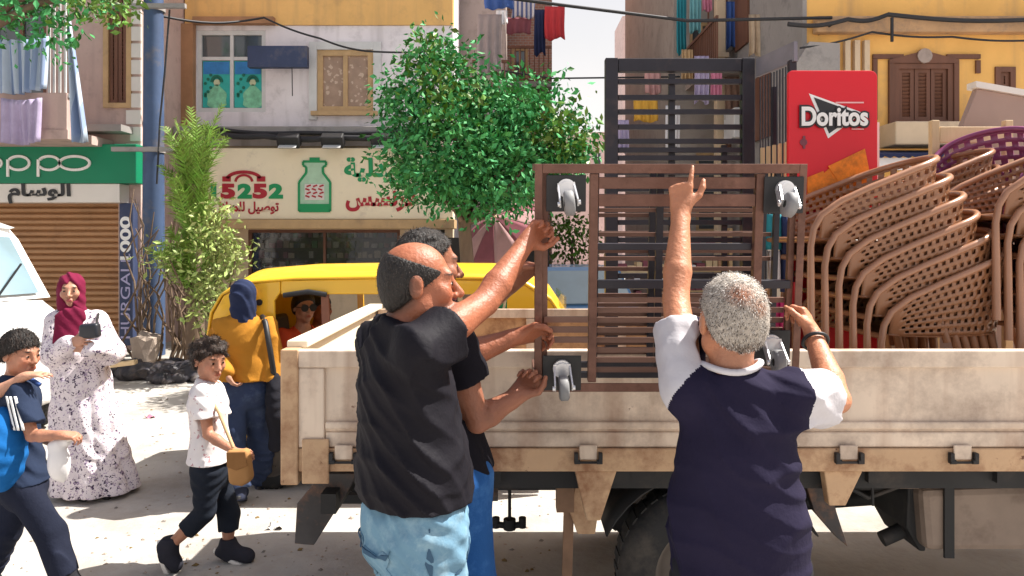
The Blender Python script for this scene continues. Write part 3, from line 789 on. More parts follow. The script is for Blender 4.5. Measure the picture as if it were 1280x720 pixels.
mb.bx(XL - .7, XL - .66, 11.9, 14.5, 5.303, 5.35); mb.build('balcony_railing', M['brownwood'], T)
shutters(T, r1, yd, M['brownwood'], .05, 3)
shutters(T, r2, yd, M['brownwood'], .05, 1)
window(T, r3, yd, M['brownwood'], M['glass'], 2)
mb = MB(); t = P(0, 74, yd).z; xa, xb = P(1090, 0, yd).x, P(1224, 0, yd).x
for a, b in ((1090, 1128), (1136, 1172), (1182, 1224)): mb.bx(P(a, 0, yd).x, P(b, 0, yd).x, yd - .035, yd - .003, t, t + .06)
for a, b in ((70, 92), (100, 118), (124, 150)): mb.bx(xb - .06, xb, yd - .036, yd - .004, P(0, b, yd).z, P(0, a, yd).z - .065)
mb.bx(xa, xa + .06, yd - .036, yd - .004, P(0, 150, yd).z, t - .006)
mb.build('wall_trim', M['brownwood'], T)
mb = MB(); g = .07; mb.poly([(r1[0] - g, yd - .05, r1[3] + .003), (r1[1] + g, yd - .05, r1[3] + .003), (r1[1] + g, yd - .05, r1[3] + .05), ((r1[0] + r1[1]) / 2, yd - .05, r1[3] + .17), (r1[0] - g, yd - .05, r1[3] + .05)], (0, .047, 0))
mb.bx(r1[0] - g, r1[0] - .003, yd - .05, yd - .003, r1[2], r1[3]); mb.bx(r1[1] + .003, r1[1] + g, yd - .05, yd - .003, r1[2], r1[3]); mb.build('window_surround', M['brownwood'], T)
mb = MB(); mb.disc(((r1[0] + r1[1]) / 2, yd - .04, P(0, 71, yd).z), (0, 1, 0), .1, .06, 12); mb.build('medallion', M['taupe'], T)
mb = MB(); mb.bx(P(1098, 0, yd).x, XR, yd - .45, yd - .003, P(0, 186, yd).z, P(0, 158, yd).z); mb.build('balcony_ledge', M['beigewall'], T, bevel=.02)
mb = MB(); mb.bx(P(1015, 0, yd).x, XR, yd - .16, yd - .003, P(0, 44, yd).z, P(0, 24, yd).z); mb.build('cornice', mat('stained_cornice', (.5, .31, .17), .9, var=.25, scale=2, dirt=(.25, .18, .14), dirt_amt=.5), T, bevel=.02)
mb = MB()
for px in (1058, 1070, 1082): mb.bx(P(px, 0, yd).x - .05, P(px, 0, yd).x + .02, yd - .08, yd - .003, P(0, 110, yd).z, P(0, 52, yd).z)
mb.build('pilaster', M['beigewall'], T)
mb = MB(); pts = [P(988, 92, 9.7), P(1012, 52, 9.7), P(1050, 54, 9.7), P(1050, 92, 9.7)]; mb.poly(pts, (0, .29, 0)); mb.build('porch_gable', M['greywall'], T)
T = thing('shop_awning', 'dark blue scalloped awning under the ledge of the yellow building', 'awning', P(1150, 195, 9.4))
mb = MB()
a, b = P(1094, 192, 9.3), P(1240, 192, 9.3)
mb.grid(lambda u, v: Vector((a.x + (b.x - a.x) * u, 9.97 - .7 * v, a.z + .12 - .14 * v - (.035 * abs(math.sin(u * 40)) if v > .95 else 0))), 80, 4)
mb.build('canopy', M['clothnavy'], T, solid=.01)
mb = MB(); mb.bx(a.x, b.x, 9.36, 9.4, a.z - .2, a.z - .045); mb.build('valance', M['clothwhite'], T)

# laundry and balcony clutter over the side street
rl = random.Random(11)
def cloth(label, px0, px1, py0, py1, Y, m, n=3, amp=.03, name='hung_cloth'):
    a, b = P(px0, py1, Y), P(px1, py0, Y); mb = MB(); ph = rl.random() * 6
    def fn(u, v):
        x = a.x + (b.x - a.x) * (u + (.04 * math.sin(ph + v * 4)) * (1 - v)); e = .05 * (b.z - a.z) * math.sin(u * 7 + ph)
        return Vector((x, Y + amp * math.sin(u * n * 6.28 + ph) * (1.2 - v), a.z + (b.z - a.z) * v + e * (1 - v)))
    mb.grid(fn, 26, 8)
    return tag(mb.build(name, m, origin=((a.x + b.x) / 2, Y, b.z), solid=.008), label, 'laundry', 'laundry hanging over the street')
cloth('red cloth hanging out into the white sky beside the brick block', 681, 706, 8, 49, 15.2, M['clothred'])
cloth('navy cloth with a long tail hung left of the red one', 668, 682, 12, 68, 15.3, M['clothnavy'])
cloth('striped pale sheet hung at the top of the brick block', 640, 668, -6, 22, 15.3, M['stripecloth'])
cloth('deep blue blanket folded over the highest left balcony', 606, 642, -14, 11, 12.75, M['clothblue'])
cloth('long grey brown sheet hung down the taupe block', 597, 627, 18, 92, 12.7, mat('grey_sheet', (.25, .21, .21), .9, var=.2, scale=3))
cloth('wine coloured cloth below the striped sheet', 632, 664, 22, 42, 15.35, M['clothwine'])
cloth('small white cloth hung beside the grey sheet', 620, 634, 13, 30, 12.74, M['clothwhite'])
cloth('teal cloth hung high above the black rack', 846, 858, -8, 66, 13.1, M['clothteal'])
cloth('pale teal shirt hung next to the teal cloth', 862, 876, -10, 40, 13.05, mat('pale_teal_cloth', (.16, .38, .42), .9, var=.2))
cloth('navy trousers hung before the beige corner column', 908, 924, 2, 60, 12.9, M['clothblue'])
cloth('pink towel hung at the top of the grey corner block', 878, 890, -12, 14, 13.1, M['clothpink'])
cloth('wine red rug hung on the rosy brown block', 834, 848, 8, 58, 19.9, M['clothwine'])
cloth('pink rug hung beside the wine one on the rosy block', 822, 832, 0, 40, 19.8, M['clothpink'])
cloth('lilac sheet hung low behind the slats of the black rack', 868, 886, 70, 128, 11.8, M['clothlil'])
cloth('pink shirt hung low behind the slats of the black rack', 888, 902, 84, 124, 11.8, M['clothpink'])
cloth('yellow cloth hung behind the middle slats of the black rack', 792, 822, 122, 152, 12.4, mat('yellow_hung_cloth', (.6, .33, .05), .9, var=.2))
cloth('lilac cloth hung low on the left of the yellow one', 770, 786, 150, 190, 12.2, M['clothlil'])
cloth('beige sheet hung over the side balcony of the yellow building', 936, 958, 18, 70, 11.7, mat('beige_hung_cloth', (.5, .38, .27), .9, var=.2))
cloth('grey shirt hung beside the beige sheet', 962, 980, 8, 46, 11.6, mat('grey_hung_cloth', (.3, .28, .3), .9, var=.2))
cloth('pale brown rug hung above the black rack on its left', 852, 866, 62, 100, 12.8, M['chairtan'] if 'chairtan' in M else M['tanwood'])
cloth('faded rose sheet hung on the grey block behind the slats', 806, 826, 84, 118, 12.9, mat('rose_hung_cloth', (.5, .28, .27), .9, var=.2))
cloth('dark brown blanket hung low behind the right slats', 906, 930, 96, 150, 12.6, mat('brown_hung_cloth', (.2, .12, .09), .9, var=.25))
cloth('white cloth hung low on the right of the yellow one', 832, 850, 132, 186, 12.4, M['clothwhite'])
# corner column
T = thing('corner_column', 'beige plastered column at the corner of the grey block', 'column', P(900, 300, 12.9))
mb = MB(); x = P(900, 0, 12.95).x; mb.bx(x - .07, x + .09, 12.9, 13.1, 0, 8.5); mb.bx(x - .12, x + .14, 12.86, 13.14, P(0, 72, 12.9).z, P(0, 66, 12.9).z); mb.build('column', M['beigewall'], T, bevel=.01)

# overhead cables
def cable(label, pts, r=.012, sag=.0):
    a = [P(*p) for p in pts]; out = []
    for i in range(len(a) - 1):
        for k in range(10): out.append(a[i].lerp(a[i + 1], k / 10) - Vector((0, 0, sag * math.sin(math.pi * k / 10))))
    out.append(a[-1])
    mb = MB(); mb.tube(out, r, 6)
    return tag(mb.build('overhead_cable', M['cable'], origin=a[0]), label, 'cable', 'cables strung across the street')
cable('thick cable sagging across the sky from the brick block to the right', [(560, -12, 9.6), (700, 6, 9.6), (860, 26, 9.8), (1040, 22, 9.8)], .022)
cable('thin cable crossing the sky gap at the height of the tree top', [(600, 84, 13.3), (690, 98, 13.3), (850, 96, 13.2)], .016)
cable('bundle cable looping along the ledge above the pharmacy sign', [(250, 164, 11.45), (330, 170, 11.4), (420, 172, 11.4), (560, 166, 11.45)], .05, .04)
cable('second bundle cable lying under the loop above the pharmacy sign', [(250, 158, 11.5), (380, 166, 11.48), (560, 158, 11.5)], .035, .05)
cable('cable running down from the ochre upper wall to the wooden window', [(330, 22, 11.6), (400, 48, 11.6), (458, 64, 11.6), (560, 62, 11.6)], .016, .03)
cable('cable along the top of the pharmacy wall to the blue pole', [(192, 18, 10.1), (330, 22, 11.6)], .018, .1)
cable('drooping cable against the dark blue pole', [(212, 12, 10.0), (206, 90, 10.0), (200, 150, 10.0), (196, 230, 10.0)], .014)
cable('tangled cable along the cornice of the yellow building', [(985, 30, 9.7), (1060, 24, 9.75), (1110, 18, 9.75), (1300, 24, 9.75)], .03, .05)
cable('thin cable under the cornice of the yellow building', [(1000, 60, 9.7), (1090, 40, 9.75), (1190, 46, 9.75), (1300, 50, 9.75)], .014, .03)
cable('cable from the grey corner block to the yellow cornice', [(930, 98, 12.8), (985, 60, 10.5), (1040, 30, 9.8)], .018, .05)
T = tag(MB().beam(P(1115, 22, 9.7), P(1115, 52, 9.7), .03, .03).build('cable_hook', M['cable'], origin=P(1115, 22, 9.7)), 'short black hook hanging from the yellow cornice cable', 'hook')

# ------------------------------------------------------------------ plants
def leaves(blobs, n, size, seed, droop=.3, shell=.55, asp=.5, mb=None):
    rg = random.Random(seed); mb = mb or MB()
    vols = [b[1][0] * b[1][1] * b[1][2] for b in blobs]; tot = sum(vols)
    for (c, r), v in zip(blobs, vols):
        c = Vector(c)
        # twigs' ends first, leaves gathered about them
        nt = max(3, int(n * v / tot / 9))
        for t in range(nt):
            d = Vector((rg.gauss(0, 1), rg.gauss(0, 1), rg.gauss(0, 1))).normalized(); q = rg.uniform(shell, 1.08)
            tip = c + Vector((d.x * r[0], d.y * r[1], d.z * r[2])) * q
            for k in range(9):
                p = tip + Vector((rg.gauss(0, 1), rg.gauss(0, 1), rg.gauss(0, 1))) * size * 1.25
                s = size * rg.choice((.55, .8, 1.0, 1.3))
                a = (d * .7 + Vector((rg.uniform(-1, 1), rg.uniform(-1, 1), rg.uniform(-1, 1) - droop))).normalized()
                b = a.cross(Vector((rg.uniform(-1, 1), rg.uniform(-1, 1), rg.uniform(-.3, 1)))).normalized(); nn = a.cross(b)
                w = s * asp * .5
                mb.add([p, p + a * s * .5 + b * w + nn * s * .06, p + a * s, p + a * s * .5 - b * w + nn * s * .06, ], [(0, 1, 2, 3)])
    return mb

T = thing('street_tree', 'leafy green street tree in front of the pharmacy sign', 'tree', P(585, 470, 8.6))
Y = 8.6
base = P(585, 478, Y); base.z = 0
mb = MB(); c0 = P(580, 275, Y)
mb.tube([base, base.lerp(c0, .5) + Vector((.05, 0, 0)), c0], [.11, .085, .075], 10)
for (px, py, dy, r) in ((520, 190, .2, .045), (560, 130, -.2, .05), (610, 160, .3, .05), (655, 210, -.2, .045), (700, 175, .2, .03), (545, 240, -.5, .035), (640, 250, .5, .04)):
    e = P(px, py, Y + dy); mid = c0.lerp(e, .5) + Vector((.05, .1, -.05)); mb.tube([c0 - Vector((0, 0, .05)), mid, e], [r, r * .7, r * .3], 7)
mb.build('trunk', M['bark'], T)
bl = []
for (px, py, dy, rx, rz) in ((545, 100, 0, .42, .42), (520, 150, .1, .42, .38), (505, 205, -.1, .3, .26), (560, 190, -.35, .52, .5), (600, 150, .2, .42, .42), (615, 215, -.3, .5, .45), (650, 180, .2, .42, .42), (690, 180, .1, .4, .36), (718, 168, .1, .24, .3), (735, 190, .1, .14, .14), (480, 175, .1, .14, .12), (486, 118, .1, .12, .1), (575, 62, .1, .12, .12), (580, 232, -.2, .42, .24), (640, 228, .1, .38, .26), (530, 228, .3, .35, .22), (540, 72, .1, .22, .24), (685, 128, .1, .24, .24), (632, 140, .0, .34, .3), (610, 108, .1, .26, .24), (655, 130, -.2, .3, .26), (700, 215, .1, .25, .2), (497, 243, 0, .2, .1), (500, 110, .2, .2, .2), (668, 240, .3, .18, .16)):
    bl.append((P(px, py, Y + dy), (rx, rx * .9, rz)))
mb = leaves(bl, 13500, .088, 3); mb.cur = 1
leaves([(P(705, 170, Y - .1), (.3, .3, .28)), (P(540, 75, Y), (.22, .25, .25)), (P(560, 130, Y - .3), (.3, .2, .3))], 900, .1, 5, mb=mb).build('crown', [M['leaf'], M['leaflight']], T, fixn=False)  # brighter leaves paint the sunlit patches of the crown

# tree overhanging the top left corner
T = thing('overhanging_tree', 'dark leafy branch hanging into the top left corner over the balcony', 'tree', P(-40, 500, 8.4))
Y = 8.4
mb = MB(); b0 = P(-70, 500, Y); b0.z = 0; t0 = P(-60, 60, Y)
mb.tube([b0, b0.lerp(t0, .5), t0, t0 + Vector((.1, 0, 1.5))], [.16, .13, .11, .07], 10)
for px, py in ((40, 20), (90, -20), (20, -60), (130, -10)): mb.tube([t0, t0.lerp(P(px, py, Y), .55) + Vector((0, 0, .15)), P(px, py, Y)], [.07, .04, .015], 7)
mb.build('trunk', M['bark'], T)
mb = leaves([(P(20, 12, Y), (.4, .4, .32)), (P(65, 15, Y), (.3, .3, .4)), (P(-30, 10, Y), (.5, .5, .35)), (P(60, -50, Y), (.8, .6, .35)), (P(-40, -70, Y), (.8, .7, .5)), (P(108, -6, Y - .1), (.3, .3, .16)), (P(140, 2, Y - .1), (.2, .2, .1))], 3600, .1, 8); mb.cur = 1
leaves([(P(105, 2, Y - .3), (.35, .2, .13)), (P(148, 8, Y - .3), (.2, .2, .1))], 330, .09, 9, mb=mb).build('crown', [M['leaf'], M['leaflight']], T, fixn=False)

# tall palm-like plant by the pole
T = thing('palm_plant', 'tall narrow palm with feathery upright fronds beside the blue pole', 'palm', P(244, 430, 9.3))
Y = 9.3; rg = random.Random(2)
b0 = P(245, 445, Y); b0.z = 0
mb = MB(); mb.tube([b0, P(243, 330, Y), P(240, 230, Y)], [.12, .1, .08], 10); mb.build('trunk', M['bark'], T)
for k in range(100):
    t = k / 100; st = P(243 + rg.uniform(-6, 6), 385 - 165 * t, Y)
    az = rg.uniform(0, 6.283); L = rg.uniform(.7, 1.12) * (1 if t > .3 else .8); lean = rg.uniform(.10, .5) if t > .25 else rg.uniform(.3, .8)
    out = Vector((math.cos(az), math.sin(az), 0)); sp = []
    for i in range(13):
        s = i / 12; sp.append(st + out * (lean * L * (s + .35 * s * s) * .75) + Vector((0, 0, L * (s - .28 * lean * 1.6 * s * s))))
    mb = MB(); mb.tube(sp, [.012 - .009 * i / 12 for i in range(13)], 5)
    for i in range(1, 25):
        f = i / 2; q = sp[min(12, int(f))].lerp(sp[min(12, int(f) + 1)], f % 1)
        d = (sp[min(12, int(f) + 1)] - sp[max(0, int(f) - 1)]).normalized(); sd = d.cross(Vector((rg.uniform(-.3, .3), rg.uniform(-.3, .3), 1)) + out).normalized()
        ln = .19 * math.sin(math.pi * (.15 + .8 * i / 25)) + .03
        for sgn in (-1, 1):
            tip = q + (sd * sgn * .85 + d * .75).normalized() * ln + Vector((0, 0, -.02)); wv = d * .017
            mb.add([q - wv, q + wv + sd * sgn * .01, tip], [(0, 1, 2)])
    mb.build('frond', M['frond'], T, fixn=False)
T = thing('variegated_shrub', 'pale variegated shrub growing at the foot of the palm', 'shrub', P(270, 440, 9.0))
mb = MB()
for px, py in ((270, 300), (295, 320), (255, 360), (280, 390), (210, 320)): mb.tube([P(262, 450, 9.0), P((px + 262) / 2 + 4, (py + 450) / 2, 9.0), P(px, py, 8.95)], [.025, .018, .008], 6)
mb.build('stem', M['bark'], T)
leaves([(P(268, 300, 8.95), (.15, .2, .28)), (P(290, 325, 8.95), (.17, .2, .12)), (P(262, 385, 8.9), (.13, .2, .36)), (P(272, 350, 8.9), (.15, .2, .2)), (P(205, 322, 8.9), (.18, .15, .12)), (P(265, 270, 9), (.14, .15, .2))], 1900, .08, 21, .2, .3, .45).build('foliage', M['varleaf'], T, fixn=False)
T = thing('bare_climber', 'tangle of bare brown climber stems between the strip sign and the palm', 'climber', P(210, 440, 9.7))
mb = MB()
for k in range(22):
    x = rg.uniform(170, 232); y0 = rg.uniform(225, 330); p = [P(x + rg.uniform(-12, 12) + 10 * math.sin(i + k), 455 - (455 - y0) * i / 6, 9.75 + rg.uniform(-.15, .15)) for i in range(7)]
    mb.tube(p, [.02 - .0022 * i for i in range(7)], 5)
mb.build('stem', M['bark'], T)
T = thing('roadside_bush', 'small bright green bush seen through the trolley frame beyond the tuk-tuk', 'shrub', P(715, 330, 15))
mb = MB(); mb.tube([(P(715, 0, 15).x, 15, 0), P(715, 300, 15)], [.06, .02], 6); mb.build('stem', M['bark'], T)
leaves([(P(715, 300, 15), (.5, .4, .45)), (P(700, 285, 15), (.3, .3, .3))], 700, .12, 31).build('foliage', M['leaflight'], T, fixn=False)

# rubble and stones by the kerb
def rock(mb, c, s, seed):
    rg = random.Random(seed); c = Vector(c)
    bm = bmesh.new(); bmesh.ops.create_icosphere(bm, subdivisions=2, radius=1)
    for v in bm.verts:
        n = v.co.normalized(); k = 1 + rg.uniform(-.2, .22); q = Vector((max(-.72, min(.72, n.x)), max(-.72, min(.72, n.y)), max(-.68, min(.68, n.z)))) * k * 1.3
        v.co = Vector((q.x * s[0], q.y * s[1], q.z * s[2]))
    vs = [c + v.co for v in bm.verts]; fs = [[v.index for v in f.verts] for f in bm.faces]; bm.free()
    return mb.add(vs, fs)
mstone = mat('pale_rubble_stone', (.36, .29, .24), .95, var=.2, scale=6, bump=.6)
mdark = mat('dark_rubbish', (.04, .037, .045), .5, var=.7, scale=9, bump=.6, dirt=(.16, .13, .11), dirt_amt=.4, dirt_scale=6)
c = P(183, 448, 9.6); c.z = .3
tag(rock(MB(), c, (.15, .14, .22), 3).build('stone_block', mstone, origin=(c.x, c.y, 0)), 'pale upright stone block at the foot of the strip sign', 'stone')
RUBBISH = ((150, 9.3, .17, 'dark heap of rubbish nearest the closed shutter'), (172, 9.1, .19, 'dark rubbish bag below the stone block'), (196, 9.2, .22, 'larger dark rubbish bag between the stone block and the palm'), (222, 9.1, .19, 'dark rubbish bag at the foot of the palm'), (246, 9.0, .17, 'dark rubbish bag right of the palm, behind the girl'), (208, 8.8, .12, 'small dark rubbish bag in front of the heap'))
c = P(150, 0, 8.75); tag(MB().box((c.x, 8.75, .24), (.36, .12, .05), (0, R(-6), R(8))).build('plank', M['palewood'], origin=(c.x, 8.75, .1), bevel=.005), 'pale plank lying on the rubbish by the woman in the patterned dress', 'plank')

# grit, pebbles and dry leaves strewn over the street
rg = random.Random(77); mb = MB()
for k in range(1500):
    Y = 3.2 + 6.5 * rg.random() ** 1.3; px = rg.uniform(-20, 700); x = (px - 640) / FPX * Y; s = rg.choice((.004, .006, .009, .013)) * rg.uniform(.7, 1.4); a = rg.uniform(0, 3)
    if Y > 8.4: s *= 1.6
    mb.cur = rg.choice((0, 0, 0, 1, 2))
    q = [Vector((x + math.cos(a + t) * s * rg.uniform(.7, 1.3), Y + math.sin(a + t) * s * rg.uniform(.7, 1.3), .002)) for t in (0, 1.57, 3.14, 4.71)]
    top = Vector((x, Y, s * rg.uniform(.5, 1)))
    mb.add(q + [top], [(0, 1, 4), (1, 2, 4), (2, 3, 4), (3, 0, 4)])
tag(mb.build('grit', [mstone, mat('grey_grit', (.2, .18, .16), .95), mat('dry_leaf', (.2, .13, .05), .9)]), kind='stuff')
for k, (px, py, m, lb) in enumerate(((205, 500, 'signwhite', 'scrap of white paper lying in the street behind the walking girl'), (188, 522, 'clothpink', 'pinkish wrapper lying in the street left of the walking girl'), (345, 660, 'signwhite', 'crumpled paper cup lying near the rear mudflap of the truck'))):
    Y = CAM_H * FPX / (py - HOR); c = P(px, py, Y); mb = MB(); r2 = random.Random(k)
    mb.grid(lambda u, v: c + Vector(((u - .5) * .09, (v - .5) * .07, .012 + .014 * math.sin(u * 7 + v * 5 + k))), 6, 5); tag(mb.build('litter', M[m], origin=(c.x, c.y, 0), solid=.002), lb, 'litter', 'litter lying in the street')
# ------------------------------------------------------------------ object materials
M['truck'] = mat('cream_truck_paint', (0.7, 0.57, 0.45), 0.5, var=0.14, scale=2.5, dirt=(0.36, 0.27, 0.21), dirt_amt=0.55, dirt_scale=3, bump=0.3, bscale=5, streak=((.33, .19, .12), 9, .75), chips=((.15, .06, .03), 10, .655))
M['trucklow'] = mat('rust_stained_paint', (0.52, 0.34, 0.2), 0.65, var=0.12, scale=4, dirt=(0.25, 0.11, 0.05), dirt_amt=0.5, dirt_scale=6, bump=0.3, chips=((.12, .045, .02), 14, .64))
M['rusty'] = mat('rusty_inner_panel', (0.5, 0.3, 0.16), 0.75, var=0.2, scale=5, dirt=(0.2, 0.09, 0.045), dirt_amt=0.6, dirt_scale=9, bump=0.3)
M['chassis'] = mat('black_chassis', (0.02, 0.02, 0.021), 0.7, var=0.3, scale=4, dirt=(0.07, 0.055, 0.045), dirt_amt=0.3)
M['mudflap'] = mat('dusty_mudflap', (0.06, 0.055, 0.055), 0.8, var=0.3, scale=6, dirt=(0.24, 0.12, 0.07), dirt_amt=0.45, dirt_scale=5)
M['tyre'] = mat('tyre_rubber', (0.025, 0.025, 0.026), 0.85, var=0.25, scale=8, dirt=(0.1, 0.085, 0.07), dirt_amt=0.3)
M['rim'] = mat('dusty_wheel_rim', (0.12, 0.1, 0.085), 0.6, 0.3, var=0.2, scale=5)
M['tank'] = mat('brown_grey_tank', (0.25, 0.19, 0.15), 0.7, var=0.2, scale=4, dirt=(0.12, 0.08, 0.06), dirt_amt=0.4)
M['trolley'] = mat('brown_angle_iron', (0.16, 0.078, 0.056), 0.5, 0.35, var=0.3, scale=9, dirt=(0.1, 0.045, 0.03), dirt_amt=0.5, dirt_scale=12, bump=0.25)
M['slat'] = mat('brown_shelf_slat', (0.17, 0.092, 0.068), 0.55, 0.2, var=0.3, scale=8, stretch=(.2, 1, 1), dirt=(0.09, 0.045, 0.03), dirt_amt=0.45)
M['blackmetal'] = mat('black_rack_paint', (0.022, 0.02, 0.028), 0.45, 0.1, var=0.3, scale=5, dirt=(0.09, 0.06, 0.055), dirt_amt=0.25)
M['steel'] = mat('zinc_plated_steel', (0.68, 0.68, 0.7), 0.38, 0.6, var=0.12, scale=12)
M['rubbergrey'] = mat('grey_castor_rubber', (0.22, 0.22, 0.225), 0.6, var=0.15)
M['chair'] = mat('brown_moulded_plastic', (0.25, 0.11, 0.052), 0.3, var=0.12, scale=5, spec=0.5)
M['chairtan'] = mat('tan_moulded_plastic', (0.38, 0.19, 0.095), 0.4, var=0.1, scale=5, spec=0.5)
M['chairpurple'] = mat('purple_moulded_plastic', (0.22, 0.045, 0.13), 0.3, var=0.1, scale=4, spec=0.55)
M['red'] = mat('red_display_card', (0.68, 0.008, 0.022), 0.35, var=0.05, scale=2)
M['tuk'] = mat('yellow_vehicle_paint', (0.9, 0.52, 0.025), 0.35, var=0.06, scale=2, coat=0.4, dirt=(0.5, 0.27, 0.05), dirt_amt=0.12)
M['vanwhite'] = mat('white_vehicle_paint', (0.72, 0.71, 0.7), 0.3, var=0.04, scale=2, coat=0.5, dirt=(0.5, 0.47, 0.42), dirt_amt=0.12)
M['bluecar'] = mat('blue_vehicle_paint', (0.08, 0.2, 0.38), 0.3, var=0.06, coat=0.5)
M['chrome'] = mat('chrome_trim', (0.7, 0.7, 0.7), 0.15, 1.0, var=0)
M['lamp'] = mat('headlamp_lens', (0.7, 0.7, 0.68), 0.1, var=0.1)

def wheel(parent, c, r, w, ax=(0, 1, 0)):
    c = Vector(c); a = Vector(ax)
    mb = MB(); h = w / 2
    mb.lathe(c, a, [(r * .6, -h * .9), (r * .82, -h), (r * .95, -h * .8), (r, -h * .45), (r, h * .45), (r * .95, h * .8), (r * .82, h), (r * .6, h * .9)], 36)
    for k in range(40):                                          # tread blocks
        t = k * 6.2832 / 40; x, u, d = frame(a); q = x * math.cos(t) + u * math.sin(t)
        mb.beam(c + q * (r - .004) - a * h * .5, c + q * (r - .004) + a * h * .5, r * .09, .014, up=q)
    ty = mb.build('wheel', M['tyre'], parent)
    mb = MB(); mb.lathe(c, a, [(.0, -h * .35), (r * .2, -h * .5), (r * .25, -h * .3), (r * .5, -h * .25), (r * .57, -h * .8), (r * .61, -h * .85), (r * .61, h * .85), (r * .5, h * .3), (0, h * .3)], 30)
    for k in range(5):
        t = k * 6.2832 / 5; x, u, d = frame(a); mb.disc(c + (x * math.cos(t) + u * math.sin(t)) * r * .33 - a * h * .33, a, r * .04, .02, 8)
    mb.build('rim', M['rim'], ty)
    return ty

# ------------------------------------------------------------------ truck
YN, YFAR = 2.79, 4.49
XT0, XT1 = P(355, 0, YN).x, 3.7
ZT, ZB = P(0, 438, YN).z, P(0, 590, YN).z
T = thing('flatbed_truck', 'cream dropside flatbed truck with rust stained side panels, being loaded', 'truck', (1.0, 3.6, 0))
zq = lambda py: P(0, py, YN).z
xq = lambda px: P(px, 0, YN).x
mb = MB()
mb.bx(XT0 + .02, XT1, YN + .02, YN + .045, ZB + .01, ZT - .012)                    # plate
mb.bx(XT0, XT1, YN, YN + .05, zq(460), ZT)                                         # top rail
mb.bx(XT0, xq(405), YN + .003, YN + .048, zq(560), zq(460) - .001)                 # end post
mb.bx(xq(405) + .002, XT1, YN + .01, YN + .04, zq(560), zq(541))                   # pressed ledge
mb.bx(xq(405) + .002, XT1, YN + .004, YN + .03, zq(541) + .012, zq(532) + .012)
o = mb.build('side_panel', M['truck'], T, bevel=.006)
mb = MB(); mb.bx(XT0 + .03, XT1, YN + .002, YN + .06, ZB, zq(561)); mb.build('bottom_rail', M['trucklow'], T, bevel=.005)
mb = MB(); mb.bx(XT0 + .05, XT1, YFAR - .05, YFAR, ZB, ZT); mb.build('side_panel', M['rusty'], T, bevel=.006)
mb = MB(); x = XT0 + .4
mb.bx(XT0 + .06, XT1, YFAR - .075, YFAR - .052, ZT - .05, ZT + .004)
while x < XT1: mb.bx(x, x + .05, YFAR - .072, YFAR - .053, .9, ZT - .053); x += .55
mb.build('panel_rib', M['truck'], T, bevel=.003)
mb = MB(); mb.bx(XT0, XT0 + .045, YN + .052, YFAR - .002, ZB, ZT); mb.bx(XT0 - .006, XT0 + .075, YN + .054, YFAR - .004, ZT + .002, ZT + .03); mb.bx(XT0 + .046, XT0 + .06, YN + .2, YFAR - .2, .98, 1.16); mb.build('tailgate', mat('sunlit_tailgate_paint', (.72, .66, .52), .5, var=.08, dirt=(.5, .4, .25), dirt_amt=.25), T, bevel=.005)  # paler than the side panels: sunlight on the inner face painted in
mb = MB(); mb.bx(XT0 + .047, XT1, YN + .062, YFAR - .077, ZB + .03, .885); mb.build('bed_floor', mat('worn_bed_floor', (.3, .2, .13), .8, var=.3, scale=5, dirt=(.45, .36, .27), dirt_amt=.4), T)
# corner post and its bracket
mb = MB(); mb.bx(XT0 - .012, XT0 + .055, YN - .008, YN + .06, zq(606), ZT + .004); mb.bx(xq(378), xq(412), YN - .012, YN - .001, zq(604), zq(548)); mb.build('corner_post', M['trucklow'], T, bevel=.006)
for px in (430, 735, 1060, 1202):
    mb = MB(); cx = xq(px); mb.bx(cx - .034, cx + .034, YN - .009, YN - .001, zq(574), zq(556)); h = mb.build('hinge', M['truck'], T, bevel=.005)
    mb = MB()
    for sx in (-.046, .046): mb.beam((cx + sx, YN - .012, zq(565)), (cx + sx, YN - .012, zq(578)), .014, .02); mb.disc((cx + sx * .9, YN - .015, zq(576)), (1, 0, 0), .009, .02, 8)
    mb.tube([(cx - .05, YN - .012, zq(577)), (cx + .05, YN - .012, zq(577))], .005, 6); mb.build('hinge_pin', M['chassis'], h)
for a, b, c, d, e in ((719, 772, 752, 734, 655), (1033, 1082, 1062, 1041, 636)):
    mb = MB(); mb.poly([(xq(a), YN + .02, ZB - .002), (xq(b), YN + .02, ZB - .002), (xq(c), YN + .03, zq(e)), (xq(d), YN + .03, zq(e))], (0, .05, 0)); mb.build('gusset', M['trucklow'], T, bevel=.005)
# chassis
mb = MB(); mb.bx(XT0 + .2, XT1, 3.28, 3.36, .60, .80); mb.bx(XT0 + .2, XT1, 3.94, 4.02, .60, .80)
x = XT0 + .25
while x < XT1: mb.bx(x, x + .07, YN + .07, YFAR - .08, .77, .855); x += .5
for x in (-.3, .6, 1.5, 2.5): mb.bx(x, x + .08, 3.362, 3.938, .62, .76)
mb.bx(XT0 + .1, XT0 + .16, YN + .15, YFAR - .15, .62, .7); mb.bx(xq(596), XT1, YN + .1, YN + .13, .74, .83)
mb.build('chassis', M['chassis'], T)
mb = MB(); mb.tube([(.79, 2.95, .36), (.79, 4.3, .36)], .06, 12); mb.lathe((.79, 3.63, .36), (0, 1, 0), [(.05, -.2), (.14, -.1), (.16, 0), (.14, .1), (.05, .2)], 16)
for yy in (3.2, 4.1): mb.poly([(.25, yy, .66), (.79, yy, .45), (1.33, yy, .66), (1.33, yy, .63), (.79, yy, .41), (.25, yy, .63)], (0, .07, 0))
mb.build('axle', M['chassis'], T)
wheel(T, (.79, 3.04, .36), .36, .2); wheel(T, (.79, 4.24, .36), .36, .2)
mb = MB()
mb.grid(lambda u, v: Vector((.79 + .46 * math.cos(R(25 + 130 * u)), 2.9 + .3 * v, .36 + .44 * math.sin(R(25 + 130 * u)))), 14, 2); mb.build('mudguard', M['chassis'], T, solid=.006)
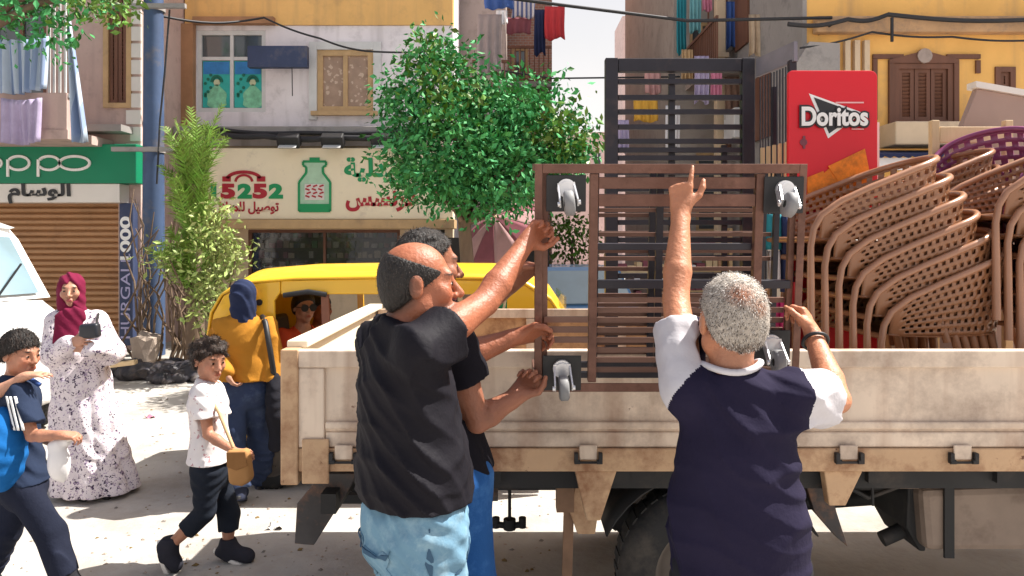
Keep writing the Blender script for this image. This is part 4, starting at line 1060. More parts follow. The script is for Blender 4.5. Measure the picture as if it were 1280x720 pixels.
def plate(name, pts, Y, th, m, yl=None):
    mb = MB(); mb.poly([P(px, py, Y + (0 if yl is None else yl * i)) for i, (px, py) in enumerate(pts)], (0, th, 0)); return mb.build(name, m, T, bevel=.004)
plate('mudflap', [(402, 592), (446, 592), (436, 612), (392, 682), (368, 680), (371, 630)], 3.02, .05, M['mudflap'])
plate('mudflap', [(1004, 594), (1036, 594), (1046, 640), (1060, 684), (1046, 672), (1018, 640)], 2.98, .04, M['mudflap'])
plate('mudflap', [(722, 596), (748, 640), (744, 668), (722, 668), (712, 640)], 2.95, .02, M['trucklow'])
mb = MB(); mb.beam(P(712, 600, 2.98), P(708, 744, 2.98), .04, .03); mb.box(P(706, 612, 2.98), (.07, .07, .16)); mb.build('mudguard_stay', mat('rusty_stay', (.22, .13, .08), .8, var=.3, scale=8), T)
# fuel tank, filler and exhaust
mb = MB(); a, b = P(1152, 612, 3.05), P(1340, 690, 3.05); mb.poly([(a.x, 3.05, a.z), (b.x, 3.05, a.z + .02), (b.x, 3.05, b.z), (a.x + .02, 3.05, b.z)], (0, .34, 0)); t = mb.build('fuel_tank', M['tank'], T, bevel=.03)
for px in (1188, 1300): mb = MB(); mb.bx(P(px, 0, 3.03).x - .02, P(px, 0, 3.03).x + .02, 3.035, 3.047, b.z - .02, .82); mb.build('tank_strap', M['chassis'], t)
mb = MB(); a = P(1118, 600, 3.1); b = P(1160, 600, 3.1); mb.disc((a + b) / 2, b - a, .035, (b - a).length, 16); mb.build('air_tank', M['tank'], T)
mb = MB(); mb.poly([P(px, py, 3.12) for px, py in ((1135, 606), (1158, 606), (1158, 690), (1150, 690), (1133, 660))], (0, .3, 0)); mb.build('battery_case', M['chassis'], T, bevel=.01)
mb = MB(); mb.tube([P(1102, 674, 3.2), P(1138, 658, 3.2), P(1190, 640, 3.4), P(1300, 640, 3.5)], .032, 12); mb.build('exhaust', M['chassis'], T)
mb = MB(); c = P(637, 655, 3.55); mb.tube([P(637, 606, 3.55), c], .008, 6); mb.tube([P(617, 655, 3.55), c + Vector((0, 0, -.01)), P(656, 655, 3.55)], .016, 8); mb.disc(c, (0, 0, 1), .03, .05, 10)
for px in (620, 653): mb.disc(P(px, 653, 3.55), (0, 0, 1), .018, .05, 8)
mb.build('spare_wheel_hanger', M['chassis'], T)
for pts, r_ in (([P(560, 596, 3.2), P(620, 606, 3.2), P(690, 600, 3.2), P(740, 612, 3.2)], .012), ([P(1040, 598, 3.0), P(1085, 622, 3.05), P(1128, 606, 3.05)], .01), ([P(1090, 596, 2.95), P(1091, 632, 2.95)], .006), ([P(1216, 596, 2.92), P(1214, 604, 2.92)], .008)):
    mb = MB(); mb.tube(pts, r_, 8); mb.build('hose', M['chassis'], T)
mb = MB(); mb.tube([(.79, 3.63, .38), (2.8, 3.63, .52)], .04, 10); mb.build('propeller_shaft', M['chassis'], T)
for px in (470, 610, 900, 980):
    mb = MB(); mb.box(P(px, 600, 3.1), (.05, .12, .1)); mb.box(P(px + 8, 604, 3.08), (.03, .03, .14)); mb.build('body_bracket', M['mudflap'], T)
mb = MB(); mb.beam(P(480, 622, 3.4), P(425, 622, 3.4), .05, .04); mb.beam(P(400, 596, 3.2), P(480, 622, 3.4), .04, .03); mb.build('rear_bracket', M['chassis'], T)

# ------------------------------------------------------------------ trolley held by the men
TL = R(6); UV, DV = Vector((0, -math.sin(TL), math.cos(TL))), Vector((0, math.cos(TL), math.sin(TL)))
O0 = Vector((.074, 2.44, 1.211)); TW, TH, TD = .875, .752, .32
def F(u, v, w=0.0): return O0 + Vector((u, 0, 0)) + UV * v + DV * w
T = thing('shelf_trolley', 'rusty brown slatted shelf trolley on castors, tipped back and held up by the men', 'trolley', O0)
TR = Matrix((Vector((1, 0, 0)), UV, DV)).transposed()            # local axes: across, up, deep
def fbox(mb, u0, u1, v0, v1, w0, w1): return mb.box(F((u0 + u1) / 2, (v0 + v1) / 2, (w0 + w1) / 2), (u1 - u0, v1 - v0, w1 - w0), TR)
mb = MB(); a = .024
fbox(mb, 0, a, 0, TH, 0, .004); fbox(mb, TW - a, TW, 0, TH, 0, .004)                         # angle iron faces
fbox(mb, 0, .004, 0, TH, .005, .035); fbox(mb, TW - .004, TW, 0, TH, .005, .035)
fbox(mb, a + .001, TW - a - .001, TH - .03, TH, .0, .004); fbox(mb, a, TW - a, TH - .004, TH, .005, .05)
fbox(mb, a + .001, TW - a - .001, 0, .03, 0, .004); fbox(mb, a, TW - a, 0, .004, .005, .05)
mb.build('base_frame', M['trolley'], T, bevel=.0015)
mb = MB()
fbox(mb, .178, .205, .031, TH - .031, .006, .034); fbox(mb, .715, .742, .031, TH - .031, .006, .034)
fbox(mb, .206, .714, .615, .655, .008, .03); fbox(mb, .206, .714, .672, .71, .012, .03)
mb.build('cross_rail', M['trolley'], T, bevel=.002)
mb = MB(); fbox(mb, .206, .84, .345, .372, .010, .036); fbox(mb, .206, .714, .47, .492, .03, .05); mb.build('dark_rail', M['blackmetal'], T, bevel=.002)
for (u, v) in ((.012, .012), (TW - .012, .012), (.012, TH - .012), (TW - .012, TH - .012)):
    mb = MB(); fbox(mb, u - .012, u + .012, v - .012, v + .012, .036, TD); mb.build('post', M['trolley'], T, bevel=.002)
for w, vs_ in ((.02, [.055 + .034 * i for i in range(8)]), (.16, [.33 + .085 * i for i in range(4)]), (.29, [.045 + .036 * i for i in range(8)] + [.36 + .066 * i for i in range(6)])):
    if w < .1:
        mb = MB(); fbox(mb, TW - .043, TW - .025, 0, TH, w, w + .02); mb.build('shelf_frame', M['trolley'], T)
        mb = MB(); fbox(mb, .025, .043, .0, TH, w, w + .02)
    else: mb = MB(); fbox(mb, .208, .226, .0, TH, w, w + .02); fbox(mb, TW - .043, TW - .025, 0, TH, w, w + .02)
    if w > .1: fbox(mb, .227, TW - .044, .0, .025, w, w + .02); fbox(mb, .227, TW - .044, TH - .025, TH, w, w + .02); fbox(mb, 0, .207, TH - .02, TH, w, w + .02); fbox(mb, 0, .207, .0, .02, w, w + .02); fbox(mb, TW / 2 - .012, TW / 2 + .012, .026, TH - .026, w + .004, w + .018)
    sh = mb.build('shelf_frame', M['blackmetal'] if w > .1 else M['trolley'], T)
    for v in vs_:
        mb = MB(); fbox(mb, .227 if w > .1 else .206, TW - .044, v, v + (.014 if w > .1 else .017), w + .0205, w + .03); mb.build('slat', M['slat'], sh)
mb = MB()
for i in range(3): fbox(mb, .032, .176, .165 + .034 * i, .184 + .034 * i, .006, .016)
mb.build('slat', M['slat'], T)
def castor(u, v, spin):
    mb = MB(); fbox(mb, u - .064, u + .064, v - .058, v + .06, -.006, -.001)
    c = mb.build('castor', M['black'], T, bevel=.003)
    mb = MB(); q = F(u, v + .018, 0); mb.disc(q - DV * .014, DV, .03, .014, 20); mb.disc(q - DV * .024, DV, .022, .008, 20)
    side = Vector((math.cos(spin), 0, 0)) + UV * math.sin(spin); dn = DV.cross(side); 
    if dn.dot(UV) > 0: dn = -dn
    ax = q + dn * .045 - DV * .08
    for sg_ in (-1, 1):
        e = side * sg_ * .028
        mb.beam(q + e * .9 - DV * .02 + dn * .0, ax + e, .03, .005, up=side)
        mb.disc(ax + e * 1.15, side, .008, .008, 10)
    mb.beam(q - side * .028 - DV * .024, q + side * .028 - DV * .024, .036, .005, up=DV)
    mb.build('fork', M['steel'], c)
    mb = MB(); mb.lathe(ax, side, [(.012, -.015), (.033, -.016), (.04, -.011), (.04, .011), (.033, .016), (.012, .015)], 24); mb.build('castor_wheel', M['rubbergrey'], c)
castor(.1, TH - .095, .1); castor(TW - .075, TH - .1, -.2); castor(.09, .065, 0.05); castor(TW - .10, .15, .0)

# ------------------------------------------------------------------ black rack standing on the bed
T = thing('slatted_rack', 'tall black slatted metal rack standing in the truck behind the trolley', 'rack', (.95, 4.1, .885))
YB = 4.1; xa, xb = P(757, 0, YB).x, P(944, 0, YB).x; zt = P(0, 72, YB).z
for x in (xa, xb - .07):
    mb = MB(); mb.bx(x, x + .07, YB, YB + .06, .886, zt); mb.build('post', M['blackmetal'], T, bevel=.004)
mb = MB(); mb.bx(xa + .072, xb - .072, YB + .005, YB + .055, zt - .075, zt - .002); mb.build('rail', M['blackmetal'], T, bevel=.004); mb = MB(); mb.bx(xa + .072, xb - .072, YB + .005, YB + .05, .95, 1.0); mb.build('rail', M['blackmetal'], T, bevel=.004)
for py in (101, 121, 139, 158, 176, 187, 197, 215, 236, 257, 278, 300, 322, 345):
    mb = MB(); z = P(0, py, YB).z; mb.bx(xa + .072, xb - .072, YB + .012, YB + .04, z - .014, z + .014); mb.build('slat', M['blackmetal'], T, bevel=.002)
mb = MB(); mb.bx(P(838, 0, YB).x, P(846, 0, YB).x, YB + .042, YB + .06, .96, zt - .08); mb.bx(P(905, 0, YB).x, P(912, 0, YB).x, YB + .042, YB + .06, .96, P(0, 180, YB).z); mb.build('rear_stay', M['blackmetal'], T)
# its side panel comes forward on the right
ya, yb_ = 3.76, 4.09
S = lambda t, z: Vector((P(990, 0, 3.76).x + (xb + .01 - P(990, 0, 3.76).x) * t, ya + (yb_ - ya) * t, z))
mb = MB(); mb.beam(S(0, .886), S(0, zt - .1), .035, .035); mb.beam(S(.5, 1.0), S(.5, zt - .2), .02, .02); mb.beam(S(0.03, 1.0), S(.98, 1.0), .03, .03); mb.beam(S(0.03, 1.95), S(.98, 1.95), .03, .03)
sp = mb.build('side_panel', M['blackmetal'], T)
mb = MB(); mb.beam(S(-.1, zt - .06), S(1, zt - .06), .02, .1); mb.build('top_rail', mat('grey_rack_rail', (.2, .19, .22), .5, .3, var=.2), sp)
mb = MB()
for i in range(1, 12): mb.tube([S(i / 12, 1.0), S(i / 12, zt - .12)], .004, 5)
mb.build('wire', M['blackmetal'], sp)
mb = MB()
for i in range(5): mb.beam(S(.1 + i * .18, 1.97), S(.1 + i * .18, 2.22), .03, .012)
mb.build('wooden_strip', M['palewood'], sp)
# garments and packets hung on that rack
def hungbag(label, px0, px1, py0, py1, Y, m, cat='garment', name='hung_garment'):
    a, b = P(px0, py1, Y), P(px1, py0, Y); mb = MB(); ph = rl.random() * 6
    mb.grid(lambda u, v: Vector((a.x + (b.x - a.x) * (u + .1 * (1 - v) * math.sin(ph)), Y - .02 * math.sin(math.pi * u) * 1.5 + .012 * math.sin(u * 14 + ph), a.z + (b.z - a.z) * v)), 12, 8)
    return tag(mb.build(name, m, origin=((a.x + b.x) / 2, Y, b.z), solid=.012), label, cat, 'goods hung on the side of the black rack')
hungbag('teal cloth hung on the black rack under the upper right castor', 953, 977, 268, 312, 3.5, M['clothteal'])
hungbag('navy strip of cloth hung below the upper right castor', 976, 990, 270, 365, 3.48, M['clothnavy'])
hungbag('white cloth with folds hung left of the navy strip', 962, 974, 314, 360, 3.5, M['clothwhite'])
hungbag('tan cloth hung on the black rack left of the teal one', 942, 954, 250, 350, 3.52, M['tanwood'])
hungbag('bright red packet hung above the raised right hand of the older man', 984, 999, 352, 385, 3.46, M['clothred'], 'packet', 'hung_packet')
hungbag('magenta packet hung low behind the trolley', 966, 982, 372, 412, 3.5, mat('magenta_packet', (.5, .02, .15), .4), 'packet', 'hung_packet')
hungbag('white and red striped packet hung beside the magenta one', 950, 965, 380, 436, 3.5, pattern(mat('striped_packet', (.7, .66, .66), .4), 'stripe', (.5, .02, .05), 22, .5), 'packet', 'hung_packet')
hungbag('dark red packet hung lowest behind the trolley', 968, 988, 414, 440, 3.48, M['clothwine'], 'packet', 'hung_packet')

# ------------------------------------------------------------------ red display stand
YD = 3.62
xa, xb = P(986, 0, YD).x, P(1097, 0, YD).x; zt = P(0, 88, YD).z
T = thing('display_stand', 'tall glossy red snack display stand with white lettering, beside the black rack', 'display stand', ((xa + xb) / 2, YD, .885))
pts = [(xa + .0, .886), (xb, .886)]
for i in range(7): t = R(90 * i / 6); pts.append((xb - .035 + .035 * math.cos(t), zt - .035 + .035 * math.sin(t)))
for i in range(7): t = R(90 + 90 * i / 6); pts.append((xa + .02 + .02 * math.cos(t), zt - .02 + .02 * math.sin(t)))
mb = MB(); mb.poly([(x, YD, z) for x, z in pts], (0, .03, 0)); mb.build('front_panel', M['red'], T, bevel=.004)
mb = MB(); mb.bx(xb - .005, xb + .025, YD + .032, YD + .06, .886, zt - .25); mb.bx(xa, xb - .01, YD + .032, YD + .3, .886, 1.7); mb.build('back_box', M['signwhite'], T)
dx = lambda px: P(px, 0, YD).x
dz = lambda py: P(0, py, YD).z
yl = YD - .003
mb = MB(); mb.poly([(dx(1011), yl, dz(117)), (dx(1078), yl, dz(141)), (dx(1035), yl, dz(173))], (0, .0025, 0)); mb.build('emblem_edge', M['letwhite'], T)
mb = MB(); mb.poly([(dx(1017), yl - .003, dz(122)), (dx(1072), yl - .003, dz(142)), (dx(1036), yl - .003, dz(167))], (0, .0025, 0)); mb.build('emblem', M['letblack'], T)
text_mesh('lettering', 'Doritos', .13, Vector((dx(1042), yl - .0075, dz(146))), (R(90), 0, 0), M['letblack'], T, .0015, .345, .012)
text_mesh('lettering', 'Doritos', .125, Vector((dx(1042), yl - .011, dz(146))), (R(90), 0, 0), M['letwhite'], T, .0015, .325, .004)
mb = MB()
pk = mat('pink_print', (.8, .45, .45), .5)
mb.bx(dx(1044), dx(1079), yl - .004, yl - .001, dz(129.4), dz(127.6)); mb.build('small_print', pk, T)
mb = MB(); mb.bx(dx(1064), dx(1079), yl - .004, yl - .001, dz(162.2), dz(161)); mb.build('small_print', pk, T)
chipm = mat('orange_chip_print', (.75, .2, .01), .5, var=.35, scale=30)
mb = MB()
for k, pg in enumerate(([(1018, 226), (1044, 204), (1066, 240), (1022, 258)], [(1034, 208), (1080, 186), (1088, 226), (1060, 246)], [(1008, 222), (1028, 214), (1040, 258), (1008, 258)])):
    mb.poly([(dx(x), yl - .004 - .003 * k, dz(y)) for x, y in pg], (0, .0025, 0))
mb.build('chip_picture', chipm, T)
mb = MB(); mb.disc((dx(1004), yl - .001, dz(178)), (0, 1, 0), .018, .004, 12); mb.bx(dx(1003), dx(1006), yl - .004, yl - .001, dz(186), dz(170)); mb.build('scuff', M['clothwine'], T)

# ------------------------------------------------------------------ stacked plastic armchairs
def armchair(label, m, group, rm=None):
    """tub chair facing -x, made at the origin"""
    T = thing('plastic_chair', label, 'chair', (0, 0, 0), group)
    prof = [(.29, .80), (.1, .73), (-.1, .65), (-.22, .595), (-.29, .545), (-.335, .475), (-.35, .40)]
    def topz(x):
        for (xa, za), (xb, zb) in zip(prof, prof[1:]):
            if xb <= x <= xa: return zb + (za - zb) * (x - xb) / (xa - xb)
        return prof[0][1] if x > 0 else prof[-1][1]
    plan = []
    n1 = 26
    for i in range(n1): plan.append((-.30 + .42 * i / (n1 - 1), -.255 - .01 * math.sin(i / n1 * 3)))
    for i in range(1, 23): t = R(-90 + 180 * i / 23); plan.append((.12 + .17 * math.cos(t), .255 * math.sin(t) * 1.0))
    for (x, y) in plan[:n1][::-1]: plan.append((x, -y))
    nv = 15
    def pt(i, v):
        x, y = plan[i]; zt = topz(x) - .004; zb = .43 + .03 * max(0, (x - .1)) * 3
        fl = .9 + .1 * v
        return Vector((x * (1 if x < 0 else fl), y * fl, zb + (zt - zb) * v))
    mb = MB(); n = len(plan)
    vs_ = [pt(i, j / nv) for j in range(nv + 1) for i in range(n)]
    fs = []
    for j in range(nv):
        for i in range(n - 1):
            if 0 < j < nv - 1 and j % 2 == 1 and (i + (j // 2) % 2) % 2 == 0 and 2 < i < n - 4: continue
            fs.append((j * n + i, j * n + i + 1, (j + 1) * n + i + 1, (j + 1) * n + i))
    mb.add(vs_, fs, True)
    mb.build('shell', m, T, solid=.005)
    rim = [Vector((-.362, -.29, 0)), Vector((-.356, -.275, .25)), Vector((-.352, -.265, .40)), Vector((-.338, -.262, .475)), Vector((-.305, -.26, .53))] + [pt(i, 1) for i in range(3, n - 3)] + [Vector((-.305, .26, .53)), Vector((-.338, .262, .475)), Vector((-.352, .265, .40)), Vector((-.356, .275, .25)), Vector((-.362, .29, 0))]
    mb = MB(); mb.tube(rim, [.017, .016] + [.0145] * (len(rim) - 4) + [.016, .017], 8); mb.build('rim', rm or m, T)
    mb = MB()
    mb.grid(lambda u, v: Vector((-.31 + .46 * u, -.235 + .47 * v, .425 + .01 * (2 * u - 1) ** 2 - .012 * math.sin(math.pi * v))), 10, 10); mb.build('seat', m, T, solid=.008)
    mb = MB(); mb.tube([(-.345, -.262, .43), (-.345, .262, .43)], .013, 8)
    mb.build('seat_rail', m, T)
    for sy in (-1, 1):
        mb = MB(); mb.tube([(.16, sy * .2, .44), (.2, sy * .225, .2), (.24, sy * .25, 0)], [.02, .018, .016], 8); mb.build('leg', m, T)
    return T
GA = 'brown plastic armchairs stacked in the truck'
ords = ['lowest', 'second from the bottom', 'third from the bottom', 'third from the top', 'second from the top', 'topmost']
c0 = armchair('brown perforated plastic armchair, lowest of the left stack', M['chair'], GA, mat('sunlit_brown_plastic_edge', (.33, .16, .09), .25, var=.15, spec=.6))  # rims a lighter brown: sunlight on the chair edges painted in
for k in range(6):
    c = c0 if k == 0 else copy_tree(c0)
    c.location = (1.86 - .058 * k, 3.32, .886 + .08 * k); c.rotation_euler = (0, 0, R(3))
    c['label'] = 'brown plastic armchair, %s of the left stack in the truck' % ords[k]
for k in range(7):
    c = copy_tree(c0); c.location = (2.68 - .05 * k, 3.30, .886 + .083 * k); c.rotation_euler = (0, 0, R(-4))
    c['label'] = 'brown plastic armchair, %s of the right stack by the picture edge' % (ords + ['uppermost'])[k] if k != 5 else 'brown perforated plastic armchair just under the uppermost of the right stack'
t0 = armchair('tan plastic armchair pushed in nearest the trolley, under the left stack', M['chairtan'], GA)
t0.location = (1.66, 3.72, .886); t0.rotation_euler = (0, 0, R(3))
for k in range(1, 7):
    c = copy_tree(c0); c.location = (2.4 - .03 * k, 3.95, .886 + .085 * k); c.rotation_euler = (0, 0, R(6))
    c['label'] = 'brown plastic armchair, number %s up in the rear stack under the purple chair' % ['one', 'two', 'three', 'four', 'five', 'six'][k - 1]
p0 = armchair('purple plastic armchair tilted on top of the rear stack', M['chairpurple'], 'purple plastic armchair')
p0.location = (2.62, 3.95, 1.46); p0.rotation_euler = (0, R(-20), R(30))
# pale boards and wooden frame among the chairs
T = thing('folded_table', 'pale folded table standing on end behind the chairs, its sunlit edge painted white', 'table', (2.9, 4.3, .886))
mb = MB(); mb.poly([(2.42, 4.3, .886), (3.5, 4.3, .886), (3.5, 4.3, 2.46), (2.72, 4.3, 2.60), (2.6, 4.3, 2.3), (2.42, 4.3, 2.0)], (0, .05, 0)); mb.build('table_top', mat('grey_brown_board', (.36, .25, .21), .7, var=.12, scale=2), T, bevel=.004)
mb = MB(); mb.poly([(2.7, 4.28, 2.604), (3.5, 4.28, 2.464), (3.5, 4.28, 2.50), (2.7, 4.28, 2.64)], (0, .09, 0)); mb.build('sunlit_edge', M['signwhite'], T)  # white strip paints the sunlight along the table's top edge
T = thing('wooden_frame', 'pale raw wood frame with one upright showing behind the stacked chairs', 'frame', (2.4, 4.2, .886))
Y = 4.15
for px in (1170, 1262):
    mb = MB(); x = P(px, 0, Y).x; mb.bx(x - .022, x + .022, Y, Y + .04, .886, P(0, 150, Y).z); mb.build('post', M['palewood'], T, bevel=.004)
mb = MB(); mb.bx(P(1175, 0, Y).x + .003, P(1257, 0, Y).x - .003, Y + .006, Y + .032, P(0, 178, Y).z, P(0, 158, Y).z); mb.build('rail', M['palewood'], T, bevel=.004)

# ------------------------------------------------------------------ auto rickshaw
YA, YA2 = 5.0, 6.2
T = thing('auto_rickshaw', 'yellow three wheeled auto rickshaw with passengers, passing behind the truck', 'auto rickshaw', (-.8, 5.6, 0))
x0, x1 = P(258, 0, YA).x, P(716, 0, YA).x
pr = [(x0, .6), (x0 + .005, 1.05), (x0 + .03, 1.22), (x0 + .10, 1.34), (x0 + .24, 1.42), (x0 + .6, 1.45), (x0 + 1.2, 1.46), (x1 - .55, 1.455), (x1 - .33, 1.42), (x1 - .15, 1.31), (x1 - .04, 1.14), (x1, .95), (x1, .8)]
def prof(s):
    f = s * (len(pr) - 1); i = min(int(f), len(pr) - 2); t = f - i
    return pr[i][0] + (pr[i + 1][0] - pr[i][0]) * t, pr[i][1] + (pr[i + 1][1] - pr[i][1]) * t
def canopy(u, v):
    x, z = prof(u); w = 2 * v - 1; cr = .075 * (1 - abs(w) ** 2.4); k = min(1, max(0, (z - .9) / .5))
    cx = (x0 + x1) / 2; ax_ = (1 - k) * .06 * (1 - abs(w) ** 3)
    return Vector((x + (ax_ if x > cx else -ax_), YA + (YA2 - YA) * v, z + cr * k))
mb = MB(); mb.grid(canopy, 48, 16); mb.build('canopy', M['tuk'], T, solid=.015)
def sidepanel(name, pts, y, m=M['tuk'], th=.03, b=.006):
    mb = MB(); mb.poly([(x, y, z) for x, z in pts], (0, th, 0)); return mb.build(name, m, T, bevel=b)
for yy in (YA + .004, YA2 - .034):
    sidepanel('rear_panel', [(x0 + .01, .35), (x0 + .47, .35), (x0 + .46, 1.3), (x0 + .5, 1.36), (x0 + .5, 1.436), (x0 + .25, 1.41), (x0 + .115, 1.335), (x0 + .045, 1.21), (x0 + .02, 1.05)], yy)
    sidepanel('roof_band', [(x0 + .503, 1.345), (x1 - .45, 1.345), (x1 - .45, 1.435), (x0 + 1.2, 1.452), (x0 + .503, 1.438)], yy + .002)
    sidepanel('front_panel', [(x1 - .447, .35), (x1 - .01, .35), (x1 - .006, .95), (x1 - .045, 1.13), (x1 - .155, 1.3), (x1 - .33, 1.408), (x1 - .447, 1.43)], yy)
    sidepanel('lower_body', [(x0 + .473, .3), (x0 + 1.3, .3), (x0 + 1.3, .72), (x0 + .473, .78)], yy + .002)
    mb = MB(); mb.beam((x0 + .82, yy + .02, .75), (x0 + .8, yy + .02, 1.345), .05, .03); mb.build('pillar', mat('rust_brown_trim', (.25, .1, .06), .6, var=.2) if yy < 5.5 else M['tuk'], T)
mb = MB(); mb.bx(x0 + .05, x1 - .05, YA + .05, YA2 - .05, .28, .36); mb.bx(x0 + .04, x0 + .08, YA + .04, YA2 - .04, .362, .95); mb.build('floor', M['black'], T)
mb = MB(); mb.bx(x0 + .15, x0 + .72, YA + .08, YA2 - .08, .38, .62); mb.box((x0 + .2, 5.6, .86), (.12, 1.0, .5), (0, R(-8), 0)); mb.build('rear_seat', mat('black_vinyl', (.03, .028, .03), .45, var=.2), T, bevel=.03)
mb = MB(); mb.bx(x0 + 1.2, x0 + 1.55, 5.35, 5.85, .38, .66); mb.build('driver_seat', M['black'], T, bevel=.03)
mb = MB(); mb.tube([(x1 - .35, 5.6, .5), (x1 - .45, 5.6, .95)], .025, 8); mb.tube([(x1 - .5, 5.25, .98), (x1 - .45, 5.6, .96), (x1 - .5, 5.95, .98)], .018, 8); mb.build('handlebar', M['chassis'], T)
mb = MB(); mb.bx(x1 - .05, x1 - .035, YA + .12, YA2 - .12, .95, 1.32); mb.build('windscreen', glass('clear_screen', (.1, .13, .14), .05, .35), T)
wheel(T, (x0 + .42, YA + .09, .22), .22, .1); wheel(T, (x0 + .42, YA2 - .09, .22), .22, .1); wheel(T, (x1 - .2, 5.6, .22), .22, .1)
for yy in (5.2, 6.0):
    mb = MB(); mb.lathe((x1 + .03, yy, .68), (1, 0, 0), [(.0, .03), (.05, .025), (.07, 0), (.07, -.06)], 18); mb.build('headlight', M['lamp'], T)
mb = MB(); mb.disc((x0 + .36, YA - .004, P(0, 378, YA).z), (0, 1, 0), .022, .012, 12); mb.bx(x0 + .335, x0 + .385, YA - .006, YA + .003, .93, .99); mb.build('fuel_cap', M['black'], T)
mb = MB(); mb.tube([(x0 + .53, YA - .02, 1.34), (x0 + .7, YA - .025, 1.365), (x0 + .82, YA - .02, 1.345)], .018, 8); mb.build('rolled_flap', M['black'], T)

# ------------------------------------------------------------------ white van at the left edge
V = thing('white_van', 'white van at the left edge with a large sloping windscreen', 'van', (0, 0, 0))
def section(x, w, zb, zt): return x, w, zb, zt
secs = [(0.0, .62, .42, .72), (-.05, .74, .34, .86), (-.16, .80, .3, .98), (-.36, .83, .28, 1.13), (-.56, .84, .28, 1.2)]
mb = MB(); nu = 12
def loop(x, w, zb, zt):
    pts = []
    for k in range(nu):
        t = 2 * math.pi * (k + .5) / nu; c, s = math.cos(t), math.sin(t)
        pts.append(Vector((x, w * math.copysign(abs(c) ** .35, c), (zb + zt) / 2 + (zt - zb) / 2 * math.copysign(abs(s) ** .35, s))))
    return pts
rings = [loop(*s) for s in secs] + [loop(-.6, .84, .28, 1.22), loop(-4.2, .84, .28, 1.22)]
b = 0
for i in range(len(rings) - 1):
    mb.add(rings[i] + rings[i + 1], [(k, (k + 1) % nu, nu + (k + 1) % nu, nu + k) for k in range(nu)], True)
mb.add(rings[0], [tuple(range(nu))]); mb.add(rings[-1], [tuple(range(nu))])
mb.build('body', M['vanwhite'], V)
def cab(u, v):                                                   # cabin from screen base over the roof to the tail
    pts = [(-.50, 1.19), (-.9, 1.72), (-1.05, 1.83), (-1.4, 1.9), (-4.1, 1.9), (-4.2, 1.2)]
    f = u * 5; i = min(int(f), 4); t = f - i; x = pts[i][0] + (pts[i + 1][0] - pts[i][0]) * t; z = pts[i][1] + (pts[i + 1][1] - pts[i][1]) * t
    w = 2 * v - 1; k = (z - 1.19) / .7
    return Vector((x - .12 * abs(w) ** 3 * (1 if u < .4 else 0), w * (.82 - .1 * k), z + .03 * (1 - w * w) * k))
mb = MB(); mb.grid(cab, 40, 14); mb.build('roof', M['vanwhite'], V)
mb = MB(); mb.grid(lambda u, v: cab(.012 + .19 * u, .07 + .86 * v) + Vector((.02, 0, .016)), 8, 14); mb.build('windscreen', M['glassblue'], V)
mb = MB()
for sy in (-1, 1):
    mb.poly([(-.62, sy * .80, 1.2), (-4.15, sy * .80, 1.2), (-4.05, sy * .72, 1.86), (-1.4, sy * .72, 1.86), (-1.0, sy * .74, 1.7)], (0, -sy * .03, 0))
mb.build('side_wall', M['vanwhite'], V)
for sy in (-1, 1):
    mb = MB(); mb.poly([(-.8, sy * .812, 1.24), (-1.9, sy * .812, 1.24), (-1.9, sy * .75, 1.7), (-1.15, sy * .75, 1.7)], (0, -sy * .006, 0)); mb.build('side_window', M['glass'], V)
    mb = MB(); mb.lathe((-.06, sy * .55, .74), (1, 0, .15), [(0, .06), (.08, .05), (.12, 0), (.12, -.06)], 18); mb.build('headlight', M['lamp'], V)
    wheel(V, (-.75, sy * .74, .31), .31, .19); wheel(V, (-3.4, sy * .74, .31), .31, .19)
mb = MB(); mb.bx(-.02, .03, -.7, .7, .36, .5); mb.build('bumper', M['vanwhite'], V, bevel=.02)
for sg_ in (-.25, .3):
    mb = MB(); mb.beam((-.46, sg_, 1.22), (-.68, sg_ + .3, 1.50), .014, .012); mb.build('wiper', M['black'], V)
V.location = (-4.12, 5.75, 0); V.rotation_euler = (0, 0, R(-30))

# ------------------------------------------------------------------ small blue car far behind the trolley
V = thing('parked_car', 'small light blue car parked beyond the auto rickshaw', 'car', (0, 0, 0))
mb = MB(); mb.poly([(-.72, 0, .25), (.72, 0, .25), (.76, 0, .55), (.7, 0, .8), (-.7, 0, .8), (-.76, 0, .55)], (0, 3.4, 0)); mb.build('body', M['bluecar'], V, bevel=.06)
mb = MB(); mb.add([(-.68, .9, .8), (.68, .9, .8), (.68, 3.2, .8), (-.68, 3.2, .8), (-.55, 1.5, 1.33), (.55, 1.5, 1.33), (.55, 2.7, 1.33), (-.55, 2.7, 1.33)], [(0, 1, 5, 4), (1, 2, 6, 5), (2, 3, 7, 6), (3, 0, 4, 7), (4, 5, 6, 7)]); mb.build('cabin', M['bluecar'], V, bevel=.05)
mb = MB(); mb.add([(-.6, .93, .85), (.6, .93, .85), (.5, 1.42, 1.27), (-.5, 1.42, 1.27)], [(0, 1, 2, 3)]); mb.build('windscreen', M['glassblue'], V, solid=.03)
for sx in (-.55, .55):
    mb = MB(); mb.disc((sx, -.01, .62), (0, 1, 0), .09, .05, 16); mb.build('headlight', M['lamp'], V)
    for yy in (.65, 2.75): wheel(V, (sx * 1.25, yy, .29), .29, .17, (1, 0, 0))
mb = MB(); mb.bx(-.3, .3, -.025, -.002, .38, .52); mb.build('grille', M['black'], V)
V.location = (1.15, 9.0, 0); V.rotation_euler = (0, 0, R(6))

